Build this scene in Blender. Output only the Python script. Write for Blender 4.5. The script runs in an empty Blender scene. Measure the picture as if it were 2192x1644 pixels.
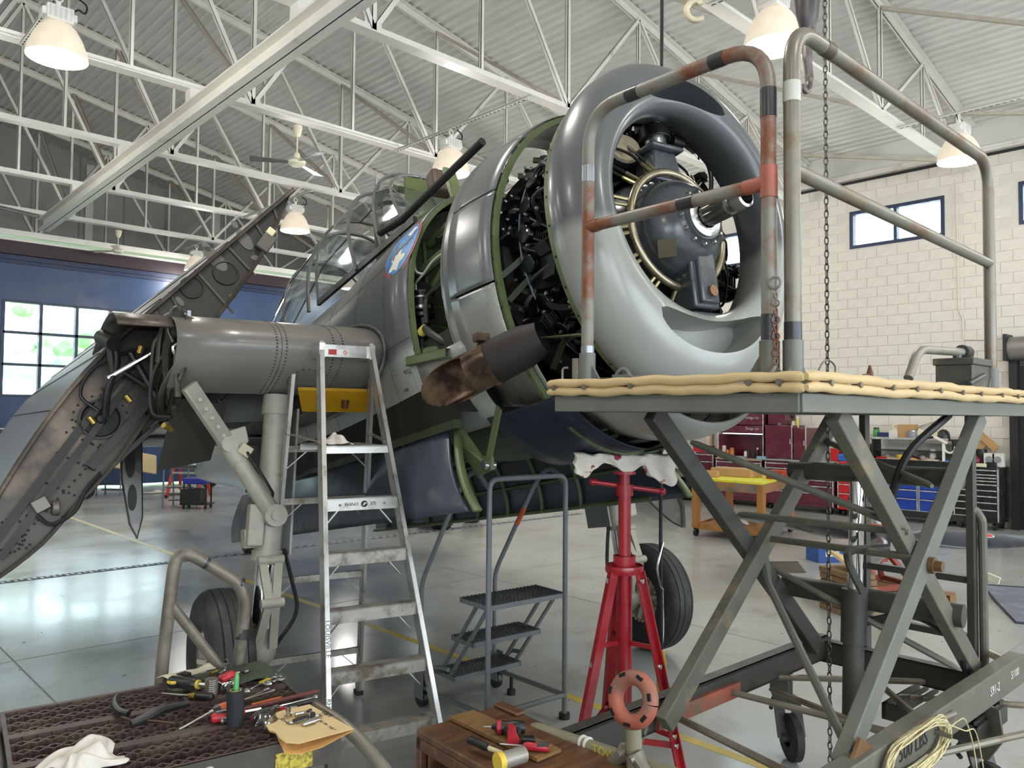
import bpy, bmesh, math, random
from math import sin, cos, pi, radians as R, sqrt, atan2
from mathutils import Vector as V, Matrix, Euler
random.seed(7)
SC = bpy.context.scene
COL = SC.collection
# ---------------------------------------------------------------- camera, world, light, exposure
FPX = 1697.0; YAW = R(43.46); PIT = R(2.23); ROL = R(-.49); EYE = V((0, 0, 1.95))
def _cam_axes():
    r0 = V((cos(YAW), -sin(YAW), 0)); f0 = V((sin(YAW), cos(YAW), 0)); d0 = V((0, 0, -1))
    d = d0*cos(PIT) + f0*sin(PIT); f = f0*cos(PIT) - d0*sin(PIT)
    r = r0*cos(ROL) + d*sin(ROL); d = d*cos(ROL) - r0*sin(ROL)
    return r, d, f
_r, _d, _f = _cam_axes()
cd = bpy.data.cameras.new('camera'); cam = bpy.data.objects.new('camera', cd); COL.objects.link(cam)
cd.sensor_width = 36; cd.lens = 36*FPX/2192; cd.clip_start = .05; cd.clip_end = 400
cam.matrix_world = Matrix(((_r.x, -_d.x, -_f.x, 0), (_r.y, -_d.y, -_f.y, 0), (_r.z, -_d.z, -_f.z, EYE.z), (0, 0, 0, 1)))
SC.camera = cam
W = bpy.data.worlds.new('sky'); SC.world = W; W.use_nodes = True
_b = W.node_tree.nodes['Background']; _b.inputs[0].default_value = (.80, .90, 1.0, 1); _b.inputs[1].default_value = 8.0
SC.view_settings.view_transform = 'Standard'; SC.view_settings.look = 'None'
SC.view_settings.exposure = -0.1; SC.view_settings.gamma = 1; SC.view_settings.use_curve_mapping = False
SC.cycles.max_bounces = 6; SC.cycles.diffuse_bounces = 4; SC.cycles.glossy_bounces = 3; SC.cycles.transmission_bounces = 4
SC.cycles.transparent_max_bounces = 8; SC.cycles.caustics_reflective = False; SC.cycles.caustics_refractive = False
SC.cycles.use_denoising = True; SC.cycles.sample_clamp_indirect = 6.0
LAMP_POWER = 135.0; LAMP_COL = (1.0, .96, .90)
# ---------------------------------------------------------------- helpers
def C2W(X, D, z=0.0):
    return V((X*cos(YAW)+D*sin(YAW), -X*sin(YAW)+D*cos(YAW), z))
def ray(px, py):
    return _r*((px-1096)/FPX) + _d*((py-822)/FPX) + _f
def onz(px, py, z=0.0):
    d = ray(px, py); return EYE + d*((z-EYE.z)/d.z)
def onx(px, py, x):
    d = ray(px, py); return EYE + d*(x/d.x)
def ony(px, py, y):
    d = ray(px, py); return EYE + d*(y/d.y)
def lin(c):
    return tuple((x/12.92 if x <= .04045 else ((x+.055)/1.055)**2.4) for x in c)
def hexc(h):
    return lin(tuple(int(h[i:i+2], 16)/255 for i in (0, 2, 4)))
MATS = {}
def mat(name, col, rough=.5, metal=0.0, var=.12, scale=6.0, col2=None, thr=.6, scale2=3.0, soft=.08, bump=0.0, bscale=40.0,
        emit=None, estr=0.0, alpha=None, trans=0.0, coat=0.0, rvar=.1, spec=.5, stretch=None):
    """procedural principled material: colour broken up by noise, optional second colour in worn patches"""
    if name in MATS: return MATS[name]
    m = bpy.data.materials.new(name); m.use_nodes = True; MATS[name] = m
    nt = m.node_tree; n = nt.nodes; l = nt.links; p = n['Principled BSDF']
    c = hexc(col) if isinstance(col, str) else col
    tc = n.new('ShaderNodeTexCoord'); src = tc.outputs['Object']
    if stretch:
        mp = n.new('ShaderNodeMapping'); mp.inputs['Scale'].default_value = stretch; l.new(src, mp.inputs[0]); src = mp.outputs[0]
    nz = n.new('ShaderNodeTexNoise'); nz.inputs['Scale'].default_value = scale; nz.inputs['Detail'].default_value = 5
    l.new(src, nz.inputs['Vector'])
    rp = n.new('ShaderNodeMapRange'); rp.inputs[1].default_value = .3; rp.inputs[2].default_value = .7
    rp.inputs[3].default_value = 1-var; rp.inputs[4].default_value = 1+var; l.new(nz.outputs[0], rp.inputs[0])
    mx = n.new('ShaderNodeMix'); mx.data_type = 'RGBA'; mx.blend_type = 'MULTIPLY'; mx.inputs[0].default_value = 1
    mx.inputs[6].default_value = (*c, 1); l.new(rp.outputs[0], mx.inputs[7]); out = mx.outputs[2]
    if col2:
        c2 = hexc(col2) if isinstance(col2, str) else col2
        n2 = n.new('ShaderNodeTexNoise'); n2.inputs['Scale'].default_value = scale2; n2.inputs['Detail'].default_value = 6
        n2.inputs['Roughness'].default_value = .65
        l.new(src, n2.inputs['Vector'])
        r2 = n.new('ShaderNodeMapRange'); r2.inputs[1].default_value = thr-soft; r2.inputs[2].default_value = thr+soft
        l.new(n2.outputs[0], r2.inputs[0])
        m2 = n.new('ShaderNodeMix'); m2.data_type = 'RGBA'; l.new(r2.outputs[0], m2.inputs[0]); l.new(out, m2.inputs[6])
        m2.inputs[7].default_value = (*c2, 1); out = m2.outputs[2]
    l.new(out, p.inputs['Base Color'])
    rr = n.new('ShaderNodeMapRange'); rr.inputs[1].default_value = .3; rr.inputs[2].default_value = .7
    rr.inputs[3].default_value = max(.02, rough-rvar); rr.inputs[4].default_value = min(1, rough+rvar)
    l.new(nz.outputs[0], rr.inputs[0]); l.new(rr.outputs[0], p.inputs['Roughness'])
    p.inputs['Metallic'].default_value = metal; p.inputs['Specular IOR Level'].default_value = spec
    p.inputs['Coat Weight'].default_value = coat; p.inputs['Coat Roughness'].default_value = .15
    if bump:
        nb = n.new('ShaderNodeTexNoise'); nb.inputs['Scale'].default_value = bscale; nb.inputs['Detail'].default_value = 4
        l.new(src, nb.inputs['Vector'])
        bp = n.new('ShaderNodeBump'); bp.inputs['Strength'].default_value = bump; bp.inputs['Distance'].default_value = .01
        l.new(nb.outputs[0], bp.inputs['Height']); l.new(bp.outputs[0], p.inputs['Normal'])
    if emit is not None:
        p.inputs['Emission Color'].default_value = (*(hexc(emit) if isinstance(emit, str) else emit), 1); p.inputs['Emission Strength'].default_value = estr
    if trans: p.inputs['Transmission Weight'].default_value = trans; p.inputs['IOR'].default_value = 1.45
    if alpha is not None: p.inputs['Alpha'].default_value = alpha
    return m
def glass(name, tint=(.95, .98, .98), a=.22, rough=.08):
    """thin pane: mostly see-through, part glossy"""
    if name in MATS: return MATS[name]
    m = bpy.data.materials.new(name); m.use_nodes = True; MATS[name] = m
    nt = m.node_tree; n = nt.nodes; l = nt.links; n.remove(n['Principled BSDF'])
    t = n.new('ShaderNodeBsdfTransparent'); t.inputs[0].default_value = (*tint, 1)
    g = n.new('ShaderNodeBsdfGlossy'); g.inputs['Roughness'].default_value = rough; g.inputs[0].default_value = (.9, .95, 1, 1)
    f = n.new('ShaderNodeLayerWeight'); f.inputs[0].default_value = .35
    mr = n.new('ShaderNodeMapRange'); mr.inputs[3].default_value = a*.4; mr.inputs[4].default_value = min(1, a*3); l.new(f.outputs['Fresnel'], mr.inputs[0])
    x = n.new('ShaderNodeMixShader'); l.new(mr.outputs[0], x.inputs[0]); l.new(t.outputs[0], x.inputs[1]); l.new(g.outputs[0], x.inputs[2])
    l.new(x.outputs[0], n['Material Output'].inputs[0]); return m
def rot2(d, up=V((0, 0, 1))):
    """matrix whose x axis runs along d"""
    x = V(d).normalized(); u = V(up)
    if abs(x.dot(u)) > .999: u = V((1, 0, 0)) if abs(x.x) < .9 else V((0, 1, 0))
    y = u.cross(x).normalized(); z = x.cross(y)
    return Matrix((x, y, z)).transposed()
def fillet(pts, rad, k=5):
    pts = [V(p) for p in pts]; o = [pts[0]]
    for i in range(1, len(pts)-1):
        a, b, c = pts[i-1], pts[i], pts[i+1]; u = (a-b); w = (c-b); r = min(rad, u.length*.48, w.length*.48)
        p0 = b+u.normalized()*r; p2 = b+w.normalized()*r
        for j in range(k+1):
            t = j/k; o.append(p0*(1-t)**2 + b*2*t*(1-t) + p2*t*t)
    o.append(pts[-1]); return o
def smooth_path(pts, k=6):
    pts = [V(p) for p in pts]; P = [pts[0]*2-pts[1]]+pts+[pts[-1]*2-pts[-2]]; o = []
    for i in range(1, len(P)-2):
        p0, p1, p2, p3 = P[i-1:i+3]
        for j in range(k):
            t = j/k; o.append(.5*((2*p1)+(-p0+p2)*t+(2*p0-5*p1+4*p2-p3)*t*t+(-p0+3*p1-3*p2+p3)*t**3))
    o.append(pts[-1]); return o
class MB:
    def __init__(s): s.v = []; s.f = []; s.mi = []; s.cur = 0
    def add(s, vs, fs):
        b = len(s.v); s.v += [tuple(x) for x in vs]; s.f += [tuple(b+i for i in f) for f in fs]; s.mi += [s.cur]*len(fs); return s
    def box(s, c, size, rot=None, taper=None):
        c = V(c); hx, hy, hz = (x/2 for x in size); vs = []
        for z in (-1, 1):
            k = taper if (taper and z > 0) else 1
            for x, y in ((-1, -1), (1, -1), (1, 1), (-1, 1)):
                p = V((x*hx*k, y*hy*k, z*hz)); vs.append(c+(rot @ p if rot is not None else p))
        return s.add(vs, [(3, 2, 1, 0), (4, 5, 6, 7), (0, 1, 5, 4), (1, 2, 6, 5), (2, 3, 7, 6), (3, 0, 4, 7)])
    def b2(s, lo, hi):
        lo, hi = V(lo), V(hi); return s.box((lo+hi)/2, hi-lo)
    def bar(s, p0, p1, w, h, up=(0, 0, 1)):
        p0, p1 = V(p0), V(p1); return s.box((p0+p1)/2, ((p1-p0).length, w, h), rot2(p1-p0, up))
    def chan(s, p0, p1, w, h, t=.008, up=(0, 0, 1)):
        """channel section: web plus two flanges"""
        p0, p1 = V(p0), V(p1); m = rot2(p1-p0, up); y = m.col[1]; z = m.col[2]
        s.bar(p0-y*(w/2-t/2), p1-y*(w/2-t/2), t, h, up); s.bar(p0+z*(h/2-t/2), p1+z*(h/2-t/2), w, t, up)
        return s.bar(p0-z*(h/2-t/2), p1-z*(h/2-t/2), w, t, up)
    def ibeam(s, p0, p1, w, h, t=.02):
        p0, p1 = V(p0), V(p1); z = V((0, 0, 1))*(h/2-t/2)
        s.bar(p0, p1, t*.7, h); s.bar(p0+z, p1+z, w, t); return s.bar(p0-z, p1-z, w, t)
    def tube(s, pts, r, n=10, cap=True, r2=None):
        pts = [V(p) for p in pts]; N = len(pts)
        t = [((pts[min(i+1, N-1)]-pts[max(i-1, 0)]).normalized()) for i in range(N)]
        u = t[0].orthogonal().normalized(); vs = []
        for i, p in enumerate(pts):
            u = (u-t[i]*u.dot(t[i])).normalized(); w = t[i].cross(u); rr = r[i] if isinstance(r, (list, tuple)) else (r if r2 is None else r+(r2-r)*i/(N-1))
            vs += [p+(u*cos(2*pi*k/n)+w*sin(2*pi*k/n))*rr for k in range(n)]
        fs = [(i*n+k, i*n+(k+1) % n, (i+1)*n+(k+1) % n, (i+1)*n+k) for i in range(N-1) for k in range(n)]
        if cap: fs += [tuple(range(n))[::-1], tuple((N-1)*n+k for k in range(n))]
        return s.add(vs, fs)
    def cyl(s, p0, p1, r, r2=None, n=16, cap=True): return s.tube([p0, p1], r, n, cap, r2)
    def lathe(s, prof, o=(0, 0, 0), ax=(0, 0, 1), n=24, close=False, a0=0.0, a1=2*pi):
        """prof: (radius, height) pairs about axis ax through o"""
        o = V(o); m = rot2(ax); x = m.col[0]; y = m.col[1]; z = m.col[2]; full = abs(a1-a0-2*pi) < 1e-6; K = n if full else n+1; vs = []
        for r, h in prof:
            for k in range(K):
                a = a0+(a1-a0)*k/n; vs.append(o+x*h+(y*cos(a)+z*sin(a))*r)
        fs = []
        for i in range(len(prof)-1):
            for k in range(n): k2 = (k+1) % K; fs.append((i*K+k, i*K+k2, (i+1)*K+k2, (i+1)*K+k))
        if close and full: fs += [tuple(range(K))[::-1], tuple((len(prof)-1)*K+k for k in range(K))]
        return s.add(vs, fs)
    def ball(s, c, r, n=12, m=8, sc=(1, 1, 1), rot=None):
        c = V(c); vs = []; fs = []
        for i in range(m+1):
            a = pi*i/m
            for k in range(n):
                p = V((sin(a)*cos(2*pi*k/n)*sc[0], sin(a)*sin(2*pi*k/n)*sc[1], cos(a)*sc[2]))*r
                vs.append(c+(rot @ p if rot is not None else p))
        for i in range(m):
            for k in range(n): fs.append((i*n+k, (i+1)*n+k, (i+1)*n+(k+1) % n, i*n+(k+1) % n))
        return s.add(vs, fs)
    def torus(s, c, ax, Rr, r, n=28, m=10, a0=0, a1=2*pi):
        mt = rot2(ax); c = V(c); full = abs(a1-a0-2*pi) < 1e-6
        pts = [c+(mt.col[1]*cos(a0+(a1-a0)*k/n)+mt.col[2]*sin(a0+(a1-a0)*k/n))*Rr for k in range(n+1)]
        return s.tube(pts, r, m, cap=not full)
    def prism(s, poly, n, d):
        """planar polygon (3-D points) given thickness d along n"""
        n = V(n).normalized()*d; N = len(poly); a = [V(p) for p in poly]
        return s.add(a+[p+n for p in a], [tuple(range(N))[::-1], tuple(range(N, 2*N))]+[(i, (i+1) % N, N+(i+1) % N, N+i) for i in range(N)])
    def loft(s, secs, close=True, cap=False):
        n = len(secs[0]); vs = [p for q in secs for p in q]; K = n if close else n-1
        fs = [(i*n+k, i*n+(k+1) % n, (i+1)*n+(k+1) % n, (i+1)*n+k) for i in range(len(secs)-1) for k in range(K)]
        if cap: fs += [tuple(range(n))[::-1], tuple((len(secs)-1)*n+k for k in range(n))]
        return s.add(vs, fs)
    def dots(s, pts, r, h=None, n=6):
        """rivet heads: (point, normal) pairs"""
        h = h or r*.5
        for p, nn in pts:
            m = rot2(nn); p = V(p); b = [p+(m.col[1]*cos(2*pi*k/n)+m.col[2]*sin(2*pi*k/n))*r for k in range(n)]
            t = [p+(m.col[1]*cos(2*pi*k/n)+m.col[2]*sin(2*pi*k/n))*r*.55+m.col[0]*h for k in range(n)]
            s.add(b+t, [(k, (k+1) % n, n+(k+1) % n, n+k) for k in range(n)]+[tuple(range(n, 2*n))])
        return s
    def mesh(s, name, mats, smooth=True, angle=.6, solid=0.0):
        me = bpy.data.meshes.new(name); me.from_pydata([tuple(x) for x in s.v], [], s.f)
        for m in (mats if isinstance(mats, (list, tuple)) else [mats]): me.materials.append(m)
        if max(s.mi or [0]) > 0: me.polygons.foreach_set('material_index', s.mi)
        if solid or smooth is not None:
            bm = bmesh.new(); bm.from_mesh(me)
            bmesh.ops.remove_doubles(bm, verts=bm.verts, dist=1e-5) if solid else None
            bmesh.ops.recalc_face_normals(bm, faces=bm.faces); bm.to_mesh(me); bm.free()
        if smooth:
            me.polygons.foreach_set('use_smooth', [True]*len(me.polygons)); me.set_sharp_from_angle(angle=angle)
        me.update(); return me
    def build(s, name, mats, parent=None, smooth=True, angle=.6, solid=0.0, bevel=0.0, sub=0, M=None, seg=2):
        o = bpy.data.objects.new(name, s.mesh(name, mats, smooth, angle)); COL.objects.link(o)
        if parent is not None: o.parent = parent
        if M is not None: o.matrix_local = M
        if solid: q = o.modifiers.new('solid', 'SOLIDIFY'); q.thickness = solid; q.offset = 0
        if bevel: q = o.modifiers.new('bevel', 'BEVEL'); q.width = bevel; q.segments = seg; q.limit_method = 'ANGLE'; q.angle_limit = .7
        if sub: q = o.modifiers.new('sub', 'SUBSURF'); q.levels = sub; q.render_levels = sub
        return o
def thing(name, label, cat, loc=(0, 0, 0), yaw=0.0, group=None, M=None):
    o = bpy.data.objects.new(name, None); COL.objects.link(o); o.empty_display_size = .1
    if M is not None: o.matrix_world = M
    else: o.location = loc; o.rotation_euler = (0, 0, yaw)
    return tag(o, label, cat, group)
def tag(o, label, cat=None, group=None):
    o['label'] = label
    if cat: o['category'] = cat
    if group: o['group'] = group
    return o
def struct(o): o['kind'] = 'structure'; return o
def stuff(o): o['kind'] = 'stuff'; return o
def linkcopy(src, parent=None, M=None, name=None):
    o = src.copy(); COL.objects.link(o)
    if parent is not None: o.parent = parent
    if M is not None: o.matrix_local = M
    return o
def dup(root, M=None, label=None, loc=None, yaw=None):
    r = root.copy(); COL.objects.link(r)
    if M is not None: r.matrix_world = M
    if loc is not None: r.location = loc
    if yaw is not None: r.rotation_euler = (0, 0, yaw)
    if label: r['label'] = label
    for ch in list(root.children):
        c = ch.copy(); COL.objects.link(c); c.parent = r
        for g in list(ch.children):
            d = g.copy(); COL.objects.link(d); d.parent = c
    return r
_glyph_cache = {}
def text(body, size, mt, parent, M, name='lettering', depth=.0006, align='CENTER', bold=0.0):
    """flat lettering turned into a mesh"""
    cu = bpy.data.curves.new(name, 'FONT'); cu.body = body; cu.size = size; cu.extrude = depth; cu.align_x = align; cu.align_y = 'CENTER'; cu.offset = bold
    cu.resolution_u = 2
    t = bpy.data.objects.new(name, cu); COL.objects.link(t)
    dg = bpy.context.evaluated_depsgraph_get(); me = bpy.data.meshes.new_from_object(t.evaluated_get(dg)); bpy.data.objects.remove(t)
    me.materials.clear(); me.materials.append(mt)
    o = bpy.data.objects.new(name, me); COL.objects.link(o)
    if parent is not None: o.parent = parent
    o.matrix_local = M; return o
def frameM(o, x, y):
    """matrix with origin o, x axis x, y axis close to y"""
    x = V(x).normalized(); z = x.cross(V(y)).normalized(); y = z.cross(x)
    m = Matrix((x, y, z)).transposed().to_4x4(); m.translation = V(o); return m
def bake_mods(o):
    dg = bpy.context.evaluated_depsgraph_get(); me = bpy.data.meshes.new_from_object(o.evaluated_get(dg)); o.modifiers.clear(); o.data = me; return o
# ================================================================ the hangar
M_white = mat('white_steel', 'dedcd4', .45, var=.05, scale=3, col2='b5ad98', thr=.68, scale2=2)
M_deck = mat('roof_deck', 'd4d3ce', .5, var=.04, scale=2)
M_floor = mat('floor_paint', 'a9aba6', .2, var=.07, scale=.7, col2='94928b', thr=.63, scale2=1.6, soft=.1, rvar=.07, bump=.02, bscale=3)
M_cmu = mat('painted_block', 'd6d1c6', .6, var=.04, scale=8, bump=.25, bscale=60)
M_joint = mat('block_joint', 'cfcac0', .7, var=.04)
M_gable = mat('gable_panel', 'a3a39f', .5, var=.06, scale=2)
M_blue = mat('blue_door_skin', '233f66', .38, var=.08, scale=1.5)
M_bluedk = mat('blue_track', '16284a', .45)
M_purple = mat('maroon_beam', '2a1a22', .5)
M_frame = mat('window_frame', '2a3550', .45)
M_pane = glass('window_pane', (.93, .99, .97), .12, .03)
M_black = mat('black_steel', '17181a', .45, var=.2)
M_yel = mat('floor_line_paint', 'cdb44e', .4, var=.15, scale=9, col2='a9aba6', thr=.66, scale2=14)
M_dark = mat('dark_gap', '1d1e1f', .7)
Z_BC = 6.5
def deckz(x): return 7.4+.2*(16.4-x)
XW, YD = 16.3, 22.1; YG = 25.3
# floor
fl = MB(); n = 24
for i in range(2): pass
fl.b2((-14, -8, -.2), (22, 30, 0)); struct(fl.build('floor', M_floor, smooth=False))
j = MB()
for x in (1.5, 6.4, 11.3): j.b2((x-.006, -8, 0), (x+.006, 22, .0012))
for y in (2.0, 7.2, 12.6, 17.9): j.b2((-14, y-.006, 0), (16.2, y+.006, .0012))
struct(j.build('floor_joint', mat('joint_filler', '8a8b88', .5), smooth=False))
yl = MB(); a = onz(155, 1109); b = onz(1480, 1585); d = (b-a).normalized()
yl.bar(a-d*2+V((0, 0, .0008)), b+d*1.5+V((0, 0, .0008)), .075, .0014); struct(yl.build('floor_line', M_yel, smooth=False))
# slot drain
a = onz(0, 1247); b = onz(1231, 1101); yy = (a.y+b.y)/2; dr = thing('drain_grate', 'long narrow slotted drain grate set in the grey floor', 'drain', (0, yy, 0))
q = MB(); q.b2((-4, -.075, 0), (11.9, .075, .002)); q.build('channel', mat('drain_bed', '3c3d46', .6), dr, smooth=False)
q = MB()
for i in range(240):
    x = -3.9+i*.066
    q.b2((x, -.07+.05*(i % 2), .002), (x+.036, .02+.05*(i % 2), .006))
stuff(q.build('slot_bar', mat('drain_steel', 'a8abb2', .4, metal=.3), dr, smooth=False))
# roof deck: trapezoid ribs running along y
q = MB(); prof = []; x = -9.0; p = .168
while x < 16.32:
    z = deckz(x); prof += [(x, z+.04), (x+.085, deckz(x+.085)+.04), (x+.1, deckz(x+.1)), (x+.137, deckz(x+.137))]; x += p
vs = [(a, -8, z) for a, z in prof]+[(a, 25.5, z) for a, z in prof]; N = len(prof)
q.add(vs, [(i, i+1, N+i+1, N+i) for i in range(N-1)]); struct(q.build('ceiling', M_deck, smooth=False))
q = MB(); x = 16.32-.0
q.b2((-14, -8.2, 12.4), (-8.6, 25.5, 12.5)); struct(q.build('ceiling_ridge', M_deck, smooth=False))
# right wall, laid block by block
wins = [(5.23+3.05*k, 7.05+3.05*k) for k in range(-4, 6)]
WZ0, WZ1 = 5.44, 6.22
w = MB(); XI = XW+.012
yy = [-8.0]
for a, b in wins: yy += [a, b]
yy += [25.4]
SH0, SH1, SHZ = .35, 4.02, 2.95      # roll-up opening
def wallbox(y0, y1, z0, z1):
    if y1 > y0 and z1 > z0: w.b2((XI, y0, z0), (XI+.3, y1, z1))
wallbox(-8, SH0, 0, SHZ); wallbox(SH1, 25.4, 0, SHZ); wallbox(-8, 25.4, SHZ, WZ0); wallbox(-8, 25.4, WZ1, 7.7)
for i in range(0, len(yy), 2): wallbox(yy[i], yy[i+1], WZ0, WZ1)
wall = struct(w.build('wall_right', M_joint, smooth=False))
bm_ = MB(); bm_.b2((-.012, -.195, -.095), (.0, .195, .095)); blk = bm_.mesh('block', M_cmu, smooth=False); hb = MB(); hb.b2((-.012, -.095, -.095), (0, .095, .095)); hblk = hb.mesh('block', M_cmu, smooth=False)
cells = []
for c in range(35):
    z = .1+.2*c; y = 2.3+(.2 if c % 2 else 0)
    while y < 13.5:
        y0, y1 = y-.195, y+.195
        ok = not (y0 < SH1+.02 and z < SHZ+.1)
        half = None
        if z+.09 > WZ0 and z-.09 < WZ1:
            for a, b in wins:
                if y1 > a and y0 < b: ok = False
        if ok: cells.append((y, z))
        y += .4
cells.sort(key=lambda t: -1/(16.3**2+t[0]**2+(t[1]-2)**2) if (t[1] > .9 and 3.3 < t[0] < 9.4) else t[0])
rest = MB()
for i, (y, z) in enumerate(cells):
    jx = random.uniform(-.001, .002)
    if i < 298:
        o = bpy.data.objects.new('block', blk); COL.objects.link(o); o.parent = wall; o.location = (XI+jx, y, z)
    else: rest.b2((XI-.012+jx, y-.195, z-.095), (XI, y+.195, z+.095))
stuff(rest.build('block', M_cmu, wall, smooth=False))
# clerestory windows
for k, (a, b) in enumerate(wins):
    if k < 3: continue
    f = MB(); t = .07
    f.b2((XI-.01, a, WZ0), (XI+.12, b, WZ0+t)); f.b2((XI-.01, a, WZ1-t), (XI+.12, b, WZ1)); f.b2((XI-.01, a, WZ0+t), (XI+.12, a+t, WZ1-t))
    f.b2((XI-.01, b-t, WZ0+t), (XI+.12, b, WZ1-t)); m_ = (a+b)/2; f.b2((XI-.01, m_-.03, WZ0+t), (XI+.12, m_+.03, WZ1-t))
    wo = struct(f.build('window_%d' % (k-2), M_frame, smooth=False))
    for y0, y1 in ((a+t, m_-.03), (m_+.03, b-t)):
        g = MB(); g.b2((XI+.05, y0, WZ0+t), (XI+.056, y1, WZ1-t)); g.build('pane', M_pane, wo, smooth=False)
# steel along the top of the block wall
q = MB(); q.b2((XI-.09, -8, 6.86), (XI-.01, 22.1, 6.98)); q.b2((XI-.16, -8, 6.86), (XI-.09, 22.1, 6.885)); struct(q.build('trim_1', M_white, smooth=False))
q = MB(); q.b2((XI-.05, -8, 6.80), (XI-.008, 22.1, 6.845)); struct(q.build('trim_2', M_dark, smooth=False))
q = MB(); q.b2((XI-.02, -8, 6.99), (XI+.02, 22.1, 7.6)); struct(q.build('trim_3', M_deck, smooth=False))
# surface conduit
def wy(px, py): p = onx(px, py, XI-.03); return p
cdt = [wy(2046, 385), wy(2050, 560), wy(2052, 665), wy(2061, 680), wy(2062, 727), wy(2108, 727)]
q = MB(); q.tube(fillet(cdt, .05), .012, 6); tag(q.build('conduit', M_cmu), 'thin white conduit running down the block wall below a high window', 'conduit')
# far gable and the blue hangar door
q = MB()
q.b2((-14, YG, 6.2), (16.6, YG+.2, 12.8)); q.b2((-14, YD+.12, 6.16), (16.6, YG+.2, 6.24)); gb = struct(q.build('wall_far', M_gable, smooth=False))
q = MB()
for i in range(16):
    x = -3.2+i*1.22; q.b2((x-.02, YG-.02, 6.3), (x+.02, YG, deckz(x)-.02))
q.build('panel_seam', mat('seam', '8f8f8b', .6), gb, smooth=False)
for x in (3.1, 6.8, 10.6, 14.4):
    c = MB(); c.b2((x-.1, YG-.1, 6.25), (x+.1, YG-.01, deckz(x)-.15)); c.build('gable_post', M_white, gb, smooth=False)
q = MB(); q.b2((-14, YD-.12, 6.16), (16.3, YD+.1, 6.3)); q.b2((-14, YD-.16, 6.03), (16.3, YD+.1, 6.08)); struct(q.build('trim_4', M_white, smooth=False))
q = MB(); q.b2((-14, YD-.1, 5.72), (16.3, YD+.1, 6.03)); struct(q.build('trim_5', M_purple, smooth=False))
q = MB(); q.b2((-14, YD-.02, 5.6), (16.3, YD+.1, 5.66)); q.b2((-14, YD-.05, 5.5), (16.3, YD+.1, 5.55)); q.b2((-14, YD+.04, 5.46), (16.3, YD+.1, 5.72)); struct(q.build('trim_6', M_bluedk, smooth=False))
dw = [(4.15, 8.15)]
door = MB(); y0, y1 = YD, YD+.15; WB, WT = 2.29, 4.62
wx = [(-6.3, -2.3), (4.15, 8.15), (-12, -9)]
wx.sort(); xs = [-14]
for a, b in wx: xs += [a, b]
xs += [16.3]
door.b2((-14, y0, .05), (16.3, y1, WB)); door.b2((-14, y0, WT), (16.3, y1, 5.5))
for i in range(0, len(xs), 2): door.b2((xs[i], y0, WB), (xs[i+1], y1, WT))
d1 = struct(door.build('door_1', M_blue, smooth=False))
for x in (-5.2, .9, 9.1, 12.0, 15):
    q = MB(); q.b2((x-.012, y0-.006, .06), (x+.012, y0, 5.46)); q.build('panel_joint', M_bluedk, d1, smooth=False)
for a, b in wx:
    f = MB()
    f.b2((a, y0-.03, WB), (b, y1, WB+.05)); f.b2((a, y0-.03, WT-.05), (b, y1, WT)); nx = round((b-a)/.8)
    for i in range(nx+1): x = a+(b-a)*i/nx; f.b2((x-.035, y0-.02, WB), (x+.035, y1, WT))
    for k in (1, 2): z = WB+(WT-WB)*k/3; f.b2((a, y0-.02, z-.03), (b, y1, z+.03))
    fo = f.build('window_frame', M_frame, d1, smooth=False)
    for i in range(nx):
        for k in range(3):
            g = MB(); x = a+(b-a)*i/nx; z = WB+(WT-WB)*k/3; g.b2((x+.03, y0+.05, z+.02), (x+(b-a)/nx-.03, y0+.056, z+(WT-WB)/3-.02)); g.build('pane', M_pane, fo, smooth=False)
# the walls behind the camera: a glazed door at the near end
q = MB(); q.b2((-14, -8.3, 0), (16.6, -8, 1.0)); q.b2((-14, -8.3, 5.2), (16.6, -8, 12.8))
for x in (-14, -7, -.2, 6.8, 13.6): q.b2((x, -8.3, 1.0), (x+.7, -8, 5.2))
q.b2((14, -8.3, 1.0), (16.6, -8, 5.2)); struct(q.build('wall_near', M_cmu, smooth=False))
q = MB(); q.b2((-14.3, -8, 0), (-14, 25.4, 12.8)); struct(q.build('wall_left', M_cmu, smooth=False))
# roll-up door at the right edge
dr = MB(); dr.b2((XI-.2, SH1, 0), (XI-.0, SH1+.13, 3.05)); dr.b2((XI-.06, SH1-.1, 0), (XI, SH1, 2.9)); d2 = struct(dr.build('door_2', M_black, smooth=False))
q = MB(); q.b2((XI-.01, SH0, 1.98), (XI+.05, SH1, 2.03)); q.build('bottom_bar', mat('shutter_grey', '7a7b7d', .45), d2, smooth=False)
for i in range(14):
    z = 2.03+i*.07; s_ = MB(); s_.tube([(XI+.02, SH0, z+.035), (XI+.02, SH1, z+.035)], .034, 8); s_.build('slat', MATS['shutter_grey'], d2)
q = MB(); q.tube([(XI-.2, SH0-.1, 3.2), (XI-.2, SH1+.12, 3.2)], .21, 20); q.build('roll_housing', mat('roll_housing', '807c76', .4, metal=.3), d2)
q = MB(); q.b2((XI-.42, SH1+.1, 2.98), (XI, SH1+.16, 3.45)); q.build('end_bracket', M_black, d2, smooth=False)
q = MB(); q.b2((XI+.01, SH1-.42, 0), (XI+.29, SH1-.05, 1.98)); q.build('inner_jamb', mat('old_cream_paint', 'c3baa4', .6, var=.1, scale=5, col2='8a8070', thr=.64), d2, smooth=False)
q = MB(); q.b2((XI+2.4, -2, 0), (XI+2.5, 6, 4)); q.b2((XI+.3, -2, 3.6), (XI+2.5, 6, 3.7)); q.b2((XI+.3, 5.9, 0), (XI+2.5, 6, 4)); q.b2((XI+.3, -2, 0), (XI+2.5, -1.9, 4)); struct(q.build('wall_store', M_gable, smooth=False))
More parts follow.
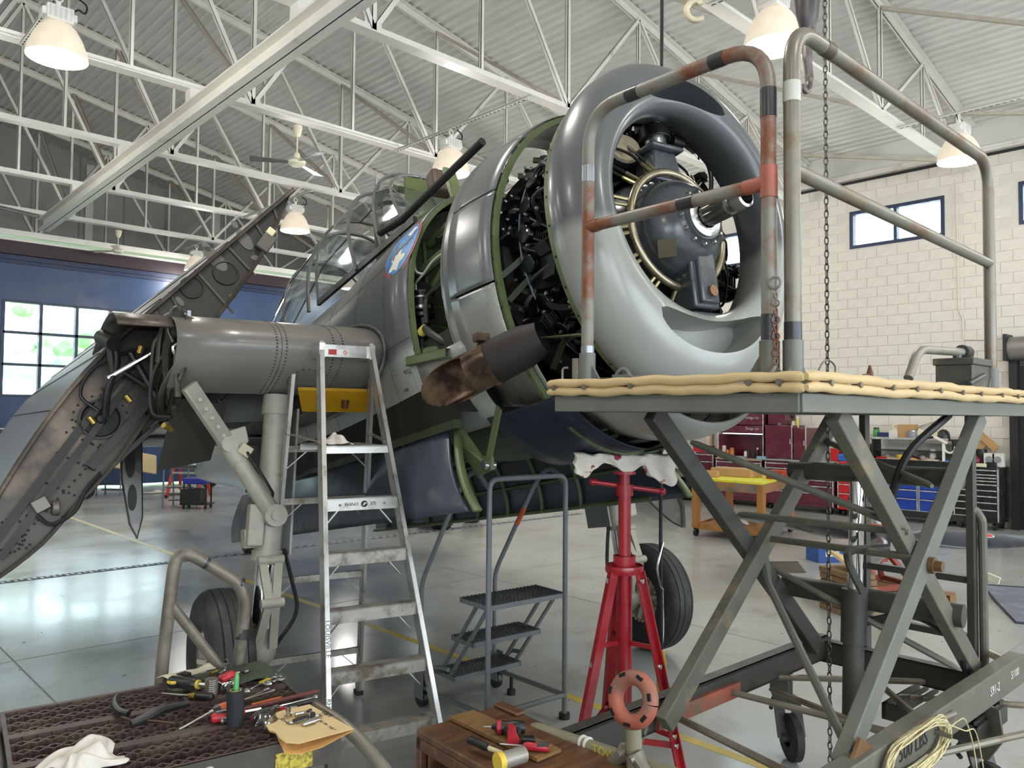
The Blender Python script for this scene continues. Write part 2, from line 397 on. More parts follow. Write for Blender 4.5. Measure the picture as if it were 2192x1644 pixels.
sh = thing('storage_shelf', 'grey store shelves with red bins seen through the half open shutter', 'shelf', (XI+1.0, 2.9, 0))
for z in (.1, .55, 1.0, 1.45, 1.9): q = MB(); q.b2((-.2, -.9, z), (.25, .9, z+.03)); q.build('shelf_board', mat('shelf_grey', '8d8d88', .5), sh, smooth=False)
for y in (-.9, .86): q = MB(); q.b2((-.2, y, 0), (-.16, y+.04, 2.2)); q.build('upright', MATS['shelf_grey'], sh, smooth=False)
for i, z in enumerate((.58, 1.03, 1.48)):
    for k in range(5):
        q = MB(); q.box((-.08, -.66+k*.33, z+.1), (.2, .24, .2), taper=1.1); o = q.build('parts_bin', mat('bin_red', 'a3262b', .45) if (k+i) % 3 else mat('bin_dark', '33363a', .5), bevel=.008)
        o.matrix_world = Matrix.Translation((XI+1.0, 2.9, 0)); tag(o, '%s bin, %s along the %s store shelf behind the shutter' % ('red' if (k+i) % 3 else 'dark', ['first', 'second', 'third', 'fourth', 'fifth'][k], ['low', 'middle', 'top'][i]), 'bin', 'parts bins on the store shelf')
# ---------------------------------------------------------------- roof trusses
nodes = [-5.15, -1.7, 1.75, 5.2, 8.65, 12.1, 15.55]
tys = [4.75+3.22*k for k in range(-3, 7)]
def truss(y, label):
    t = thing('roof_truss', label, 'truss', (0, y, 0)); t['kind'] = 'structure'
    q = MB(); q.bar((-13, 0, Z_BC+.01), (16.0, 0, Z_BC+.01), .19, .018); q.bar((-13, -.02, Z_BC+.06), (16.0, -.02, Z_BC+.06), .015, .1); q.bar((-13, .02, Z_BC+.06), (16.0, .02, Z_BC+.06), .015, .1); q.build('bottom_chord', M_white, t, smooth=False)
    q = MB(); a = V((-9, 0, deckz(-9)-.012)); b = V((16.26, 0, deckz(16.26)-.012)); q.bar(a, b, .2, .02); q.bar(a+V((0, .02, -.06)), b+V((0, .02, -.06)), .015, .11); q.bar(a-V((0, .02, .06)), b-V((0, .02, .06)), .015, .11); q.build('top_chord', M_white, t, smooth=False)
    for x in nodes:
        b = V((x, 0, Z_BC+.06))
        for dx in (-1.72, 0, 1.72):
            if x+dx > 16.1 or x+dx < -9: continue
            q = MB(); top = V((x+dx, 0, deckz(x+dx)-.08)); q.chan(b, top, .07 if dx else .062, .06, .008, (0, 1, 0)); q.build('web_member', M_white, t, smooth=False)
        if x+1.72 < 16: q = MB(); q.chan((x+1.725, 0, Z_BC+.06), (x+1.725, 0, deckz(x+1.725)-.08), .05, .05, .008, (0, 1, 0)); q.build('web_member', M_white, t, smooth=False)
        q = MB(); q.b2((x-.12, -.008, Z_BC), (x+.12, .008, Z_BC+.2)); q.build('gusset', M_white, t, smooth=False)
    return t
ordn = ['first', 'second', 'third', 'fourth', 'fifth', 'sixth', 'seventh', 'eighth', 'ninth', 'tenth']
for i, y in enumerate(reversed(tys)):
    truss(y, 'white steel roof truss, %s one out from the blue hangar door' % ordn[i])
# cross braces between trusses
for i in range(1, len(tys)-1):
    for x in nodes[2:]:
        q = MB(); q.bar((x, tys[i], Z_BC+.1), (x+.0, tys[i+1], deckz(x)-.1), .05, .05); 
        q.bar((x+.06, tys[i], Z_BC+.1), (x+.06, tys[i+1], deckz(x)-.1), .012, .05)
        o = q.build('cross_brace', mat('brace_paint', 'bdb6a8', .5), smooth=False); tag(o, 'slender diagonal brace between neighbouring roof trusses', 'brace', 'cross braces between the roof trusses'); o['kind'] = 'structure'
# crane runway beam hung under the trusses
cb = thing('crane_beam', 'heavy white I beam slung under the trusses on the left', 'beam', (0, 0, 0))
A, B = V((4.58, 20.5, 6.2)), V((3.98, -3, 6.2))
q = MB(); q.ibeam(A, B, .24, .26, .022); q.build('beam', M_white, cb, smooth=False)
for k in range(8):
    p = A.lerp(B, (A.y-tys[7]+.0+3.22*k)/(A.y-B.y)); q = MB(); q.b2(p+V((-.1, -.09, .13)), p+V((.1, .09, .31))); q.build('hanger_clip', M_white, cb, smooth=False)
q = MB(); q.tube([A+V((-.1, .05, .2)), A+V((-.9, .1, .28)), A+V((-1.3, .1, .28))], .05, 8); q.build('end_rail', mat('galv', '8e8c8a', .45, metal=.6), cb)
# ---------------------------------------------------------------- high bay lamps
M_dome = mat('lamp_dome', 'd9cbb4', .35, var=.1, emit='fff0dc', estr=.4)
M_bal = mat('ballast_white', 'e4e2dc', .4)
M_bulb = mat('lamp_lens', 'ffffff', .4, emit=(1, .95, .86), estr=14)
def lamp(x, y, label):
    t = thing('high_bay_lamp', label, 'ceiling lamp', (x, y, 5.75))
    q = MB(); q.lathe([(.3, 0), (.302, .03), (.285, .1), (.24, .22), (.19, .31), (.14, .36), (.1, .38)], n=32); q.build('dome', M_dome, t)
    q = MB(); q.lathe([(.0, .012), (.15, .008), (.29, .015)], n=32); q.build('lens', M_bulb, t)
    q = MB(); q.b2((-.13, -.11, .38), (.13, .11, .54)); q.b2((-.17, -.08, .42), (.17, .08, .5)); 
    for k in range(5): q.b2((-.1+k*.05-.008, -.13, .4), (-.1+k*.05+.008, .13, .52))
    q.build('ballast', M_bal, t, bevel=.008)
    q = MB(); q.cyl((0, 0, .54), (0, 0, .62), .025, n=8); q.torus((0, 0, .66), (0, 1, 0), .04, .01, 12, 6); q.build('hook', M_bal, t)
    q = MB(); q.tube(smooth_path([(.1, .02, .5), (.2, .05, .62), (.28, .08, .62), (.3, .1, .72), (.2, .1, .78)]), .011, 6); q.build('cable', M_black, t)
    ld = bpy.data.lights.new('lamp_bulb', 'POINT'); ld.energy = LAMP_POWER; ld.color = LAMP_COL; ld.shadow_soft_size = .22
    lo = bpy.data.objects.new('lamp_bulb', ld); COL.objects.link(lo); lo.parent = t; lo.location = (0, 0, -.24); lo.visible_camera = False
    s_ = MB(); k0 = max(v for v in tys if v <= y+.01) if any(v <= y+.01 for v in tys) else tys[0]; k1 = k0+3.22
    s_.chan((0, k0-y, .73), (0, k1-y, .73), .042, .042, .004)
    for i in range(36): 
        yy_ = k0-y+.05+i*.088; s_.cur = 1; s_.b2((-.007, yy_, .706), (.007, yy_+.05, .7095)); s_.cur = 0
    s_.build('hanging_channel', [M_white, M_dark], t, smooth=False)
    return t
L = [(2.2, 9.5, 'large glowing high bay lamp at the top left of the hangar roof'), (7.43, 3.98, 'glowing high bay lamp hanging just behind the two tall guard rail posts'),
     (12.74, 3.87, 'glowing high bay lamp near the white block wall behind the sloping rail'), (8.0, 15.08, 'glowing high bay lamp right of the upturned folded wing tip'),
     (7.8, 9.68, 'glowing high bay lamp behind the cockpit windscreen'), (8.4, 21.27, 'high bay lamp hidden behind the folded wing by the blue door')]
for x, y, lb in L: lamp(x, y, lb)
for x, y in ((2.3, 4), (2.3, -1.4), (7.7, -1.4), (12.9, -1.4), (13, 9.6), (13, 15), (13, 20.9), (2.3, 15), (-3, 4), (-3, 9.6), (-3, 15), (-3, -1.4)):
    lamp(x, y, 'high bay lamp in the roof grid out of the picture or behind the aeroplane')['group'] = 'high bay lamps of the roof grid not seen in the photo'
# ---------------------------------------------------------------- ceiling fans
M_fan = mat('fan_cream', 'd8d3b8', .4); M_blade = mat('fan_blade', '8f8f8c', .3, metal=.7)
def fan(p, ztop, a0, label, bm_):
    t = thing('ceiling_fan', label, 'fan', p)
    h = ztop-p.z
    q = MB(); q.cyl((0, 0, .05), (0, 0, h), .012, n=8); q.build('rod', M_fan, t)
    q = MB(); q.lathe([(.03, h-.2), (.06, h-.14), (.075, h-.06), (.075, h-.02)], n=16); q.lathe([(.04, .02), (.05, .1), (.035, .14)], n=16); q.build('canopy', M_fan, t)
    q = MB(); q.lathe([(0, -.06), (.09, -.06), (.13, -.03), (.135, .01), (.1, .04), (0, .045)], n=24); q.build('motor', M_fan, t)
    for k in range(3):
        a = a0+k*2*pi/3; q = MB(); rm = Matrix.Rotation(a, 3, 'Z') @ Matrix.Rotation(.2, 3, 'X')
        vs = [rm @ V(v) for v in ((.12, -.04, -.01), (.12, .04, -.01), (.7, .085, -.01), (.7, -.085, -.01), (.12, -.04, 0), (.12, .04, 0), (.7, .085, 0), (.7, -.085, 0))]
        q.add(vs, [(3, 2, 1, 0), (4, 5, 6, 7), (0, 1, 5, 4), (1, 2, 6, 5), (2, 3, 7, 6), (3, 0, 4, 7)]); q.build('blade', bm_, t, smooth=False)
fan(V((5.95, 11.2, 5.86)), 6.45, .55, 'three bladed ceiling fan with grey blades above the folded wing', M_blade)
fan(V((6.3, 20.87, 5.93)), 6.45, .1, 'small cream ceiling fan in front of the blue door', M_fan)
# ---------------------------------------------------------------- trees outside the door window
M_leaf = mat('leaf', '9cc292', .7, var=.2, scale=2, col2='b5d3a0', thr=.5, scale2=1.2); M_bark = mat('bark', '5b4d40', .8)
for i, (x, y, h) in enumerate(((-6, 41, 6.5), (2.0, 46, 6), (9, 40, 5.6), (17, 46, 6.4), (25, 41, 6), (-14, 46, 7))):
    t = thing('tree', 'green tree outside the hangar door window, %s in the row' % ordn[i], 'tree', (x, y, -.3))
    q = MB(); q.cyl((0, 0, 0), (0, 0, h*.6), .2, .1, 8); q.build('trunk', M_bark, t)
    q = MB()
    for k in range(60):
        c = V((random.gauss(0, 1.3), random.gauss(0, 1.0), h*.2+abs(random.gauss(h*.3, h*.22)))); q.ball(c, random.uniform(.4, .8), 7, 5, rot=Euler((random.random()*6, random.random()*6, 0)).to_matrix())
    q.build('crown', M_leaf, t, smooth=False)
q = MB(); q.b2((-60, 22.5, -.6), (60, 90, -.3)); o = struct(q.build('ground', mat('grass_field', '7f9a62', .9, var=.2), smooth=False))
# ================================================================ the torpedo bomber (x forward, y to its left, z up)
hP, pP = R(-101.0), R(9.752)
fP = V((cos(pP)*cos(hP), cos(pP)*sin(hP), sin(pP))); uP = V((-sin(pP)*cos(hP), -sin(pP)*sin(hP), cos(pP))); lP = uP.cross(fP)
BP = V((3.74467, 4.35057, 2.5))+V((-sin(hP), cos(hP), 0))*.0227
PM = Matrix((fP, lP, uP)).transposed().to_4x4(); PM.translation = BP
plane = thing('aeroplane', 'big grey radial engined torpedo bomber with folded wings and open cowling', 'aeroplane', M=PM)
wup = V((sin(pP), 0, cos(pP)))       # world up seen from the aeroplane
def twotone(name, top, bot, zb, soft, rough=.35, metal=.0, coat=.15):
    """camouflage: two paints meeting along a soft waterline"""
    m = mat(name, top, rough, metal, var=.07, scale=3, coat=coat, bump=.015, bscale=3, rvar=.04); nt = m.node_tree; n = nt.nodes; l = nt.links; p = n['Principled BSDF']
    src = p.inputs['Base Color'].links[0].from_socket
    tc = n.new('ShaderNodeTexCoord'); sp = n.new('ShaderNodeSeparateXYZ'); l.new(tc.outputs['Object'], sp.inputs[0])
    nz = n.new('ShaderNodeTexNoise'); nz.inputs['Scale'].default_value = 2; l.new(tc.outputs['Object'], nz.inputs['Vector'])
    a = n.new('ShaderNodeMath'); a.operation = 'MULTIPLY_ADD'; a.inputs[1].default_value = .12; l.new(nz.outputs[0], a.inputs[0]); l.new(sp.outputs[2], a.inputs[2])
    s_ = n.new('ShaderNodeMath'); s_.operation = 'MULTIPLY_ADD'; s_.inputs[1].default_value = -.055; l.new(sp.outputs[0], s_.inputs[0]); l.new(a.outputs[0], s_.inputs[2])
    mr = n.new('ShaderNodeMapRange'); mr.inputs[1].default_value = zb-soft; mr.inputs[2].default_value = zb+soft; l.new(s_.outputs[0], mr.inputs[0])
    mx = n.new('ShaderNodeMix'); mx.data_type = 'RGBA'; l.new(mr.outputs[0], mx.inputs[0]); mx.inputs[6].default_value = (*hexc(bot), 1); l.new(src, mx.inputs[7]); l.new(mx.outputs[2], p.inputs['Base Color'])
    return m
M_skin = twotone('airframe_paint', '4e5051', '94968f', -.2, .04)
M_cowl = twotone('cowling_paint', '57595a', '96978f', -.1, .035, .3, 0, .2)
M_cpan = twotone('cowl_panel_metal', '6f7172', '9fa098', -.17, .03, .3, .35, 0)
M_wing = twotone('wing_paint', '67645e', '7f7e75', -.15, .05, .33)
M_wund = mat('wing_underside', 'b9c0c4', .4, var=.06, scale=4)
M_zinc = mat('zinc_green', '5b6742', .45, var=.12, scale=9)
M_zdk = mat('bay_green', '333b20', .5, var=.2, scale=5)
M_bay = mat('bay_dark', '14180d', .65, var=.3)
M_door = mat('door_slate', '3b414b', .35, var=.08, scale=3)
M_navy = mat('belly_navy', '1e2737', .35, var=.1, scale=4)
M_eng = mat('engine_grey', '3f4346', .28, var=.12, scale=9, coat=.3)
M_engbk = mat('engine_black', '101112', .35, var=.3, scale=12)
M_alu = mat('bare_aluminium', 'b9bab8', .25, metal=.9, var=.1, scale=14)
M_bronze = mat('ignition_ring', '9a8f77', .3, metal=.8, var=.12, scale=14)
M_exh = mat('exhaust_steel', '7a6350', .35, metal=.8, var=.3, scale=6, col2='3b2f29', thr=.52, scale2=5)
M_soot = mat('exhaust_soot', '2b2624', .6, metal=.4, var=.3, scale=5)
M_gear = mat('gear_grey', '9c988a', .42, var=.1, scale=8, col2='6f6a5c', thr=.66, scale2=7)
M_chrome = mat('chrome', 'd8dadd', .07, metal=1.0, var=.03)
M_tyre = mat('tyre_rubber', '2b2b2b', .65, var=.2, scale=9, col2='454341', thr=.62, scale2=5)
M_ribdk = mat('rib_dark', '403a33', .42, metal=.35, var=.2, scale=3, col2='6d5f51', thr=.57, scale2=2.2)
M_ribbk = mat('rib_black', '26241f', .5, metal=.2, var=.25, scale=4)
M_lite = mat('primer_light', '9aa1a6', .4, metal=.3, var=.15, scale=8)
M_hose = mat('hose_black', '141414', .5)
M_brass = mat('brass_fitting', 'b99b4d', .3, metal=.8)
M_can = glass('canopy_glass', (.86, .9, .86), .2, .05)
M_rivet = mat('rivet_dark', '2f2e2c', .5)
M_pstroke = mat('panel_gap', '1b1b1a', .7)
# ------------------------------------------------ fuselage
ST = [(.52, .79, .04, .86, .98), (0, .79, .04, .86, 1.02), (-1, .79, .03, .76, 1.03), (-2, .77, .02, .76, 1.03), (-3, .73, .01, .76, 1.02), (-3.9, .68, .0, .76, 1.0), (-5, .58, .02, .72, .84), (-6.5, .44, .05, .6, .56), (-8, .3, .08, .48, .4), (-9.6, .12, .12, .34, .2)]
def lerpst(s):
    for a, b in zip(ST, ST[1:]):
        if s <= a[0] and s >= b[0]:
            t = (a[0]-s)/(a[0]-b[0]); return [a[i]+(b[i]-a[i])*t for i in range(1, 5)]
    return ST[0][1:] if s > ST[0][0] else ST[-1][1:]
def ellpt(a, zc, bt, bb, ph, ex=2.35):
    c, s = cos(ph), sin(ph); e = 2/ex; b = bt if c > 0 else bb
    return (-a*math.copysign(abs(s)**e, s), zc+b*math.copysign(abs(c)**e, c))
def fus(s, ph, off=0.0):
    a, zc, bt, bb = lerpst(s); y, z = ellpt(a+off, zc, bt+off, bb+off, ph); return V((s, y, z))
def fusn(s, ph):
    p = fus(s, ph); u = fus(s, ph+.02)-fus(s, ph-.02); w = fus(s-.03, ph)-fus(s+.03, ph); n = u.cross(w).normalized()
    return -n if n.y*p.y+n.z*p.z < 0 else n
def phz(s, z):
    """ring angle (starboard) at which the section reaches height z"""
    lo, hi = 0, pi
    for _ in range(40):
        m = (lo+hi)/2
        if fus(s, m).z > z: lo = m
        else: hi = m
    return lo
ss = [.52, .25, 0, -.3, -.7, -1, -1.5, -2, -2.5, -3, -3.5, -3.9]
q = MB(); secs = []
for s in ss:
    pm = phz(s, -.76); secs.append([fus(s, -pm+2*pm*k/48) for k in range(49)])
q.loft(secs, close=False); q.build('fuselage_skin', M_skin, plane, solid=.012, angle=1.2)
q = MB(); secs = [[fus(s, 2*pi*k/40) for k in range(40)] for s in (-3.9, -4.4, -5, -5.7, -6.5, -7.2, -8, -8.8, -9.6)]
q.loft(secs, cap=True); q.build('aft_fuselage', mat('aft_silver', 'a9b2b8', .32, metal=.35, var=.05, scale=3, rvar=.03), plane, angle=1.2)
# tail: fin, stabiliser
def foil(le, ch, th, n=14):
    pts = []
    for k in range(n+1):
        x = (1-cos(pi*k/n))/2; pts.append((x, 5*th*(.2969*sqrt(x)-.126*x-.3516*x*x+.2843*x**3-.1036*x**4)))
    return [(x, z) for x, z in reversed(pts)]+[(x, -z) for x, z in pts[1:-1]]
q = MB(); q.loft([[V((-7.9-x*1.6, z*1.6, .3)) for x, z in foil(0, 1, .1)], [V((-8.6-x*1.1, z*1.1, 2.1)) for x, z in foil(0, 1, .09)]], cap=True); q.build('tail_fin', M_skin, plane, angle=1)
for m in (-1, 1):
    q = MB(); q.loft([[V((-7.9-x*1.6, m*.2, .55+z*1.6)) for x, z in foil(0, 1, .1)], [V((-8.3-x*1.0, m*3.0, .6+z*1.0)) for x, z in foil(0, 1, .09)]], cap=True); q.build('tailplane', M_skin, plane, angle=1)
# panel lines and rivet rows
q = MB(); rv = []
def seam_s(s, p0, p1, k=26):
    q.tube([fus(s, p0+(p1-p0)*i/k, .0045) for i in range(k+1)], .0028, 4, cap=False)
def seam_p(s0, s1, f, k=18):
    q.tube([fus(s0+(s1-s0)*i/k, f(s0+(s1-s0)*i/k), .0045) for i in range(k+1)], .0028, 4, cap=False)
for s in (.16, -.35, -.95, -1.7, -2.5, -3.2): seam_s(s, R(25), R(128))
seam_p(.5, -3.8, lambda s: R(68)); seam_p(.5, -3.8, lambda s: R(124)); seam_p(.5, -.1, lambda s: R(99))
for s, f0, f1, nn in ((.13, 30, 128, 60), (.19, 30, 128, 60), (-.32, 30, 80, 40), (-.38, 30, 80, 40), (-.98, 30, 80, 40), (-1.67, 30, 75, 30), (-2.47, 30, 75, 30), (.44, 95, 128, 24)):
    for k in range(nn): a = R(f0+(f1-f0)*k/nn); rv.append((fus(s, a, .005), fusn(s, a)))
for f_ in (66, 70, 122, 126):
    for k in range(90): s = .48-k*.045; rv.append((fus(s, R(f_), .005), fusn(s, R(f_))))
# access door outline and a rivet square aft of the insignia
for k in range(34):
    for (s0, z0) in ((-.15, .05), (-.55, -.02)):
        t = k/34*2*pi; s = s0+.16*max(-1, min(1, 1.3*cos(t))); f_ = R(82)+.16*max(-1, min(1, 1.3*sin(t))); rv.append((fus(s, f_, .005), fusn(s, f_)))
q.build('panel_line', M_pstroke, plane)
q = MB(); q.dots(rv, .0045, .0015, 5); stuff(q.build('rivet', M_rivet, plane, smooth=False))
q = MB(); p = fus(.43, R(110)); q.cyl(p, p+fusn(.43, R(110))*.05, .016, .012, 10); q.build('jack_pin', M_alu, plane)
# stencil marks low on the nose
def decal(s, ph, w, h, txt, mt, size):
    n = fusn(s, ph); x = V((1, 0, 0)); o = fus(s, ph, .004)+n*.004
    return text(txt, size, mt, plane, frameM(o, x-n*n.dot(x), n.cross(x)), 'stencil')
M_sten = mat('stencil_ink', '35373a', .6)
decal(.62, R(121), 0, 0, 'LIFT\nPLUG', M_sten, .035); decal(.45, R(130), 0, 0, 'AC PAINT', M_sten, .03); decal(.3, R(116), 0, 0, 'STEP', M_sten, .028)
# round squadron badge: plain sky and cloud stand-in
def surf_disc(nm, mt, s0, ph0, rs, rp, off, f=lambda a: 1.0, n=40):
    b = MB(); rings = 5; vs = []
    for i in range(rings+1):
        for k in range(n): a = 2*pi*k/n; r = f(a)*i/rings; vs.append(fus(s0+rs*cos(a)*r, ph0+rp*sin(a)*r, off))
    fs = [(i*n+k, i*n+(k+1) % n, (i+1)*n+(k+1) % n, (i+1)*n+k) for i in range(rings) for k in range(n)]
    return b.add(vs, fs).build(nm, mt, plane, angle=1.2)
B0, BA = .34, R(63)
surf_disc('badge_border', mat('badge_red', 'a8433c', .45), B0, BA, .262, .245, .0055)
surf_disc('badge_field', mat('badge_blue', '3f83bf', .45, var=.25, scale=9, col2='2f5f92', thr=.55, scale2=14), B0, BA, .235, .218, .0075)
surf_disc('badge_cloud', mat('badge_white', 'd8d6cb', .5), B0-.02, BA+.11, .12, .1, .009, lambda a: .8+.2*cos(5*a)+.1*cos(3*a))
surf_disc('badge_cloud', MATS['badge_white'], B0+.1, BA-.12, .08, .05, .009, lambda a: .8+.2*cos(4*a))
surf_disc('badge_shape', mat('badge_grey', '5f6770', .5), B0+.03, BA-.02, .15, .035, .010, lambda a: .75+.25*cos(6*a))
surf_disc('badge_shape', MATS['badge_grey'], B0-.1, BA+.02, .08, .07, .010, lambda a: .7+.3*cos(4*a+1))
# ------------------------------------------------ cockpit and canopy
q = MB(); q.add([fus(s, m*phz(s, .74)*.97, .003)+V((0, 0, .0)) for s in (.1, -4.3) for m in (-1, 1)], [(0, 1, 3, 2)])
SILL = .77
q = MB()
for m in (-1, 1): q.bar((.12, m*.5, SILL+.03), (-1.85, m*.53, SILL-.005), .03, .05)
q.build('canopy_rail', M_black, plane, smooth=False)
def hoop(s0, lean, w, h, z0=SILL, n=18, p=2.4):
    o = []
    for k in range(n+1):
        a = pi*k/n; c, s = cos(a), sin(a); y = -w*math.copysign(abs(c)**(2/p), c); z = abs(s)**(2/p)*h; o.append(V((s0-lean*z/h, y, z0+z)))
    return o
def glazing(h0, h1, nm): q = MB(); q.loft([h0, h1], close=False); return q.build(nm, M_can, plane, angle=1.3)
H0 = hoop(.2, .55, .4, .2, z0=.85); H1 = hoop(-.02, .72, .47, .82); H2 = hoop(-.45, .45, .5, .9)
glazing([a+V((0, 0, 0)) for a in H0], H1, 'windscreen'); glazing(H1, H2, 'windscreen')
H3 = hoop(-.92, .5, .53, .95); H4 = hoop(-1.85, .22, .53, .93)
glazing(H3, H4, 'sliding_canopy')
H5 = hoop(-2.15, .15, .52, .9); H6 = hoop(-3.0, .12, .5, .85); H7 = hoop(-4.3, .1, .42, .45)
glazing(H5, H6, 'rear_canopy'); glazing(H6, H7, 'rear_canopy')
for hh, r in ((H1, .013), (H2, .017), (H3, .017), (H4, .014), (H5, .02), (H6, .014)):
    q = MB(); q.tube(hh, r, 6); q.build('canopy_frame', mat('frame_grey', '6b6c69', .4, metal=.3), plane)
for hA, hB in ((H0, H1), (H1, H2), (H3, H4), (H5, H6), (H6, H7)):
    for k in (4, 9, 14):
        if hA is H3 and k != 9: continue
        q = MB(); q.tube([hA[k], hB[k]], .01, 5); q.build('canopy_frame', MATS['frame_grey'], plane)
q = MB(); q.loft([[V((-.45, y, .6)) for y in (-.3, .3)], [V((-.62, y, 1.5)) for y in (-.2, .2)]], close=False); q.build('seat_armour', M_zinc, plane, solid=.02)
q = MB(); q.box((-.36, 0, 1.36), (.14, .22, .2), Euler((0, -.2, 0)).to_matrix()); q.build('headrest', mat('headrest_brown', '4a3a2c', .6), plane, bevel=.03)
q = MB(); q.tube(fillet([(-.75, -.36, SILL), (-.85, -.34, 1.5), (-.85, .34, 1.5), (-.75, .36, SILL)], .2), .03, 8); q.tube(fillet([(-.85, -.36, SILL), (-.95, -.34, 1.42), (-.95, .34, 1.42), (-.85, .36, SILL)], .2), .02, 8); q.build('turnover_frame', M_zdk, plane)
q = MB(); q.box((.16, -.2, 1.1), (.03, .1, .3), Euler((0, -.35, 0)).to_matrix()); q.build('sight_bracket', M_zinc, plane, bevel=.008)
q = MB(); q.cyl((-1.66, 0, 1.66), (-1.62, 0, 2.02), .022, .008, 8); q.build('aerial_mast', M_skin, plane)
q = MB(); q.tube([(-.42, -.53, .9), (-.1, -.5, .88), (.35, -.42, .98), (.86, -.36, 1.06)], .028, 10); q.build('padded_pipe', mat('foam_black', '1b1a1b', .75), plane)
# open cockpit floor and the dark slot in the upper skin
q = MB(); q.prism([fus(.12, R(47), .006), fus(-.05, R(50), .006), fus(-.3, R(50), .006), fus(-.2, R(46), .006), fus(.0, R(43), .006)], (0, -.3, 1), .004); q.build('louvre_slot', M_bay, plane, smooth=False)
# ------------------------------------------------ front frame, firewall, accessory bay
fr = [fus(.5, phz(.5, -.34)*(k/40*2-1), -.004) for k in range(41)]
def ringstrip(pts, dx, dr, nm, mt, par=plane, cen=(0, .04), holes=0):
    """flat flange: pts ring, dx along the fuselage, dr towards the axis"""
    q = MB(); o = []
    for p in pts:
        c = V((p.x, cen[0], cen[1])); d = (c-p).normalized(); o.append([p, p+V((dx, 0, 0)), p+V((dx, 0, 0))+d*dr, p+d*dr])
    q.loft(o, close=True); f = q.build(nm, mt, par, smooth=False)
    if holes:
        h = MB(); st_ = max(1, len(pts)//holes); ds = []
        for p in pts[st_//2::st_]:
            c = V((p.x, cen[0], cen[1])); d = (c-p).normalized(); ds.append((p+V((dx*.5, 0, 0))-d*.0015, -d))
        h.dots(ds, abs(dx)*.22, .0008, 8); o2 = h.build('fastener_hole', M_engbk, f if par is plane else par, smooth=False)
    return f
ringstrip(fr, .045, .03, 'front_frame', M_zinc, holes=20)
q = MB(); a = fus(.5, R(180)); P = [fus(.3, 2*pi*k/40, -.03) for k in range(40)]; q.prism(P, (1, 0, 0), .015); q.build('firewall', M_zdk, plane, smooth=False)
q = MB()
for m in (-1, 1):
    for (z, y) in ((.5, .5), (.25, .62), (-.3, .55)):
        q.tube([(.32, m*y, z+.05), (1.1, m*(y-.12), z+.2 if z > 0 else z+.1)], .038, 10)
    q.tube([(.32, m*.6, .1), (1.1, m*.45, .6)], .03, 8)
q.build('engine_mount', M_zinc, plane)
q = MB()
for z0 in (.12, -.02): q.bar((.318, -.74, z0), (.318, -.2, z0-.02), .004, .008)
for y in (-.55, -.4): q.bar((.325, y, -.35), (.325, y, .55), .02, .015)
q.build('firewall_stiffener', M_zinc, plane, smooth=False)
rv = [(V((.318, -.7+.02*k, .0+.1*(k % 3))), V((1, 0, 0))) for k in range(20)]
q = MB(); q.dots(rv, .008, .004); q.build('firewall_rivet', M_zinc, plane, smooth=False)
# sill below the open bay and the skin below it
q = MB(); q.chan((.46, -.775, -.31), (.96, -.765, -.37), .05, .055, .006); q.build('bay_sill', M_zinc, plane, smooth=False)
q = MB(); q.tube([(.46, -.7, -.27), (.95, -.64, -.3)], .045, 10); q.build('bay_beam', M_zinc, plane)
for m in (1, -1):
    q = MB(); secs = []
    for s in (.51, .7, .9, 1.12):
        a, zc, bt, bb = (.79, .04, .86, .98); p0 = phz(.51, -.33); p1 = phz(.51, -.78); secs.append([V((s, m*-ellpt(a, zc, bt, bb, p0+(p1-p0)*k/10)[0]*-1, ellpt(a, zc, bt, bb, p0+(p1-p0)*k/10)[1])) for k in range(11)])
    q.loft(secs, close=False); q.build('lower_cowl_skin', M_skin, plane, solid=.01, angle=1.2)
# hydraulic unit in the bay
q = MB(); q.cyl((.46, -.66, .02), (.46, -.66, .13), .07, n=18); q.cyl((.46, -.66, .13), (.46, -.66, .145), .08, n=18); q.lathe([(.075, 0), (.08, .02), (.04, .05)], (.46, -.66, -.02), (0, 0, 1), 16); q.cyl((.46, -.66, -.12), (.46, -.66, -.02), .04, n=14); q.box((.46, -.66, .17), (.1, .08, .06)); q.build('hydraulic_pump', M_engbk, plane)
q = MB(); q.cyl((.46, -.665, .03), (.46, -.665, .048), .072, n=18); q.cyl((.46, -.665, .1), (.46, -.665, .11), .073, n=18); q.build('pump_band', M_alu, plane)
q = MB(); q.b2((.44, -.712, .15), (.49, -.705, .19)); q.build('pump_plate', mat('cream_plate', 'd7d0a8', .5), plane, smooth=False)
q = MB(); q.cyl((.42, -.7, -.16), (.55, -.72, -.14), .028, n=12); q.build('blue_fitting', mat('anodised_blue', '24427c', .35, metal=.5), plane)
q = MB(); q.cyl((.55, -.72, -.14), (.6, -.72, -.13), .03, n=12); q.build('yellow_band', mat('band_yellow', 'cdbf55', .5), plane)
q = MB(); q.tube(smooth_path([(.6, -.72, -.13), (.7, -.72, -.2), (.82, -.68, -.28), (.95, -.6, -.3)]), .026, 8); q.tube(smooth_path([(.62, -.72, -.1), (.62, -.71, .05), (.72, -.68, .1), (.9, -.62, .1)]), .016, 8); q.tube(smooth_path([(.5, -.7, -.12), (.55, -.72, -.25), (.55, -.72, -.34)]), .014, 8); q.build('hose', M_hose, plane)
q = MB(); q.tube(smooth_path([(.4, -.68, .08), (.45, -.7, .19), (.6, -.71, .22), (.75, -.7, .27), (.9, -.66, .29)]), .008, 6); q.tube(smooth_path([(.6, -.71, .22), (.52, -.72, .27), (.5, -.72, .4)]), .008, 6); q.build('wire', mat('cable_grey', 'a5a6a0', .5), plane)
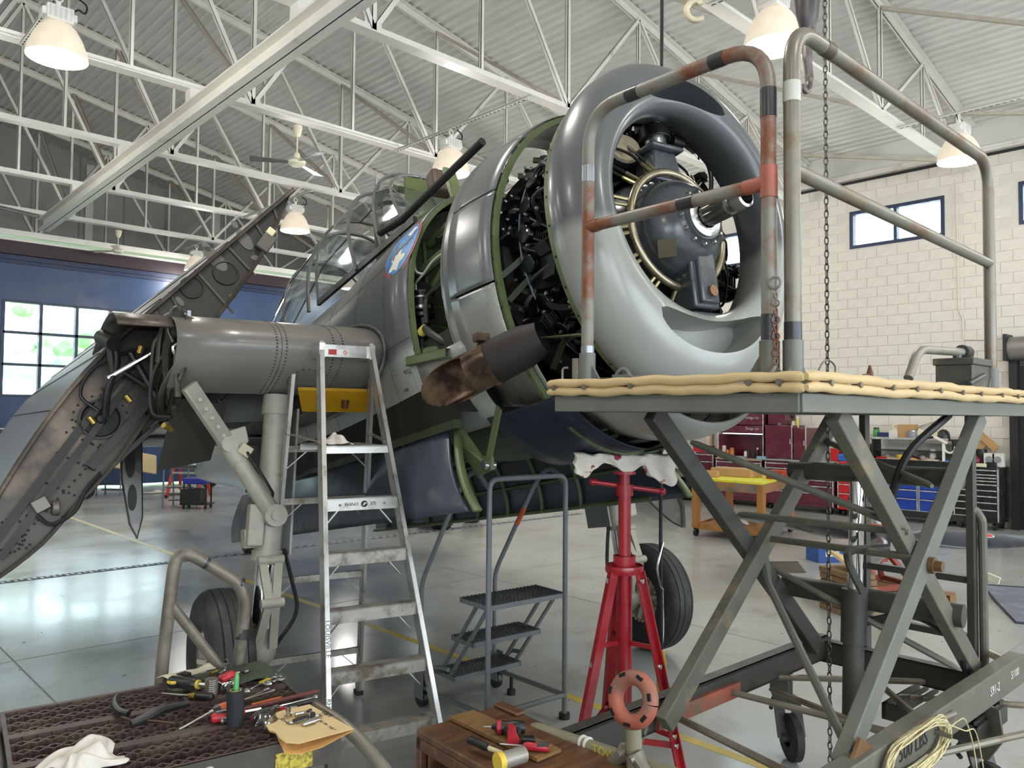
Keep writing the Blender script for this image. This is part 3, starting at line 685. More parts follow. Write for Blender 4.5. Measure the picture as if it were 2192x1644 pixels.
q = MB(); q.cyl((.78, -.66, .0), (.78, -.66, .2), .03, n=12); q.cyl((.62, -.6, .45), (.85, -.55, .47), .03, n=12); q.cyl((.66, -.5, .32), (.7, -.6, .28), .02, n=10); q.box((.8, -.6, -.05), (.16, .1, .14)); q.build('accessory', M_engbk, plane, bevel=.006)
# ------------------------------------------------ cowling rings
C4 = (.80, .04, .97, .99); C3 = (.80, .01, .93, 1.06); C2 = (.735, .105, .80, .95)
def ring(C, s, n=72, off=0.0, f0=0.0, f1=2*pi, ex=2.0):
    full = abs(f1-f0-2*pi) < 1e-6; K = n if full else n+1; o = []
    for k in range(K):
        ph = f0+(f1-f0)*k/n; y, z = ellpt(C[0]+off, C[1], C[2]+off, C[3]+off, ph, ex); o.append(V((s, y, z)))
    return o
mixC = lambda A, B, t: tuple(a+(b-a)*t for a, b in zip(A, B))
def panel(f0, f1, s0, s1, off, nm, mt, n=24, th=.006):
    q = MB(); secs = []
    for i in range(5):
        s = s0+(s1-s0)*i/4; t = (s-1.006)/.566; secs.append(ring(mixC(C4, C3, t), s, n, off+.012*sin(pi*min(1, max(0, t)))*1.0, f0, f1))
    q.loft(secs, close=False); return q.build(nm, mt, plane, solid=th, angle=1.2)
g = R(.35)
for m in (1, -1):
    for a, b in ((14, 41), (41, 67.5), (67.5, 98), (98, 122)):
        f0, f1 = R(a)+g, R(b)-g
        panel(f0 if m > 0 else -f1, f1 if m > 0 else -f0, 1.1, 1.555, .006, 'cowl_panel', M_cpan)
    panel(R(12) if m > 0 else R(-124), R(124) if m > 0 else R(-12), 1.0, 1.13, 0, 'cowl_band', M_cpan, 60)
panel(R(-14), R(14), 1.0, 1.555, .003, 'cowl_panel', M_cpan)
# exhaust heat patch, belly pan
for m in (1, -1): panel(R(122) if m > 0 else R(-140), R(140) if m > 0 else R(-122), 1.05, 1.6, -.05, 'heat_shield', mat('heat_steel', '85827c', .3, metal=.75, var=.2, scale=4), 14)
def belly(f0, f1, s0, s1, off, nm, mt):
    q = MB(); secs = []
    for i in range(6):
        s = s0+(s1-s0)*i/5; secs.append(ring((.80, .02, .95, 1.03), s, 30, off, f0, f1))
    q.loft(secs, close=False); return q.build(nm, mt, plane, solid=.008, angle=1.2)
for m in (1, -1):
    bp_ = belly(R(137) if m > 0 else R(-176), R(176) if m > 0 else R(-137), .98, 1.72, .02, 'belly_pan', M_navy)
    ds = []
    for k in range(44):
        f_ = R(138+38*k/44); C = (.82, .02, .97, 1.05)
        for s in (.995, 1.705): y, z = ellpt(*C, f_, 2.0); ds.append((V((s, -m*abs(y), z)), V((0, -m*abs(y), z)).normalized()))
    for k in range(34):
        s = 1.0+.7*k/33
        for f_ in (R(138.3), R(174)): y, z = ellpt(.82, .02, .97, 1.05, f_, 2.0); ds.append((V((s, -m*abs(y), z)), V((0, -m*abs(y), z)).normalized()))
    q = MB(); q.dots(ds, .005, .003, 6); stuff(q.build('belly_screw', mat('screw_bright', 'c9c7be', .3, metal=.6), bp_, smooth=False))
q = MB(); q.loft([ring((.80, .02, .95, 1.03), s, 30, .0 if s < 1.5 else -.03, R(170), R(250)) for s in (.95, 1.2, 1.5, 1.8)], close=False); q.build('belly_keel', M_engbk, plane, solid=.006, angle=1.2)
ringstrip(ring(C3, 1.545, 96, -.004, R(10), R(350)), .03, .032, 'cowl_flange', M_zinc, cen=(0, .0), holes=36)
ringstrip(ring(C4, .985, 80, -.003, R(14), R(124)), .02, .025, 'cowl_flange', mat('flange_light', 'b4b2a4', .4), cen=(0, 0), holes=16)
# nose ring with its scoops
LIPZ, LIPR = .1, .528
def nosering():
    q = MB(); n = 128; prof = [(0, 0, 1.984), (0, .02, 2.05), (.0, .01, 2.115), (.1, 0, 2.172), (.28, 0, 2.222), (.5, 0, 2.25), (.72, 0, 2.258), (.88, 0, 2.245), (.97, 0, 2.215), (1.0, 0, 2.176), (.97, 0, 2.12), (.9, 0, 2.03), (.82, 0, 1.985)]
    secs = []
    for t, of, s in prof:
        sec = []
        for k in range(n):
            ph = 2*pi*k/n; bul = .035*math.exp(-((ph-0)/.55)**2)+.035*math.exp(-((ph-2*pi)/.55)**2)+.03*math.exp(-((ph-pi)/.6)**2)
            y, z = ellpt(C2[0]+of+bul*(s > 2.02), C2[1], C2[2]+of+bul*(s > 2.02), C2[3]+of+bul*(s > 2.02), ph, 2.0); y1, z1 = -LIPR*sin(ph), LIPZ+LIPR*cos(ph)
            if cos(ph) < -.55: z1 -= .0; 
            sec.append(V((s, y+(y1-y)*t, z+(z1-z)*t)))
        secs.append(sec)
    secs.append(secs[0]); q.loft(secs)
    return q.build('nose_cowl', [M_cowl, M_pstroke], plane, angle=1.0)
nc = nosering()
def crescent(zc, ro, ri, half, nm, top):
    q = MB(); n = 26; out = []; inn = []
    for k in range(n+1):
        t = -1+2*k/n; a = half*t; th = (1-abs(t)**2.6); rm = ri+(ro-ri)*.42
        for lst, r in ((out, rm+(ro-rm)*th**.55), (inn, rm-(rm-ri)*th**.55)):
            lst.append((r*sin(a), (LIPZ+r*cos(a)) if top else (LIPZ-r*cos(a))))
    poly = out+inn[::-1][1:-1]
    q.prism([V((2.045, y, z)) for y, z in poly], (1, 0, 0), .4)
    return q.build(nm, M_pstroke, plane, smooth=False)
for args in ((0, .705, .57, R(26), 'cutter', True), (0, .735, .575, R(33), 'cutter', False)):
    c = crescent(*args); b = nc.modifiers.new('b', 'BOOLEAN'); b.object = c; b.operation = 'DIFFERENCE'; b.solver = 'EXACT'; bake_mods(nc); bpy.data.objects.remove(c)
nc.data.materials.clear(); nc.data.materials.append(M_cowl); nc.data.polygons.foreach_set('material_index', [0]*len(nc.data.polygons))
nc.data.polygons.foreach_set('use_smooth', [True]*len(nc.data.polygons)); nc.data.set_sharp_from_angle(angle=.7)
q = nc.modifiers.new('bevel', 'BEVEL'); q.width = .012; q.segments = 3; q.limit_method = 'ANGLE'; q.angle_limit = .9
ringstrip(ring(C2, 1.95, 110, -.003, R(8), R(352)), .036, .045, 'nose_flange', M_zinc, cen=(0, .1), holes=34)
q = MB()
for m, f_ in ((1, 150), (1, 128), (-1, 150), (1, 163)):
    y, z = ellpt(*C2, R(f_)); p = V((1.96, -abs(y)*m*.97, z*.97)); q.bar(p, p+V((-.3, 0, .06)), .008, .07, (0, 1, 0))
q.build('support_strap', M_zinc, plane, smooth=False)
# lower chin: grey fairing hanging below the nose ring
q = MB(); secs = []
for s, of in ((1.66, .005), (1.8, .03), (1.95, .05), (2.08, .04), (2.16, .0)): secs.append(ring((.76, .1, .8, 1.06), s, 40, of, R(146), R(214)))
q.loft(secs, close=False); q.build('chin_fairing', mat('fairing_grey', 'a7a79f', .35, var=.05), plane, solid=.012, angle=1.2)
# ------------------------------------------------ engine
EZ = .05
q = MB(); ax = (1, 0, 0)
q.lathe([(.0, 1.3), (.36, 1.3), (.38, 1.55), (.38, 1.85), (.36, 1.9)], (0, 0, EZ), ax, 48); q.build('crankcase', M_engbk, plane)
q = MB(); q.lathe([(.33, 1.88), (.3, 1.95), (.285, 1.99), (.285, 2.03), (.262, 2.04), (.258, 2.09), (.245, 2.14), (.21, 2.19), (.16, 2.23), (.12, 2.25), (.115, 2.265), (0, 2.265)], (0, 0, EZ), ax, 56); q.build('nose_case', M_eng, plane, angle=.9)
ds = []
for k in range(34): a = 2*pi*k/34; ds.append((V((2.03, .274*sin(a), EZ+.274*cos(a))), V((1, 0, 0))))
for k in range(12): a = 2*pi*k/12; ds.append((V((2.243, .135*sin(a), EZ+.135*cos(a))), V((1, 0, 0))))
q = MB(); q.dots(ds, .012, .016, 6); q.build('case_stud', M_alu, plane, smooth=False)
q = MB(); q.lathe([(.1, 2.26), (.102, 2.275), (.09, 2.28), (.08, 2.285), (.065, 2.285)], (0, 0, EZ), ax, 36); q.build('thrust_plate', M_alu, plane)
q = MB(); n = 32; sp = []
for s, r, d in ((2.27, .06, .0), (2.3, .06, .007), (2.43, .06, .007), (2.44, .056, 0), (2.46, .05, 0), (2.47, .056, 0), (2.53, .054, 0), (2.535, .042, 0), (2.4, .038, 0)):
    sp.append([V((s, (r-(d if k % 2 else 0))*sin(2*pi*k/n), EZ+(r-(d if k % 2 else 0))*cos(2*pi*k/n))) for k in range(n)])
q.loft(sp); q.build('propeller_shaft', mat('shaft_steel', '97958f', .22, metal=.95), plane, angle=.5)
q = MB(); q.torus((2.08, 0, EZ), ax, .312, .022, 64, 12, R(40), R(355)); q.build('ignition_ring', M_bronze, plane)
q = MB()
for k in range(14):
    a = 2*pi*(k+.25)/14
    for da in (-.05, .05):
        b = a+da; p0 = V((2.07, .325*sin(b), EZ+.325*cos(b))); p1 = V((2.03, .39*sin(b), EZ+.39*cos(b))); q.cyl(p0, p1, .011, n=8)
q.build('ring_elbow', mat('fitting_brass', 'a59a72', .3, metal=.8), plane)
q = MB()
for k in range(14):
    a = 2*pi*(k+.25)/14
    for da in (-.05, .05):
        b = a+da; c = a+da*2.6; q.tube(smooth_path([(2.03, .39*sin(b), EZ+.39*cos(b)), (1.97, .48*sin(b), EZ+.48*cos(b)), (1.85, .6*sin(c), EZ+.6*cos(c)), (1.76, .63*sin(c), EZ+.63*cos(c))], 4), .008, 6)
q.build('ignition_lead', M_hose, plane)
# gearbox extras: governor on top, sump box below, data plate
q = MB(); q.loft([[V((1.95, y, EZ+.28)) for y in (-.02, .0)]+[V((2.1, .0, EZ+.28))], ]) if False else None
q.box((1.99, .0, EZ+.36), (.17, .2, .18), taper=.8); q.box((2.0, .0, EZ+.46), (.19, .22, .03)); q.build('governor_pad', M_eng, plane, bevel=.012)
q.v = []; q = MB(); q.cyl((2.0, 0, EZ+.47), (2.0, 0, EZ+.54), .06, n=18); q.build('governor_collar', M_alu, plane)
q = MB(); q.cyl((2.0, 0, EZ+.53), (2.0, 0, EZ+.6), .085, n=18); q.box((2.0, 0, EZ+.63), (.16, .13, .08)); q.cyl((2.0, .12, EZ+.56), (2.0, .2, EZ+.56), .035, n=12); q.box((1.98, -.08, EZ+.68), (.12, .16, .08)); q.tube(smooth_path([(2.0, .2, EZ+.56), (2.0, .32, EZ+.55), (1.98, .42, EZ+.45), (1.96, .42, EZ+.3)]), .014, 8); q.tube([(2.0, .12, EZ+.6), (1.9, .4, EZ+.6)], .018, 8); q.build('governor', M_engbk, plane, bevel=.005)
q = MB(); q.lathe([(0, .0), (.085, .0), (.09, -.02), (.06, -.03), (.0, -.03)], (1.93, -.15, EZ+.5), (.9, -.25, .2), 20); q.build('magneto_cap', mat('magneto_cream', 'b8a98b', .5, var=.2, scale=30), plane)
q = MB(); q.lathe([(.1, .0), (.12, -.05), (.12, -.16), (.08, -.2)], (1.92, -.15, EZ+.5), (.9, -.25, .2), 20); q.build('magneto', M_engbk, plane)
q = MB(); q.box((2.1, .04, EZ-.3), (.16, .17, .28), taper=1.1); q.box((2.18, .04, EZ-.26), (.06, .12, .32)); q.box((2.06, .06, EZ-.47), (.2, .21, .04)); q.build('front_sump', M_eng, plane, bevel=.012)
q = MB(); q.cyl((2.2, .05, EZ-.36), (2.225, .05, EZ-.36), .028, n=18); q.build('sump_plug', mat('plug_rust', '8d6a50', .4, metal=.6), plane)
q = MB(); c = V((2.155, -.17, EZ-.14)); n_ = V((.7, -.55, -.45)).normalized(); fm = frameM(c, V((0, 1, -.6)), V((0, .6, 1)));
q.box(c+n_*.03, (.09, .09, .004), rot2(n_) @ Matrix.Rotation(pi/2, 3, 'Y')); q.build('data_plate', mat('plate_bronze', '57503f', .4, metal=.6), plane, smooth=False)
# cylinders: two rows of seven
def cylinder_mesh():
    q = MB(); pr = [(.07, .36)]
    for k in range(11): z = .38+k*.0145; pr += [(.075, z), (.092, z+.001), (.092, z+.006), (.075, z+.007)]
    q.lathe(pr, (0, 0, 0), (0, 0, 1), 20)
    for k in range(7): q.box((0, 0, .55+k*.017), (.15+.004*k, .19, .006))
    q.box((0, 0, .6), (.11, .15, .1)); a = MB()
    return q.mesh('cylinder', M_engbk, smooth=False)
def rocker_mesh():
    q = MB()
    for y in (-.07, .07): q.box((.05, y, .66), (.1, .06, .055), Euler((y*6, 0, 0)).to_matrix()); q.cyl((.1, y, .66), (.112, y, .66), .022, n=10)
    for y in (-.05, .05): q.tube([(.09, y*.7, .34), (.085, y*1.2, .64)], .014, 8)
    return q.mesh('rocker_box', M_engbk)
M_baf = mat('baffle_black', '16181c', .16, metal=.5, var=.4, scale=8)
cm, rm_ = cylinder_mesh(), rocker_mesh()
bq = MB(); bq.b2((-.1, -.11, .46), (-.085, .11, .68)); bq.box((-.09, .12, .58), (.05, .01, .2)); bm2 = bq.mesh('baffle', M_baf, smooth=False)
fq = MB(); fq.cyl((.0, -.08, .38), (.0, -.08, .6), .0155, n=8); clampm = fq.mesh('clamp', M_alu)
for row, s in ((0, 1.78), (1, 1.48)):
    for k in range(7):
        a = 2*pi*(k+.5*row)/7
        Mx = Matrix.Translation((s, 0, EZ)) @ Matrix.Rotation(a, 4, 'X')
        o = bpy.data.objects.new('cylinder', cm); COL.objects.link(o); o.parent = plane; o.matrix_local = Mx
        for nm, me in (('rocker_box', rm_), ('baffle', bm2)):
            c = bpy.data.objects.new(nm, me); COL.objects.link(c); c.parent = o
q = MB(); q.torus((1.63, 0, EZ), ax, .66, .012, 60, 6); q.torus((1.4, 0, EZ), ax, .62, .07, 60, 10); q.build('exhaust_collector', M_soot, plane)
q = MB(); q.torus((1.66, 0, EZ), ax, .69, .008, 80, 6); q.build('baffle_strip', mat('strip_bright', '8d98a8', .12, metal=.9), plane)
q = MB()
for k in range(7):
    a = 2*pi*(k+.5)/7+.25; q.tube(smooth_path([(1.6, .5*sin(a), EZ+.5*cos(a)), (1.5, .6*sin(a+.05), EZ+.6*cos(a+.05)), (1.4, .63*sin(a+.15), EZ+.63*cos(a+.15))]), .066, 12)
q.build('exhaust_pipe', mat('pipe_brown', '33261f', .4, metal=.5, var=.4, scale=7), plane)
q = MB()
for a_ in (-62, -75, -88, -101, -118, -132, 62, 90, 120):
    a = R(a_); c = V((1.7, .66*sin(a), EZ+.66*cos(a))); q.cyl(c, c+V((0, .04*sin(a), .04*cos(a))), .05, n=14); q.cyl(c+V((.05, 0, .03)), c+V((.09, 0, .03)), .02, n=8); q.box(c+V((-.1, 0, -.02)), (.1, .06, .07))
q.build('rocker_cover', M_baf, plane, bevel=.006)
q = MB(); random.seed(3); ds = []
for i in range(32): a = random.uniform(-2.6, -.6); s = random.uniform(1.42, 1.9); r = random.uniform(.69, .725); ds.append((V((s, r*sin(a), EZ+r*cos(a))), V((.2, sin(a), cos(a)))))
q.dots(ds, .011, .012, 6); stuff(q.build('engine_nut', M_alu, plane, smooth=False))
q = MB()
for i in range(22):
    a = random.uniform(-2.5, -.5); s = random.uniform(1.4, 1.75); b = a+random.uniform(-.35, .35); q.tube(smooth_path([(s, .6*sin(a), EZ+.6*cos(a)), (s+.08, .7*sin((a+b)/2), EZ+.7*cos((a+b)/2)), (s+random.uniform(0, .25), .62*sin(b), EZ+.62*cos(b))], 4), random.choice((.008, .012, .018)), 6)
q.build('engine_line', M_hose, plane)
q = MB()
for a_, l_ in ((-40, .3), (-52, .25), (-98, .2), (-108, .25), (-140, .3), (-30, .3)):
    a = R(a_); p = V((1.56, .76*sin(a), .76*cos(a))); q.bar(p, V((1.56+l_*.6, .6*sin(a+.2), .6*cos(a+.2))), .03, .012, (1, 0, 0))
q.build('cowl_bracket', M_zdk, plane, smooth=False)
q = MB(); q.loft([[V((1.2, .3*sin(2*pi*k/30), EZ+.3*cos(2*pi*k/30))) for k in range(30)], [V((1.2, .6*sin(2*pi*k/30), EZ+.6*cos(2*pi*k/30))) for k in range(30)]]); q.lathe([(.3, .4), (.42, .8), (.42, 1.2)], (0, 0, EZ), ax, 30); q.build('rear_case', M_engbk, plane)
# exhaust stack
e0, e1 = V((1.66, -.72, -.5)), V((1.34, -.95, -.62)); dd = (e1-e0).normalized()
q = MB(); m4 = rot2(dd)
def er(t, r):
    c = e0.lerp(e1, t)
    nn = V((.25, -.85, -.4)).normalized() if t > .9 else dd; o_ = []
    for k in range(28):
        p_ = c+(m4.col[1]*cos(2*pi*k/28)+m4.col[2]*sin(2*pi*k/28))*r*.92; o_.append(p_-dd*((p_-c).dot(nn)/dd.dot(nn)))
    return o_
q.loft([er(.45, .118), er(.75, .12), er(.99, .122), er(1, .118), er(.99, .114), er(.5, .11), er(.3, .02)]); es = q.build('exhaust_stack', M_exh, plane, angle=.8)
q = MB(); q.loft([er(-.25, .09), er(.0, .118), er(.3, .122), er(.47, .124)]); q.build('stack_elbow', M_soot, plane)
q = MB(); q.loft([er(.43, .12), er(.43, .132), er(.5, .132), er(.5, .12)]); q.box(e0.lerp(e1, .465)+V((0, -.05, .128)), (.05, .07, .04)); q.build('stack_clamp', M_exh, es)
# ------------------------------------------------ bomb bay
SA, SB = .92, -3.85
q = MB(); q.b2((SB, -.6, -.25), (SA, .6, -.2)); q.b2((SB, -.62, -.8), (SB+.02, .62, -.2)); q.b2((SA, -.7, -.7), (SA+.015, .7, -.2))
for m in (-1, 1): q.b2((SB, m*.7-.01, -.76), (SA, m*.7+.01, -.2))
q.build('bay_liner', M_bay, plane, smooth=False)
q = MB()
for m in (-1, 1):
    q.bar((SA, m*.72, -.77), (SB, m*.66, -.77), .05, .05)
    for i in range(10): s = SA-.2-i*.46; q.bar((s, m*.69, -.74), (s, m*.3, -.28), .02, .05)
q.build('bay_frame', M_zdk, plane, smooth=False)
q = MB()
for i in range(5): q.tube([(SA, -.4+.2*i, -.32), (SB, -.4+.2*i, -.34)], .012, 5)
q.build('bay_tube', M_zdk, plane)
# forward edge of the door bay: green hinge arm
DA, DB = .78, -4.0
def doorprof(m, s, t):
    """outer face of an open bay door, t 0 at the hinge and 1 at the free edge"""
    return V((s-.35*t*(s > 0)*0, m*(.7+.12*sin(t*pi*.6)), -.78-.52*t+.03*t*t))
for m in (-1, 1):
    q = MB(); secs = []
    for i in range(13):
        s = DA+(DB-DA)*i/12; secs.append([doorprof(m, s+.36*(k/10)*(i == 0), k/10) for k in range(11)])
    q.loft(secs, close=False); dk = q.build('bomb_door', M_door, plane, solid=.02, angle=1.2)
    q = MB()
    for i in range(9):
        s = DA-.25-i*.52; q.tube([doorprof(m, s, k/10)+V((0, -m*.03, 0)) for k in range(11)], .018, 6)
    for t in (.04, .5, .96): q.tube([doorprof(m, s, t)+V((0, -m*.03, 0)) for s in (DA, DB)], .016, 6)
    q.build('door_rib', M_zinc if m > 0 else M_zdk, dk)
    q = MB(); pts = [doorprof(m, DA+.02+.36*(k/10), k/10)+V((.0, -m*.02, 0)) for k in range(11)]
    q.loft([[p, p+V((0, -m*.05, .0))] for p in pts], close=False); q.build('door_edge', M_zinc, dk, solid=.02)
    q = MB(); a, b, c = V((DA+.2, m*.68, -.72)), V((DA+.27, m*.62, -1.02)), V((DA+.5, m*.66, -.74))
    q.bar(c, b, .05, .012, (0, 1, 0)); q.prism([a+V((-.22, 0, -.1)), b+V((-.12, 0, -.05)), b+V((.03, 0, -.03)), b+V((.04, 0, .04)), b+V((-.08, 0, .06)), a+V((-.2, 0, .02))], (0, 1, 0), .02); q.build('hinge_arm', M_zinc, dk, smooth=False)
    q = MB(); q.cyl(b+V((0, -.03, 0)), b+V((0, .04, 0)), .028, n=12); q.build('hinge_bolt', M_alu, dk)
q = MB()
for i in range(26): q.dots([(doorprof(-1, DA-.1-k*.05, .03)+V((0, -.013, 0)), V((0, -1, 0))) for k in range(90)], .005, .003, 5) if i == 0 else None
stuff(q.build('door_rivet', M_rivet, plane, smooth=False))
# ------------------------------------------------ centre section wings
def wsec(y, le, ch, th, zl, cam_=.02, n=22, x0=0.0, x1=1.0, side='both'):
    """airfoil section at span y: upper run from x1 to nose, then lower run"""
    up, lo = [], []
    for k in range(n+1):
        x = x0+(x1-x0)*(1-cos(pi*k/n))/2 if x0 == 0 else x0+(x1-x0)*k/n
        t = 5*th*(.2969*sqrt(x)-.126*x-.3516*x*x+.2843*x**3-.1015*x**4); c = 4*cam_*x*(1-x)
        up.append(V((le-x*ch, y, zl+(c+t)*ch-.04*x*ch))); lo.append(V((le-x*ch, y, zl+(c-t)*ch-.04*x*ch)))
    return up[::-1]+lo[1:] if side == 'both' else (up if side == 'up' else lo)
for m in (-1, 1):
    LE, CH, TH, ZL = .12, 3.4, .165, -.15
    q = MB(); ys = [.62, .9, 1.3, 1.7, 2.06]
    q.loft([wsec(m*y, LE, CH, TH, ZL, x1=.13) for y in ys], close=False)     # leading edge wrap
    q.build('wing_nose', M_wing, plane, solid=.008, angle=1.2)
    q = MB(); q.loft([wsec(m*y, LE, CH, TH, ZL, x0=.13, x1=1.0, side='up') for y in (.62, 1.3, 2.02)], close=False); q.build('wing_upper_skin', M_wing, plane, solid=.008, angle=1.2)
    q = MB(); q.loft([wsec(m*y, LE, CH, TH, ZL, x0=.36, x1=.72, side='lo') for y in (.62, 1.3, 1.9)], close=False); q.build('wing_lower_skin', M_wing, plane, solid=.008, angle=1.2)
    q = MB(); q.loft([wsec(m*y, LE, CH, TH, ZL, x0=.13, x1=.37, side='lo') for y in (.62, .9, 1.12)], close=False); q.build('wing_lower_skin', M_wing, plane, solid=.008, angle=1.2)
    q = MB(); q.loft([[p+V((0, 0, -.03)) for p in wsec(m*y, LE, CH, TH, ZL, x0=.72, x1=1.02, side='lo')] for y in (.72, 1.3, 1.86)], close=False); fl_ = q.build('wing_flap', M_wund, plane, solid=.012, angle=1.2)
    ds = []
    for x in (.74, .79, .84, .9, .95):
        for k in range(60):
            y = .75+1.1*k/59; p = wsec(m*y, LE, CH, TH, ZL, x0=x, x1=1.0, side='lo')[0]; ds.append((p+V((0, 0, -.037)), V((0, 0, -1))))
    q = MB(); q.dots(ds, .008, .003, 5); stuff(q.build('flap_rivet', M_rivet, fl_, smooth=False))
    # wheel well: dark box, spar face, pipes
    q = MB(); q.b2((-1.15, min(m*1.12, m*2.0), .02), (-.3, max(m*1.12, m*2.0), .05)); q.b2((-1.17, min(m*1.12, m*2.0), -.42), (-1.13, max(m*1.12, m*2.0), .05)); q.b2((-1.15, min(m*1.1, m*1.14), -.45), (-.3, max(m*1.1, m*1.14), .05)); q.build('wheel_well', mat('well_dark', '4c4b46', .55, var=.2), plane, smooth=False)
    q = MB(); q.bar((-1.0, m*1.4, -.42), (-1.0, m*1.9, -.42), .3, .12); q.bar((-.75, m*1.2, -.36), (-.95, m*1.9, -.36), .03, .25); q.build('well_structure', MATS['well_dark'], plane, smooth=False)
    q = MB(); q.tube(smooth_path([(-.4, m*1.15, -.3), (-.5, m*1.3, -.42), (-.45, m*1.4, -.55), (-.5, m*1.38, -.8)]), .014, 6); q.tube(smooth_path([(-.4, m*1.75, -.2), (-.5, m*1.7, -.4), (-.42, m*1.6, -.3)]), .012, 6); q.build('brake_line', M_hose, plane)
    # stub rib and fold gear
    rb = MB(); pts = wsec(m*1.93, LE-.02, CH, TH*.93, ZL, x1=.55); rb.prism(pts, (0, m, 0), .01); rib = rb.build('stub_rib', M_ribdk, plane, smooth=False)
    q = MB()
    for cx, cz, w, h in ((-.18, -.05, .12, .3), (-.5, .05, .18, .2)): q.box((cx, m*1.955, cz), (w, .02, h), Euler((0, .25, 0)).to_matrix())
    q.build('hinge_plate', M_lite, rib, smooth=False)
    ds = [(V((-.14-.04*(k % 3)-.01*(k//6), m*1.967, -.17+.045*(k//3))), V((0, m, 0))) for k in range(21)]+[(V((-.43-.05*(k % 4), m*1.967, .0+.05*(k//4))), V((0, m, 0))) for k in range(12)]
    q = MB(); q.dots(ds, .009, .006); q.build('plate_rivet', M_engbk, rib, smooth=False)
    q = MB()
    for pl, r in (([(.0, 1.97, .0), (-.2, 2.06, -.12), (-.35, 2.02, -.42), (-.3, 1.99, -.5)], .028), ([(-.1, 1.98, .08), (-.25, 2.08, .0), (-.3, 2.1, -.2)], .016), ([(.02, 1.97, -.08), (-.05, 2.03, -.2), (-.1, 2.02, -.45)], .018),
                  ([(-.3, 1.98, .1), (-.38, 2.1, -.05), (-.42, 2.12, -.35)], .014), ([(-.15, 1.99, -.2), (-.3, 2.08, -.4), (-.6, 2.0, -.5)], .02), ([(.03, 1.97, -.2), (-.04, 2.02, -.36)], .012)):
        q.tube(smooth_path([(a, m*b, c) for a, b, c in pl]), r, 8)
    q.build('fold_pipe', M_ribdk, rib)
    q = MB()
    for pl in ([(-.05, 1.98, .05), (-.12, 2.06, -.02), (-.1, 2.04, -.12)], [(-.25, 1.99, .12), (-.2, 2.08, .06), (-.3, 2.08, -.02)], [(.0, 1.98, -.12), (-.06, 2.05, -.16), (-.04, 2.02, -.25)]): q.tube(smooth_path([(a, m*b, c) for a, b, c in pl]), .011, 7)
    q.build('bright_pipe', M_alu, rib)
    q = MB(); q.tube(smooth_path([(-.2, m*2.0, .0), (-.33, m*2.12, -.28), (-.36, m*2.12, -.5), (-.25, m*2.03, -.55)]), .013, 8); q.tube(smooth_path([(-.25, m*2.0, -.1), (-.4, m*2.08, -.3), (-.5, m*2.06, -.5)]), .01, 8); q.build('fold_hose', M_hose, rib)
    q = MB(); q.cyl((-.22, m*2.08, -.6), (-.26, m*2.03, -.62), .018, n=10); q.cyl((-.3, m*2.19, -.1), (-.32, m*2.2, -.14), .016, n=10); q.build('hose_end', M_brass, rib)
    q = MB()
    for k in range(3): q.bar((-.1-.12*k, m*2.0, -.1-.12*k), (-.35-.1*k, m*2.03, -.5), .02, .035)
    q.ball((-.1, m*2.02, .02), .075, 12, 8, (1, .7, 1.2)); q.box((-.2, m*2.02, -.02), (.16, .1, .12)); q.build('fold_linkage', M_ribbk, rib)
    q = MB(); q.loft([wsec(m*y, LE-.03, CH, TH, ZL, x0=.01, x1=.46, side='up') for y in (2.0, 2.2, 2.36)], close=False); q.build('fold_fairing', M_ribdk, plane, solid=.012, angle=1.2)
    # triangular fold fairing under the stub
    q = MB(); q.prism([V((-.3, m*2.0, -.42)), V((-.62, m*1.62, -.4)), V((-.95, m*1.66, -.72)), V((-1.0, m*2.0, -.78))], (0, m*.3, -1), .015); q.build('fold_gusset', mat('gusset_grey', '4a4842', .5, var=.1), plane, smooth=False)
    # fillet strip where the wing meets the body
    q = MB(); pts = wsec(m*.8, LE+.04, CH*.99, TH*1.06, ZL, x1=.9); q.tube(pts, .013, 6); q.build('root_fillet', M_skin, plane)
    ds = [(p+V((0, m*.012, 0)), (p-V((-1, p.y, -.15))).normalized()) for p in smooth_path(pts[6:40], 4)]
    q = MB(); q.dots(ds, .006, .004, 5); stuff(q.build('fillet_rivet', M_rivet, plane, smooth=False))
    # span-wise and chord-wise joints of the nose skin
    q = MB(); ds = []
    for y in (1.46, 1.1):
        pts = wsec(m*y, LE+.002, CH, TH*1.01, ZL, x1=.125); q.tube(pts, .003, 4, cap=False) if y == 1.46 else None
        for p in pts[2:-2:1]: ds += [(p+V((.002, dy, 0)), (p-V((-.3, p.y, -.15))).normalized()) for dy in (-.03, .03)]
    for k in range(18): a = 2*pi*k/18; x = .06+.025*cos(a); p = wsec(m*1.28, LE+.002, CH, TH*1.01, ZL, x0=.03+.03*(1-cos(a)), x1=.5, side='lo')[0]; ds.append((V((p.x, m*(1.26+.11*sin(a)), p.z-.002)), V((.6, 0, -1))))
    q.build('nose_joint', M_pstroke, plane); q = MB(); q.dots(ds, .007, .003, 6); stuff(q.build('nose_rivet', M_rivet, plane, smooth=False))
    q = MB(); q.prism([V((-.16, m*1.28, -.36)), V((-.16, m*.74, -.36)), V((-.34, m*.74, -.47)), V((-.34, m*1.2, -.47))], (-.4, 0, -1), .02); yp = q.build('shackle_plate', mat('chrome_yellow', 'c9961d', .45, var=.15, scale=6, col2='8a6a22', thr=.62), plane, smooth=False)
    q = MB(); [q.cyl((-.25, m*y, -.42), (-.27, m*y, -.475), .03, .02, 10) for y in (1.1, .93)]; q.build('shackle_bolt', mat('bolt_brown', '6b4a30', .4, metal=.5), yp)
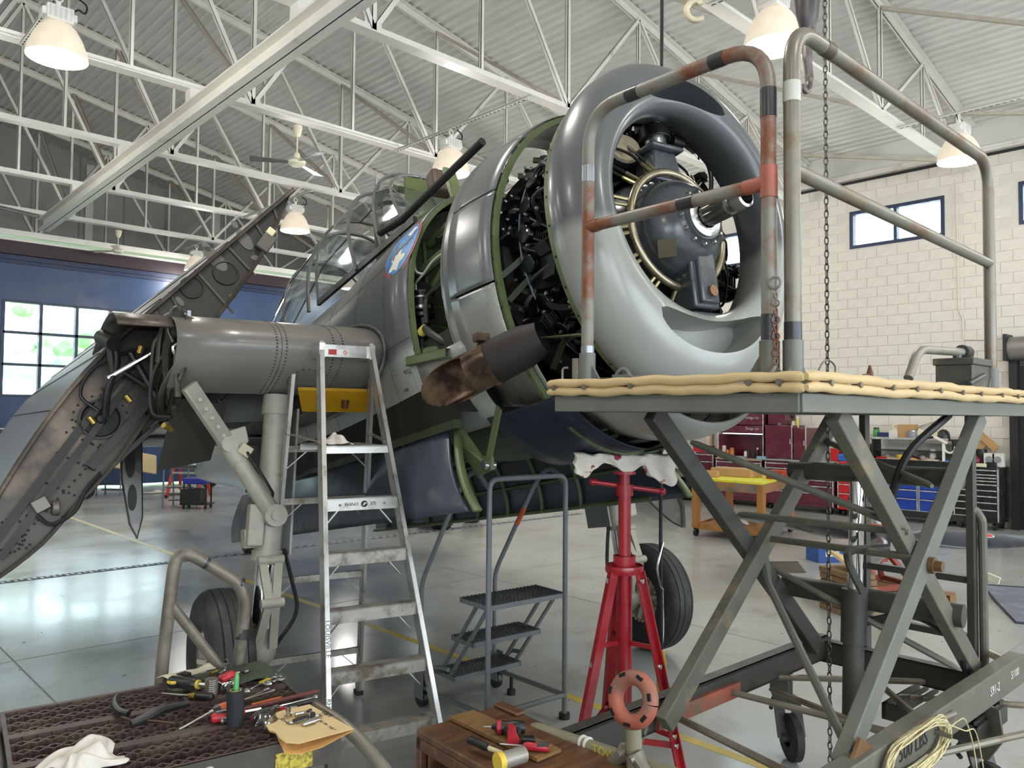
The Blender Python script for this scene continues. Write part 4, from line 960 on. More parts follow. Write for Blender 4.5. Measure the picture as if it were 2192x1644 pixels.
# ------------------------------------------------ main gear
def gear(m):
    top = V((-.34, m*1.36, -.42)); axl = V((-.42, m*1.5, -2.02))
    d = (axl-top).normalized()
    def at(t): return top.lerp(axl, t)
    g = MB(); g.tube([at(-.02), at(.04), at(.045), at(.62)], [.095, .098, .085, .085], 20); g.tube([at(.02), at(.06)], .1, 20); g.tube([at(.42), at(.46)], .1, 20); g.tube([at(.6), at(.64)], .095, 20); leg = g.build('oleo_strut', M_gear, plane)
    g = MB(); g.tube([at(.62), at(.93)], .062, 20); g.build('oleo_piston', M_chrome, leg)
    g = MB(); f = V((1, 0, 0)); 
    for sd in (-1, 1): g.bar(at(.64)+f*.1+V((0, sd*.05, 0)), at(.8)+f*.2+V((0, sd*.02, 0)), .03, .05, (0, 1, 0)); g.bar(at(.8)+f*.2+V((0, sd*.02, 0)), at(.97)+f*.1+V((0, sd*.05, 0)), .03, .05, (0, 1, 0))
    g.cyl(at(.8)+f*.2+V((0, -.07, 0)), at(.8)+f*.2+V((0, .07, 0)), .03, n=12); g.cyl(at(.64)+f*.1+V((0, -.08, 0)), at(.64)+f*.1+V((0, .08, 0)), .03, n=12); g.build('torque_link', M_gear, leg)
    g = MB(); g.ball(at(.98), .1, 14, 10); g.tube([at(.9), at(1.0)], .085, 14); g.cyl(axl, axl+V((0, m*.28, -.02)), .05, n=14); g.build('axle_fork', M_gear, leg)
    # side brace with its lock
    b0, b1, b2 = V((-.1, m*1.96, -.38)), V((-.26, m*1.7, -.72)), at(.47)+V((.1, 0, 0))
    g = MB(); g.bar(b0, b1, .1, .05, (1, 0, .3)); g.prism([b1+V((.03, m*.02, .08)), b1+V((.03, m*-.1, .12)), b1+V((.03, m*-.12, .02)), b1+V((.03, m*-.02, -.1))], (-1, 0, 0), .05); br = g.build('brace_link', M_gear, plane, bevel=.008)
    g = MB(); g.tube([b1, b1.lerp(b2, .1), b1.lerp(b2, .9), b2], [.05, .056, .056, .05], 14); g.cyl(b2+V((.06, 0, 0)), b2+V((-.06, 0, 0)), .07, n=18); g.build('brace_tube', M_gear, br)
    g = MB(); [g.cyl(b0.lerp(b1, t)+V((.028, 0, 0)), b0.lerp(b1, t)+V((.04, 0, 0)), .013, n=8) for t in (.25, .4, .55, .7, .85)]; g.cyl(b1+V((.05, 0, 0)), b1+V((-.05, 0, 0)), .05, n=16); g.cyl(b2+V((.06, 0, 0)), b2+V((.075, 0, 0)), .035, n=12); g.build('brace_bolt', M_gear, br)
    g = MB(); g.box(b1+V((.03, -m*.09, -.04)), (.06, .08, .07), Euler((m*.6, 0, 0)).to_matrix()); g.build('lock_switch', mat('switch_cream', 'b3a98d', .45), br, bevel=.006)
    g = MB(); g.tube(smooth_path([b1+V((.05, -m*.1, -.05)), b1.lerp(b2, .3)+V((.08, -m*.03, .05)), b1.lerp(b2, .75)+V((.09, -m*.02, .06)), at(.4)+V((.1, m*.02, 0)), at(.52)+V((.06, m*.06, 0))]), .009, 6); g.tube(smooth_path([at(.97)+V((.05, -m*.08, 0)), at(.85)+V((.05, -m*.2, 0)), at(.72)+V((.03, -m*.16, 0)), at(.6)+V((.02, -m*.1, 0))]), .014, 6); g.build('gear_line', M_hose, leg)
    g = MB(); g.box(at(.5)+V((.05, m*.1, -.0)), (.09, .1, .26), Euler((m*.1, .05, 0)).to_matrix()); g.box(at(.55)+V((.0, m*.12, 0)), (.1, .08, .12)); g.build('down_lock', M_gear, leg, bevel=.01)
    g = MB(); fz = at(.33)+V((-.1, -m*.13, 0)); g.box(fz, (.3, .015, .95), Euler((m*.09, 0, 0)).to_matrix()); gd = g.build('gear_door', M_wing if m < 0 else mat('door_grey', '6f716c', .4), leg, smooth=False)
    if m > 0:
        gd.hide_render = False
    # wheel
    w = V((axl.x, m*1.735, axl.z)); wh = MB(); RW = .432
    pr = [(.2, -.1), (.25, -.125), (.33, -.135), (.39, -.12), (.418, -.095), (.43, -.07), (.422, -.066), (.433, -.06), (.436, -.02), (.428, -.016), (.436, -.01), (.436, .02), (.428, .026), (.433, .06), (.422, .066), (.43, .07), (.418, .095), (.39, .12), (.33, .135), (.25, .125), (.2, .1)]
    wh.lathe(pr, w, (0, 1, 0), 56); wo = wh.build('wheel', M_tyre, plane, angle=.5)
    h = MB(); h.lathe([(.21, -.1), (.215, -.085), (.19, -.075), (.16, -.05), (.07, -.045), (.06, -.075), (0, -.075)], w, (0, 1, 0), 40); h.lathe([(.21, .1), (.215, .085), (.19, .075), (.16, .05), (.07, .045), (.06, .075), (0, .075)], w, (0, 1, 0), 40); h.build('wheel_hub', M_gear, wo)
    h = MB()
    for k in range(10):
        a = 2*pi*k/10
        for sd in (-1, 1): h.bar(w+V((.06*cos(a), sd*.062, .06*sin(a))), w+V((.185*cos(a), sd*.085, .185*sin(a))), .026, .03, (0, 1, 0))
    for k in range(28): a = 2*pi*k/28; h.box(w+V((.196*cos(a), -m*.097, .196*sin(a))), (.016, .014, .016))
    h.build('hub_spoke', mat('hub_light', 'c0bba8', .4), wo, smooth=False)
gear(-1); gear(1)
# tail wheel and ventral gun
tw = V((-6.6, 0, -1.2)); q = MB(); q.lathe([(.08, -.05), (.17, -.06), (.2, -.03), (.2, .03), (.17, .06), (.08, .05)], tw, (0, 1, 0), 28); tq = q.build('tail_wheel', M_tyre, plane)
q = MB(); q.lathe([(.085, -.045), (.05, -.03), (0, -.03)], tw, (0, 1, 0), 20); q.lathe([(.085, .045), (.05, .03), (0, .03)], tw, (0, 1, 0), 20); q.build('tail_hub', M_gear, tq)
q = MB(); [q.bar(tw+V((0, m*.08, 0)), tw+V((.1, m*.05, .5)), .03, .05, (0, 1, 0)) for m in (-1, 1)]; q.build('tail_fork', M_gear, tq)
q = MB(); q.cyl((-9.2, -.1, .1), (-12.0, -.1, .43), .06, n=12); q.cyl((-10.4, -.1, .245), (-10.5, -.1, .257), .065, n=12); q.build('gun_barrel', M_engbk, plane)
# ------------------------------------------------ folded outer wings
UP = [(-3.06, -1.3), (-2.9, -.9), (-2.64, -.42), (-2.37, -.04), (-2.0, .36), (-1.55, .83), (-1.07, 1.33)]
LO = [(-3.04, -1.5), (-2.88, -1.42), (-2.66, -1.24), (-2.5, -1.04), (-2.3, -.81), (-2.08, -.48), (-1.83, -.05), (-1.58, .32), (-1.3, .76), (-1.05, 1.33)]
def folded(m, dy):
    def sec(s):
        t = (-.8-s)/4.9; k = 1-.42*t; le = V((0, -3.0, -1.42)); sh = V((0, -.02*t, 1.2*t))
        def f(p): y, z = p; return V((s, m*-((-3.0+(y+3.0)*k+sh.y)+0)*1.0*1 if m > 0 else (-3.0+(y+3.0)*k+sh.y), -1.42+(z+1.42)*k+sh.z))
        u = smooth_path([f(p) for p in UP], 3); l = smooth_path([f(p) for p in LO], 3)
        o = u+l[::-1][1:]
        return [V((p.x, p.y+dy, p.z)) for p in o]
    ss = [-.8-.49*i for i in range(11)]
    q = MB(); q.loft([sec(s) for s in ss], close=True, cap=False)
    tip = sec(ss[-1]); q.add(tip, [tuple(range(len(tip)))]); pn = q.build('outer_wing', mat('panel_paint', '77797a', .34, var=.04, scale=2, rvar=.02) if m < 0 else M_skin, plane, angle=.9)
    r0 = sec(-.8); rr = [V((-.84, p.y, p.z)) for p in r0]
    q = MB(); q.add(rr, [tuple(range(len(rr)))]); rib = q.build('root_rib', M_ribdk, plane, smooth=False)
    if m > 0: return pn
    nU = len(smooth_path([V((0, *p)) for p in UP], 3))
    q = MB(); q.tube([p+V((.005, .012, -.008)) for p in r0[:nU]], .016, 6); q.tube([p+V((.005, -.01, .01)) for p in r0[nU:]], .014, 6); q.build('rib_flange', M_ribdk, rib)
    F = lambda y, z, d=0.0: V((-.835+d, y, z))
    # skin joints on the outer face
    q = MB()
    for k in (3, 6, 9, 12, 15): q.tube([sec(s)[k]+V((0, -.004, .003)) for s in ss], .0035, 4, cap=False)
    q.build('panel_line', M_pstroke, pn)
    # upper (trailing) part: dark bay with lightening holes and stiffeners
    q = MB(); up_ = [F(-2.02, .3, .012), F(-1.92, -.0, .012), F(-1.66, .24, .012), F(-1.33, .74, .012), F(-1.09, 1.28, .012), F(-1.5, .86, .012)]; q.add(up_, [tuple(range(6))]); q.build('trailing_rib', M_ribbk, rib, smooth=False)
    for y, z, a, b, rot, mt in ((-1.57, .6, .085, .085, 0, 0), (-1.8, .47, .075, .075, 0, 0), (-1.43, .87, .045, .085, .6, 1), (-1.64, .7, .05, .11, .75, 1), (-1.5, .98, .02, .03, .7, 1), (-1.7, .78, .025, .04, .7, 1), (-1.31, 1.08, .02, .03, .7, 1), (-1.36, .74, .03, .02, 0, 1), (-1.52, .43, .03, .02, 0, 1), (-1.88, .36, .02, .04, .7, 1)):
        h = MB(); n = 24; pt = []
        for k in range(n): t = 2*pi*k/n; u, v = a*cos(t), b*sin(t); pt.append((y+u*cos(rot)-v*sin(rot), z+u*sin(rot)+v*cos(rot)))
        if mt == 0:
            h.add([F(yy, zz, .016) for yy, zz in pt], [tuple(range(n))]); h.build('lightening_hole', M_bay, rib, smooth=False)
            h = MB(); h.tube([F(yy, zz, .016) for yy, zz in pt+pt[:1]], .008, 6); h.build('hole_lip', M_ribbk, rib)
        else: h.add([F(yy, zz, .018) for yy, zz in pt], [tuple(range(n))]); h.build('hole_cover', mat('rib_mid', '55524b', .5), rib, smooth=False)
    q = MB()
    for (a, b) in (((-1.55, .8), (-1.36, .6)), ((-1.78, .6), (-1.52, .3)), ((-1.36, 1.02), (-1.27, .88)), ((-1.95, .42), (-1.8, .12)), ((-1.22, 1.17), (-1.18, 1.05))): q.tube([F(*a, .02), F(*b, .02)], .009, 6)
    q.build('rib_stiffener', MATS['rib_mid'], rib)
    q = MB(); q.box(F(-1.28, .86, .04), (.05, .1, .15), Euler((-.6, 0, 0)).to_matrix()); q.build('drive_box', MATS['rib_mid'], rib, bevel=.01)
    q = MB(); q.box(F(-1.25, .94, .05), (.05, .06, .06), Euler((-.6, 0, 0)).to_matrix()); q.build('tag_plate', mat('cream_plate', 'd7d0a8', .5), rib, bevel=.008)
    # lower part: riveted plate, long ridges, wheel-like opening
    q = MB()
    def along(t, w): a, b = V((-.82, -2.98, -1.2)), V((-.82, -2.2, .0)); d = (b-a); nrm = V((0, d.z, -d.y)).normalized(); return a+d*t+nrm*w
    q.bar(along(0, .06), along(1.05, .06), .05, .03, (1, 0, 0)); q.bar(along(-.02, .14), along(.95, .13), .04, .05, (1, 0, 0)); q.build('rib_ridge', M_ribbk, rib, smooth=False)
    q = MB(); q.bar(F(-2.42, -.78, .03), F(-2.08, -.36, .03), .05, .06, (1, 0, 0)); q.bar(F(-2.36, -.84, .02), F(-2.02, -.5, .02), .03, .03, (1, 0, 0)); q.build('rib_ridge', M_ribbk, rib, smooth=False)
    q = MB(); q.lathe([(.1, .0), (.125, .01), (.13, .03), (.115, .03), (.105, .0)], F(-2.36, -.47, .0), (1, 0, 0), 32); q.build('opening_rim', M_ribbk, rib)
    q = MB(); q.lathe([(0, .004), (.105, .004)], F(-2.36, -.47, .0), (1, 0, 0), 32); q.ball(F(-2.36, -.47, .02), .04, 10, 6); q.build('opening', M_bay, rib)
    ds = []
    for (y0, z0) in ((-2.55, -.55), (-2.6, -.68), (-2.68, -.85), (-2.74, -.98), (-2.78, -1.04), (-2.5, -.48)):
        for k in range(9): ds.append((F(y0+.03*k, z0-.016*k, .002), V((1, 0, 0))))
    for k in range(22): ds.append((F(-2.92+.03*k, -1.36+.036*k, .002), V((1, 0, 0)))); ds.append((F(-2.82+.018*k, -1.2-.012*k+.03*(k % 2), .002), V((1, 0, 0))))
    for k in range(20): a = 2*pi*k/20; ds.append((F(-2.83+.075*cos(a), -1.17+.1*sin(a), .002), V((1, 0, 0)))); ds.append((F(-2.36+.16*cos(a), -.47+.16*sin(a), .002), V((1, 0, 0))))
    def inrib(p_):
        y, z = p_.y, p_.z; c_ = False; pl_ = [(a.y, a.z) for a in r0]; j_ = len(pl_)-1
        for i_ in range(len(pl_)):
            if (pl_[i_][1] > z) != (pl_[j_][1] > z) and y < (pl_[j_][0]-pl_[i_][0])*(z-pl_[i_][1])/(pl_[j_][1]-pl_[i_][1]+1e-9)+pl_[i_][0]: c_ = not c_
            j_ = i_
        return c_
    ds = [d_ for d_ in ds if inrib(d_[0])]
    q = MB(); q.dots(ds, .008, .005, 6); stuff(q.build('rib_rivet', M_ribbk, rib, smooth=False))
    q = MB(); q.box(F(-2.68, -1.0, .04), (.06, .09, .08), Euler((.5, 0, 0)).to_matrix()); q.cyl(F(-2.62, -1.02, .05), F(-2.58, -1.02, .05), .045, n=14); q.build('rib_motor', mat('motor_grey', '6e685f', .4, metal=.4), rib, bevel=.006)
    q = MB(); q.tube(smooth_path([F(-2.7, -1.06, .05), F(-2.62, -1.12, .06), F(-2.5, -1.05, .06), F(-2.44, -.92, .05), F(-2.36, -.82, .03)]), .012, 7); q.tube(smooth_path([F(-2.38, -.42, .06), F(-2.48, -.32, .06), F(-2.42, -.16, .06), F(-2.28, -.06, .06), F(-2.14, .0, .06)]), .011, 8); q.tube(smooth_path([F(-2.34, -.46, .05), F(-2.33, -.3, .12), F(-2.28, -.12, .12), F(-2.3, .06, .1)]), .022, 8); q.build('rib_hose', M_hose, rib)
    q = MB(); q.cyl(F(-2.33, -.22, .12), F(-2.08, -.06, .2), .018, n=10); q.build('actuator_rod', M_chrome, rib)
    q = MB(); q.tube([F(-2.36, -.3, .1), F(-2.24, -.18, .13), F(-2.05, -.3, .1)], .02, 6); q.tube([F(-2.32, .05, .1), F(-2.3, -.2, .12)], .026, 8); q.cyl(F(-2.36, .08, .0), F(-2.3, .0, .16), .05, n=12); q.cyl(F(-2.04, -.42, .0), F(-2.0, -.36, .2), .06, n=14); q.tube([F(-2.2, -.05, .12), F(-2.05, -.35, .16)], .022, 8); q.build('hinge_fitting', M_ribbk, rib)
    q = MB(); q.cyl(F(-2.4, -.5, .05), F(-2.43, -.46, .06), .016, n=10); q.cyl(F(-2.22, -.32, .06), F(-2.19, -.36, .06), .018, n=10); q.build('hose_end', M_brass, rib)
    # blade-like jury strut hanging behind
    q = MB(); a, b = V((-1.9, -2.06, -.42)), V((-1.95, -2.0, -1.22)); q.prism([V((-1.9, -2.13, -.4)), V((-1.9, -1.97, -.36)), V((-1.92, -1.96, -1.05)), V((-1.92, -2.0, -1.22)), V((-1.92, -2.06, -1.1)), V((-1.9, -2.12, -.75))], (-1, 0, 0), .05); q.build('hanging_fairing', mat('fairing_metal', '6d6b66', .3, metal=.5), plane, bevel=.012)
    q = MB(); q.add([V((-1.89, -2.055+.035*cos(t*pi/8), -.62+.13*sin(t*pi/8))) for t in range(16)], [tuple(range(16))]); q.add([V((-1.89, -2.04+.03*cos(t*pi/8), -.9+.1*sin(t*pi/8))) for t in range(16)], [tuple(range(16))]); q.build('fairing_hole', M_ribbk, plane, smooth=False)
    return pn
folded(-1, 0); folded(1, -.42)
# ================================================================ scissor lift work stand
M_olive = mat('stand_olive', '5d5c50', .5, var=.14, scale=6, col2='86765c', thr=.66, scale2=5)
M_olivedk = mat('stand_dark', '3b3b35', .5, var=.2, scale=6, col2='5b4a38', thr=.68, scale2=6)
M_oliveg = mat('stand_grey', '66685f', .45, var=.1, scale=5, col2='7d6a52', thr=.7, scale2=7)
M_rust = mat('rail_rust', '7d7a70', .5, metal=.2, var=.15, scale=7, col2='74452c', thr=.52, scale2=3.2, soft=.06)
M_rail = mat('rail_worn', '7b7668', .42, metal=.3, var=.14, scale=7, col2='6b5139', thr=.6, scale2=4)
M_tape = mat('black_tape', '2a2a2b', .35, var=.2, scale=20)
M_orange = mat('orange_red', '9a5340', .5, var=.18, scale=9, col2='6e5a4c', thr=.6, scale2=6)
M_foam = mat('bumper_hose', 'c4aa7c', .6, var=.1, scale=7, col2='9d8a62', thr=.66, scale2=5)
SM = Matrix.Translation(C2W(.137, 3.14)) @ Matrix.Rotation(R(42.5)-YAW, 4, 'Z'); SMI = SM.inverted()
stand = thing('work_stand', 'olive scissor lift work stand with tan bumper hoses and rusty guard rails', 'work stand', M=SM)
def LP(px, py, ax_, val):
    o = SMI @ EYE; d = SMI.to_3x3() @ ray(px, py); return o+d*((val-o[ax_])/d[ax_])
def sp(nm, mt, fn, **k):
    q = MB(); fn(q); return q.build(nm, mt, stand, **k)
# base frame
A0, A1 = V((0, 0, .62)), V((2.3, 0, .62)); C0, C1 = V((-.05, -.95, .69)), V((2.46, -.95, .69))
sp('base_beam', M_olivedk, lambda q: q.chan(A0, A1, .07, .13, .012, (0, 0, 1)), smooth=False)
cbm = sp('base_beam', M_olive, lambda q: q.bar(C0, C1, .075, .14), bevel=.006)
xb = sp('cross_beam', mat('stand_khaki', '7e7a62', .5, var=.15, scale=6, col2='8c6b45', thr=.62), lambda q: q.chan((-.03, 0, .62), (-.03, -.98, .62), .1, .12, .01), smooth=False)
sp('cross_beam', M_olivedk, lambda q: (q.chan((2.28, .02, .6), (2.28, -.93, .6), .07, .12, .01), ), smooth=False)
M_wht = mat('white_paint', 'd9d6cb', .6); M_blk = mat('black_ink', '1d1c1a', .6)
text('SPEED', .062, M_blk, xb, frameM(V((-.03, -.72, .683)), (0, -1, 0), (1, 0, 0))); text('MA', .062, M_blk, xb, frameM(V((-.03, -.42, .683)), (0, -1, 0), (1, 0, 0)))
text('S91-2', .06, M_wht, cbm, frameM(V((1.98, -.9895, .69)), (1, 0, 0), (0, 0, 1))); text('5/100', .055, M_wht, cbm, frameM(V((2.28, -.9895, .7)), (1, 0, 0), (0, 0, 1)))
text('500 LBS', .085, M_blk, cbm, frameM(V((1.02, -.9895, .69)), (1, 0, 0), (0, 0, 1)))
sp('shim_plate', M_orange, lambda q: q.bar((.66, -.045, .60), (1.32, -.045, .60), .02, .07), smooth=False)
# scissor legs
for (a, b, v, mt) in (((.60, 1.97), (2.1, .66), -.06, M_olivedk), ((2.25, 1.97), (.62, .62), -.11, M_olive), ((.70, 1.97), (2.17, .7), -.84, M_olive), ((2.1, 1.97), (.6, .7), -.9, M_oliveg)):
    p0, p1 = V((a[0], v, a[1])), V((b[0], v, b[1]))
    sp('scissor_leg', mt, lambda q: q.bar(p0, p1, .055, .092, (0, 1, 0)) if False else q.bar(p0, p1, .092, .055, (0, 1, 0)), bevel=.005)
for v in (-.03, -.93):
    c = V((1.37, v, 1.33)); sp('pivot_bolt', mat('rust_bolt', '6d5238', .5, metal=.4), lambda q: (q.cyl(c, c+V((0, .05 if v > -.5 else -.05, 0)), .022, n=10), q.cyl(c, c+V((0, .02 if v > -.5 else -.02, 0)), .035, n=12)))
sp('foot_gusset', mat('foot_rust', '8a6f4c', .5, var=.2, scale=6, col2='6b4a2c', thr=.5), lambda q: q.prism([V((.5, -.95, .62)), V((.72, -.95, .62)), V((.72, -.95, .76)), V((.62, -.95, .82)), V((.5, -.95, .7))], (0, -1, 0), .012), smooth=False)
sp('cross_tube', M_olivedk, lambda q: q.tube([(1.86, -.04, 1.66), (1.86, -.9, 1.67)], .048, 16))
sp('cross_tube', M_olivedk, lambda q: q.tube([(1.78, -.04, 1.05), (1.86, -.9, 1.03)], .055, 16))
for v in (-.42, -.52): sp('clevis_plate', M_olive, lambda q: q.prism([V((1.8, v, 1.58)), V((1.86, v, 1.72)), V((1.92, v, 1.66)), V((1.8, v, 1.52)), V((1.74, v, 1.54))], (0, 1, 0), .012), smooth=False)
sp('ram_rod', M_chrome, lambda q: q.cyl((1.72, -.45, 1.02), (1.76, -.45, 1.63), .036, n=20))
sp('ram_cylinder', M_olivedk, lambda q: (q.cyl((1.68, -.45, .35), (1.71, -.45, .96), .05, n=18), q.cyl((1.705, -.45, .84), (1.72, -.45, 1.1), .062, n=18), q.box((1.8, -.45, 1.0), (.14, .05, .08))))
rods = [((.92, -.04, 1.83), (1.25, -.88, 1.49)), ((1.33, -.04, 1.46), (1.28, -.88, 1.47)), ((1.5, -.04, 1.33), (1.33, -.88, 1.36)), ((2.14, -.04, 1.84), (1.54, -.88, 1.65)), ((1.64, -.04, 1.16), (1.83, -.88, .79)),
        ((.79, .0, .6), (.62, -.9, .58)), ((1.24, 0, .6), (1.45, -.9, .56)), ((1.72, .0, .56), (2.2, -.6, .58)), ((1.7, .0, .5), (1.5, -.9, .5)), ((2.2, -.3, .55), (1.65, -.9, .5)), ((2.1, -.5, .5), (2.55, -1.1, .5)), ((1.5, -.9, .5), (2.6, -1.25, .48)), ((.6, -.03, .6), (.5, .05, .3))]
for a, b in rods: sp('tie_rod', M_rail if a[2] < .7 else M_olive, lambda q: q.tube([a, V(a).lerp(V(b), .03), V(a).lerp(V(b), .97), b], [.01, .0165, .0165, .01], 8))
sp('flat_brace', M_oliveg, lambda q: q.tube([(1.5, -.07, 1.25), (1.42, -.15, 1.12), (.68, -.9, .72)], [.035, .02, .018], 8))
sp('hydraulic_hose', M_hose, lambda q: q.tube(smooth_path([(2.0, -.8, 1.97), (1.75, -.7, 1.78), (1.55, -.7, 1.55), (1.52, -.75, 1.4)]), .019, 8))
sp('hydraulic_hose', M_hose, lambda q: q.tube(smooth_path([(1.75, -.4, .9), (1.9, -.65, .98), (2.0, -.82, .85), (2.05, -.86, .6), (2.06, -.86, .45)]), .018, 8))
sp('hydraulic_hose', M_olivedk, lambda q: q.tube(smooth_path([(1.2, -.72, 1.2), (1.2, -.66, 1.32), (1.3, -.63, 1.36), (1.5, -.7, 1.36)]), .018, 8))
# access ladder at the far end
for v in (-.2, -.76): sp('ladder_rail', M_olivedk, lambda q: q.bar((2.42, v, 1.97), (2.42, v, .62), .035, .06, (1, 0, 0)), smooth=False)
for z in (.8, 1.1, 1.42, 1.7): sp('ladder_rung', M_olivedk, lambda q: q.bar((2.42, -.2, z), (2.42, -.76, z), .04, .035), smooth=False)
sp('ladder_grip', M_olive, lambda q: q.tube(fillet([(2.46, -.8, .6), (2.46, -.8, 1.42), (2.44, -.77, 1.47), (2.42, -.76, 1.46)], .05), .022, 10))
for z in (.72, 1.12): sp('grip_clip', mat('clip_cream', 'c9c2aa', .5), lambda q: q.box((2.47, -.83, z), (.02, .09, .035), Euler((.3, 0, 0)).to_matrix()), smooth=False)
# platform: fascia, deck, bumper hoses
PU0, PU1, PV0, PV1 = .22, 2.62, -.95, .16; ZF0, ZF1 = 1.966, 2.03
for a, b in (((PU0, PV0), (PU0, PV1)), ((PU0, PV0), (PU1, PV0)), ((PU1, PV0), (PU1, PV1)), ((PU0, PV1), (PU1, PV1))):
    sp('fascia', M_oliveg, lambda q: q.bar((*a, (ZF0+ZF1)/2), (*b, (ZF0+ZF1)/2), .02, ZF1-ZF0), bevel=.003)
sp('deck_frame', M_olivedk, lambda q: [q.bar((PU0+.02, v, 1.985), (PU1-.02, v, 1.985), .03, .04) for v in (-.8, -.4, -.05)], smooth=False)
q = MB()
for i in range(34): v = PV0+.02+i*.0325; q.bar((PU0, v, 2.042), (PU1, v, 2.042), .004, .022)
for i in range(72): u = PU0+.02+i*.0333; q.bar((u, PV0, 2.05), (u, PV1, 2.05), .006, .006)
stuff(q.build('deck_grating', M_olivedk, stand, smooth=False))
random.seed(5)
def hose(p0, p1, clips, r=.018):
    p0, p1 = V(p0), V(p1); L_ = (p1-p0).length; n = 70; pts, rs = [], []
    for i in range(n+1):
        t = i/n; d = min(abs(t*L_-c) for c in clips); k = max(0, 1-d/.06); pts.append(p0.lerp(p1, t)+V((0, 0, .0025*sin(t*17)+.002*sin(t*41)))); rs.append(r*(1.04-.2*k)*(1 if .01 < t < .99 else .6))
    return sp('bumper_hose', M_foam, lambda q: q.tube(pts, rs, 12))
cl = [.03, .2, .44, .95, 1.06]
cr = [.12, .34, .62, .85, 1.1, 1.36, 1.6, 1.9, 2.15, 2.3]
for z in (2.047, 2.083):
    hose((PU0-.03, PV1+.02, z), (PU0-.03, PV0-.03, z), cl); hose((PU0-.03, PV0-.035, z), (PU1+.03, PV0-.035, z), cr)
for c in cl: sp('hose_clip', mat('clip_steel', '7a7266', .4, metal=.6), lambda q: (q.cyl((PU0-.02, PV1-c, 2.065), (PU0-.05, PV1-c, 2.065), .011, n=10), q.cyl((PU0-.045, PV1-c, 2.065), (PU0-.052, PV1-c, 2.065), .006, n=8)))
for c in cr: sp('hose_clip', MATS['clip_steel'], lambda q: q.cyl((PU0+c, PV0-.02, 2.065), (PU0+c, PV0-.054, 2.065), .011, n=10))
# guard rails
def railset(path, r, mt, tapes, nm='guard_rail'):
    o = sp(nm, mt, lambda q: q.tube(path, r, 16)); return o
ZT = 3.235
L0, L1 = V((.24, .0, 2.05)), V((.24, -.83, 2.05)); Rr0, Rr1 = V((.27, -.9, 2.05)), V((2.36, -.88, 2.05))
top = lambda p, z=ZT: V((p.x, p.y, z))
r1_ = sp('guard_rail', M_rust, lambda q: q.tube(fillet([L0+V((0, 0, .1)), top(L0), top(L1, 3.25), L1+V((0, 0, .1))], .17, 8), .0265, 18))
r2_ = sp('guard_rail', M_rail, lambda q: q.tube(fillet([Rr0+V((0, 0, .1)), top(Rr0, 3.29), top(Rr1, 3.29), Rr1+V((0, 0, .06))], .15, 8), .028, 18))
m1_ = sp('mid_rail', M_rust, lambda q: q.tube([top(L0, 2.74), top(L1, 2.755)], .024, 16))
m2_ = sp('mid_rail', M_rail, lambda q: q.tube([top(Rr0, 2.79), top(Rr1, 2.755)], .0255, 16))
def band(par, a, b, r, mt=M_tape, nm='tape_band'): q = MB(); q.tube([a, b], r+.0015, 18); q.build(nm, mt, par)
band(r1_, top(L0, 2.93), top(L0, 3.0), .0265, mat('bare_patch', '8d8f90', .3, metal=.6)); band(r1_, top(L1, 2.98), top(L1, 3.08), .0265)
band(r1_, V((.24, -.21, ZT+.004)), V((.24, -.27, ZT+.005)), .0265); band(r1_, V((.24, -.6, ZT+.011)), V((.24, -.66, ZT+.012)), .0265)
band(m1_, V((.24, -.46, 2.749)), V((.24, -.53, 2.75)), .024); band(r2_, top(Rr0, 2.15), top(Rr0, 2.27), .028); band(r1_, top(L1, 2.2), top(L1, 2.3), .0265)
band(r2_, V((.5, -.898, 3.29)), V((.56, -.898, 3.29)), .028, mat('tape_brown', '4a4138', .5)); band(r2_, top(Rr0, 3.02), top(Rr0, 3.09), .028, mat('tape_white', 'b7b4aa', .5), 'paint_patch'); band(r1_, top(L0, 2.16), top(L0, 2.24), .0265, MATS['bare_patch'])
sp('rail_tee', M_orange, lambda q: (q.tube([top(L1, 2.7), top(L1, 2.81)], .03, 16), q.tube([V((.24, -.83, 2.755)), V((.24, -.74, 2.753))], .027, 14)))
sp('rail_tee', M_rust, lambda q: q.tube([V((.24, 0, 2.74)), V((.24, -.06, 2.741))], .027, 14))
for p, dv in ((L0, 1), (L1, -1), (Rr0, 1), (Rr1, -1)):
    side = p in (L0, L1); d = V((0, -.1*dv, 0)) if side else V((.1*dv, 0, 0)); n_ = V((.02, 0, 0)) if side else V((0, .02, 0))
    sp('rail_socket', M_oliveg if p is not L1 else M_olive, lambda q: (q.tube([p+V((0, 0, 0)), p+V((0, 0, .16))], .034, 16), q.prism([p-n_*.5, p-n_*.5+d*1.05, p-n_*.5+V((0, 0, .16))], n_, .012), q.prism([p-n_*.5, p-n_*.5-d*1.0, p-n_*.5+V((0, 0, .1))], n_, .012)), bevel=.002)
sp('socket_stub', M_rust, lambda q: (q.tube([(.24, .055, 2.06), (.24, .055, 2.19)], .024, 14), q.tube(fillet([(.2, .075, 2.08), (.2, .105, 2.08), (.2, .105, 2.15), (.2, .075, 2.15)], .02), .005, 6)))
q = MB()
for i in range(9):
    z = 2.36-i*.028; q.torus((.215, -.868, z), (1, .3, 0) if i % 2 else (0, 1, 0), .011, .0035, 12, 5)
q.torus((.21, -.868, 2.4), (1, 0, 0), .02, .005, 16, 6); q.tube(smooth_path([(.21, -.868, 2.12), (.19, -.86, 2.09), (.19, -.88, 2.08), (.2, -.9, 2.1)]), .006, 6); q.build('safety_chain', M_rust, stand)
sp('lock_lever', M_oliveg, lambda q: (q.tube(smooth_path([(.2, -.18, 2.1), (.2, -.21, 2.13), (.2, -.24, 2.13), (.2, -.27, 2.1), (.2, -.33, 2.1)]), .008, 8), q.box((.2, -.22, 2.105), (.03, .08, .014))))
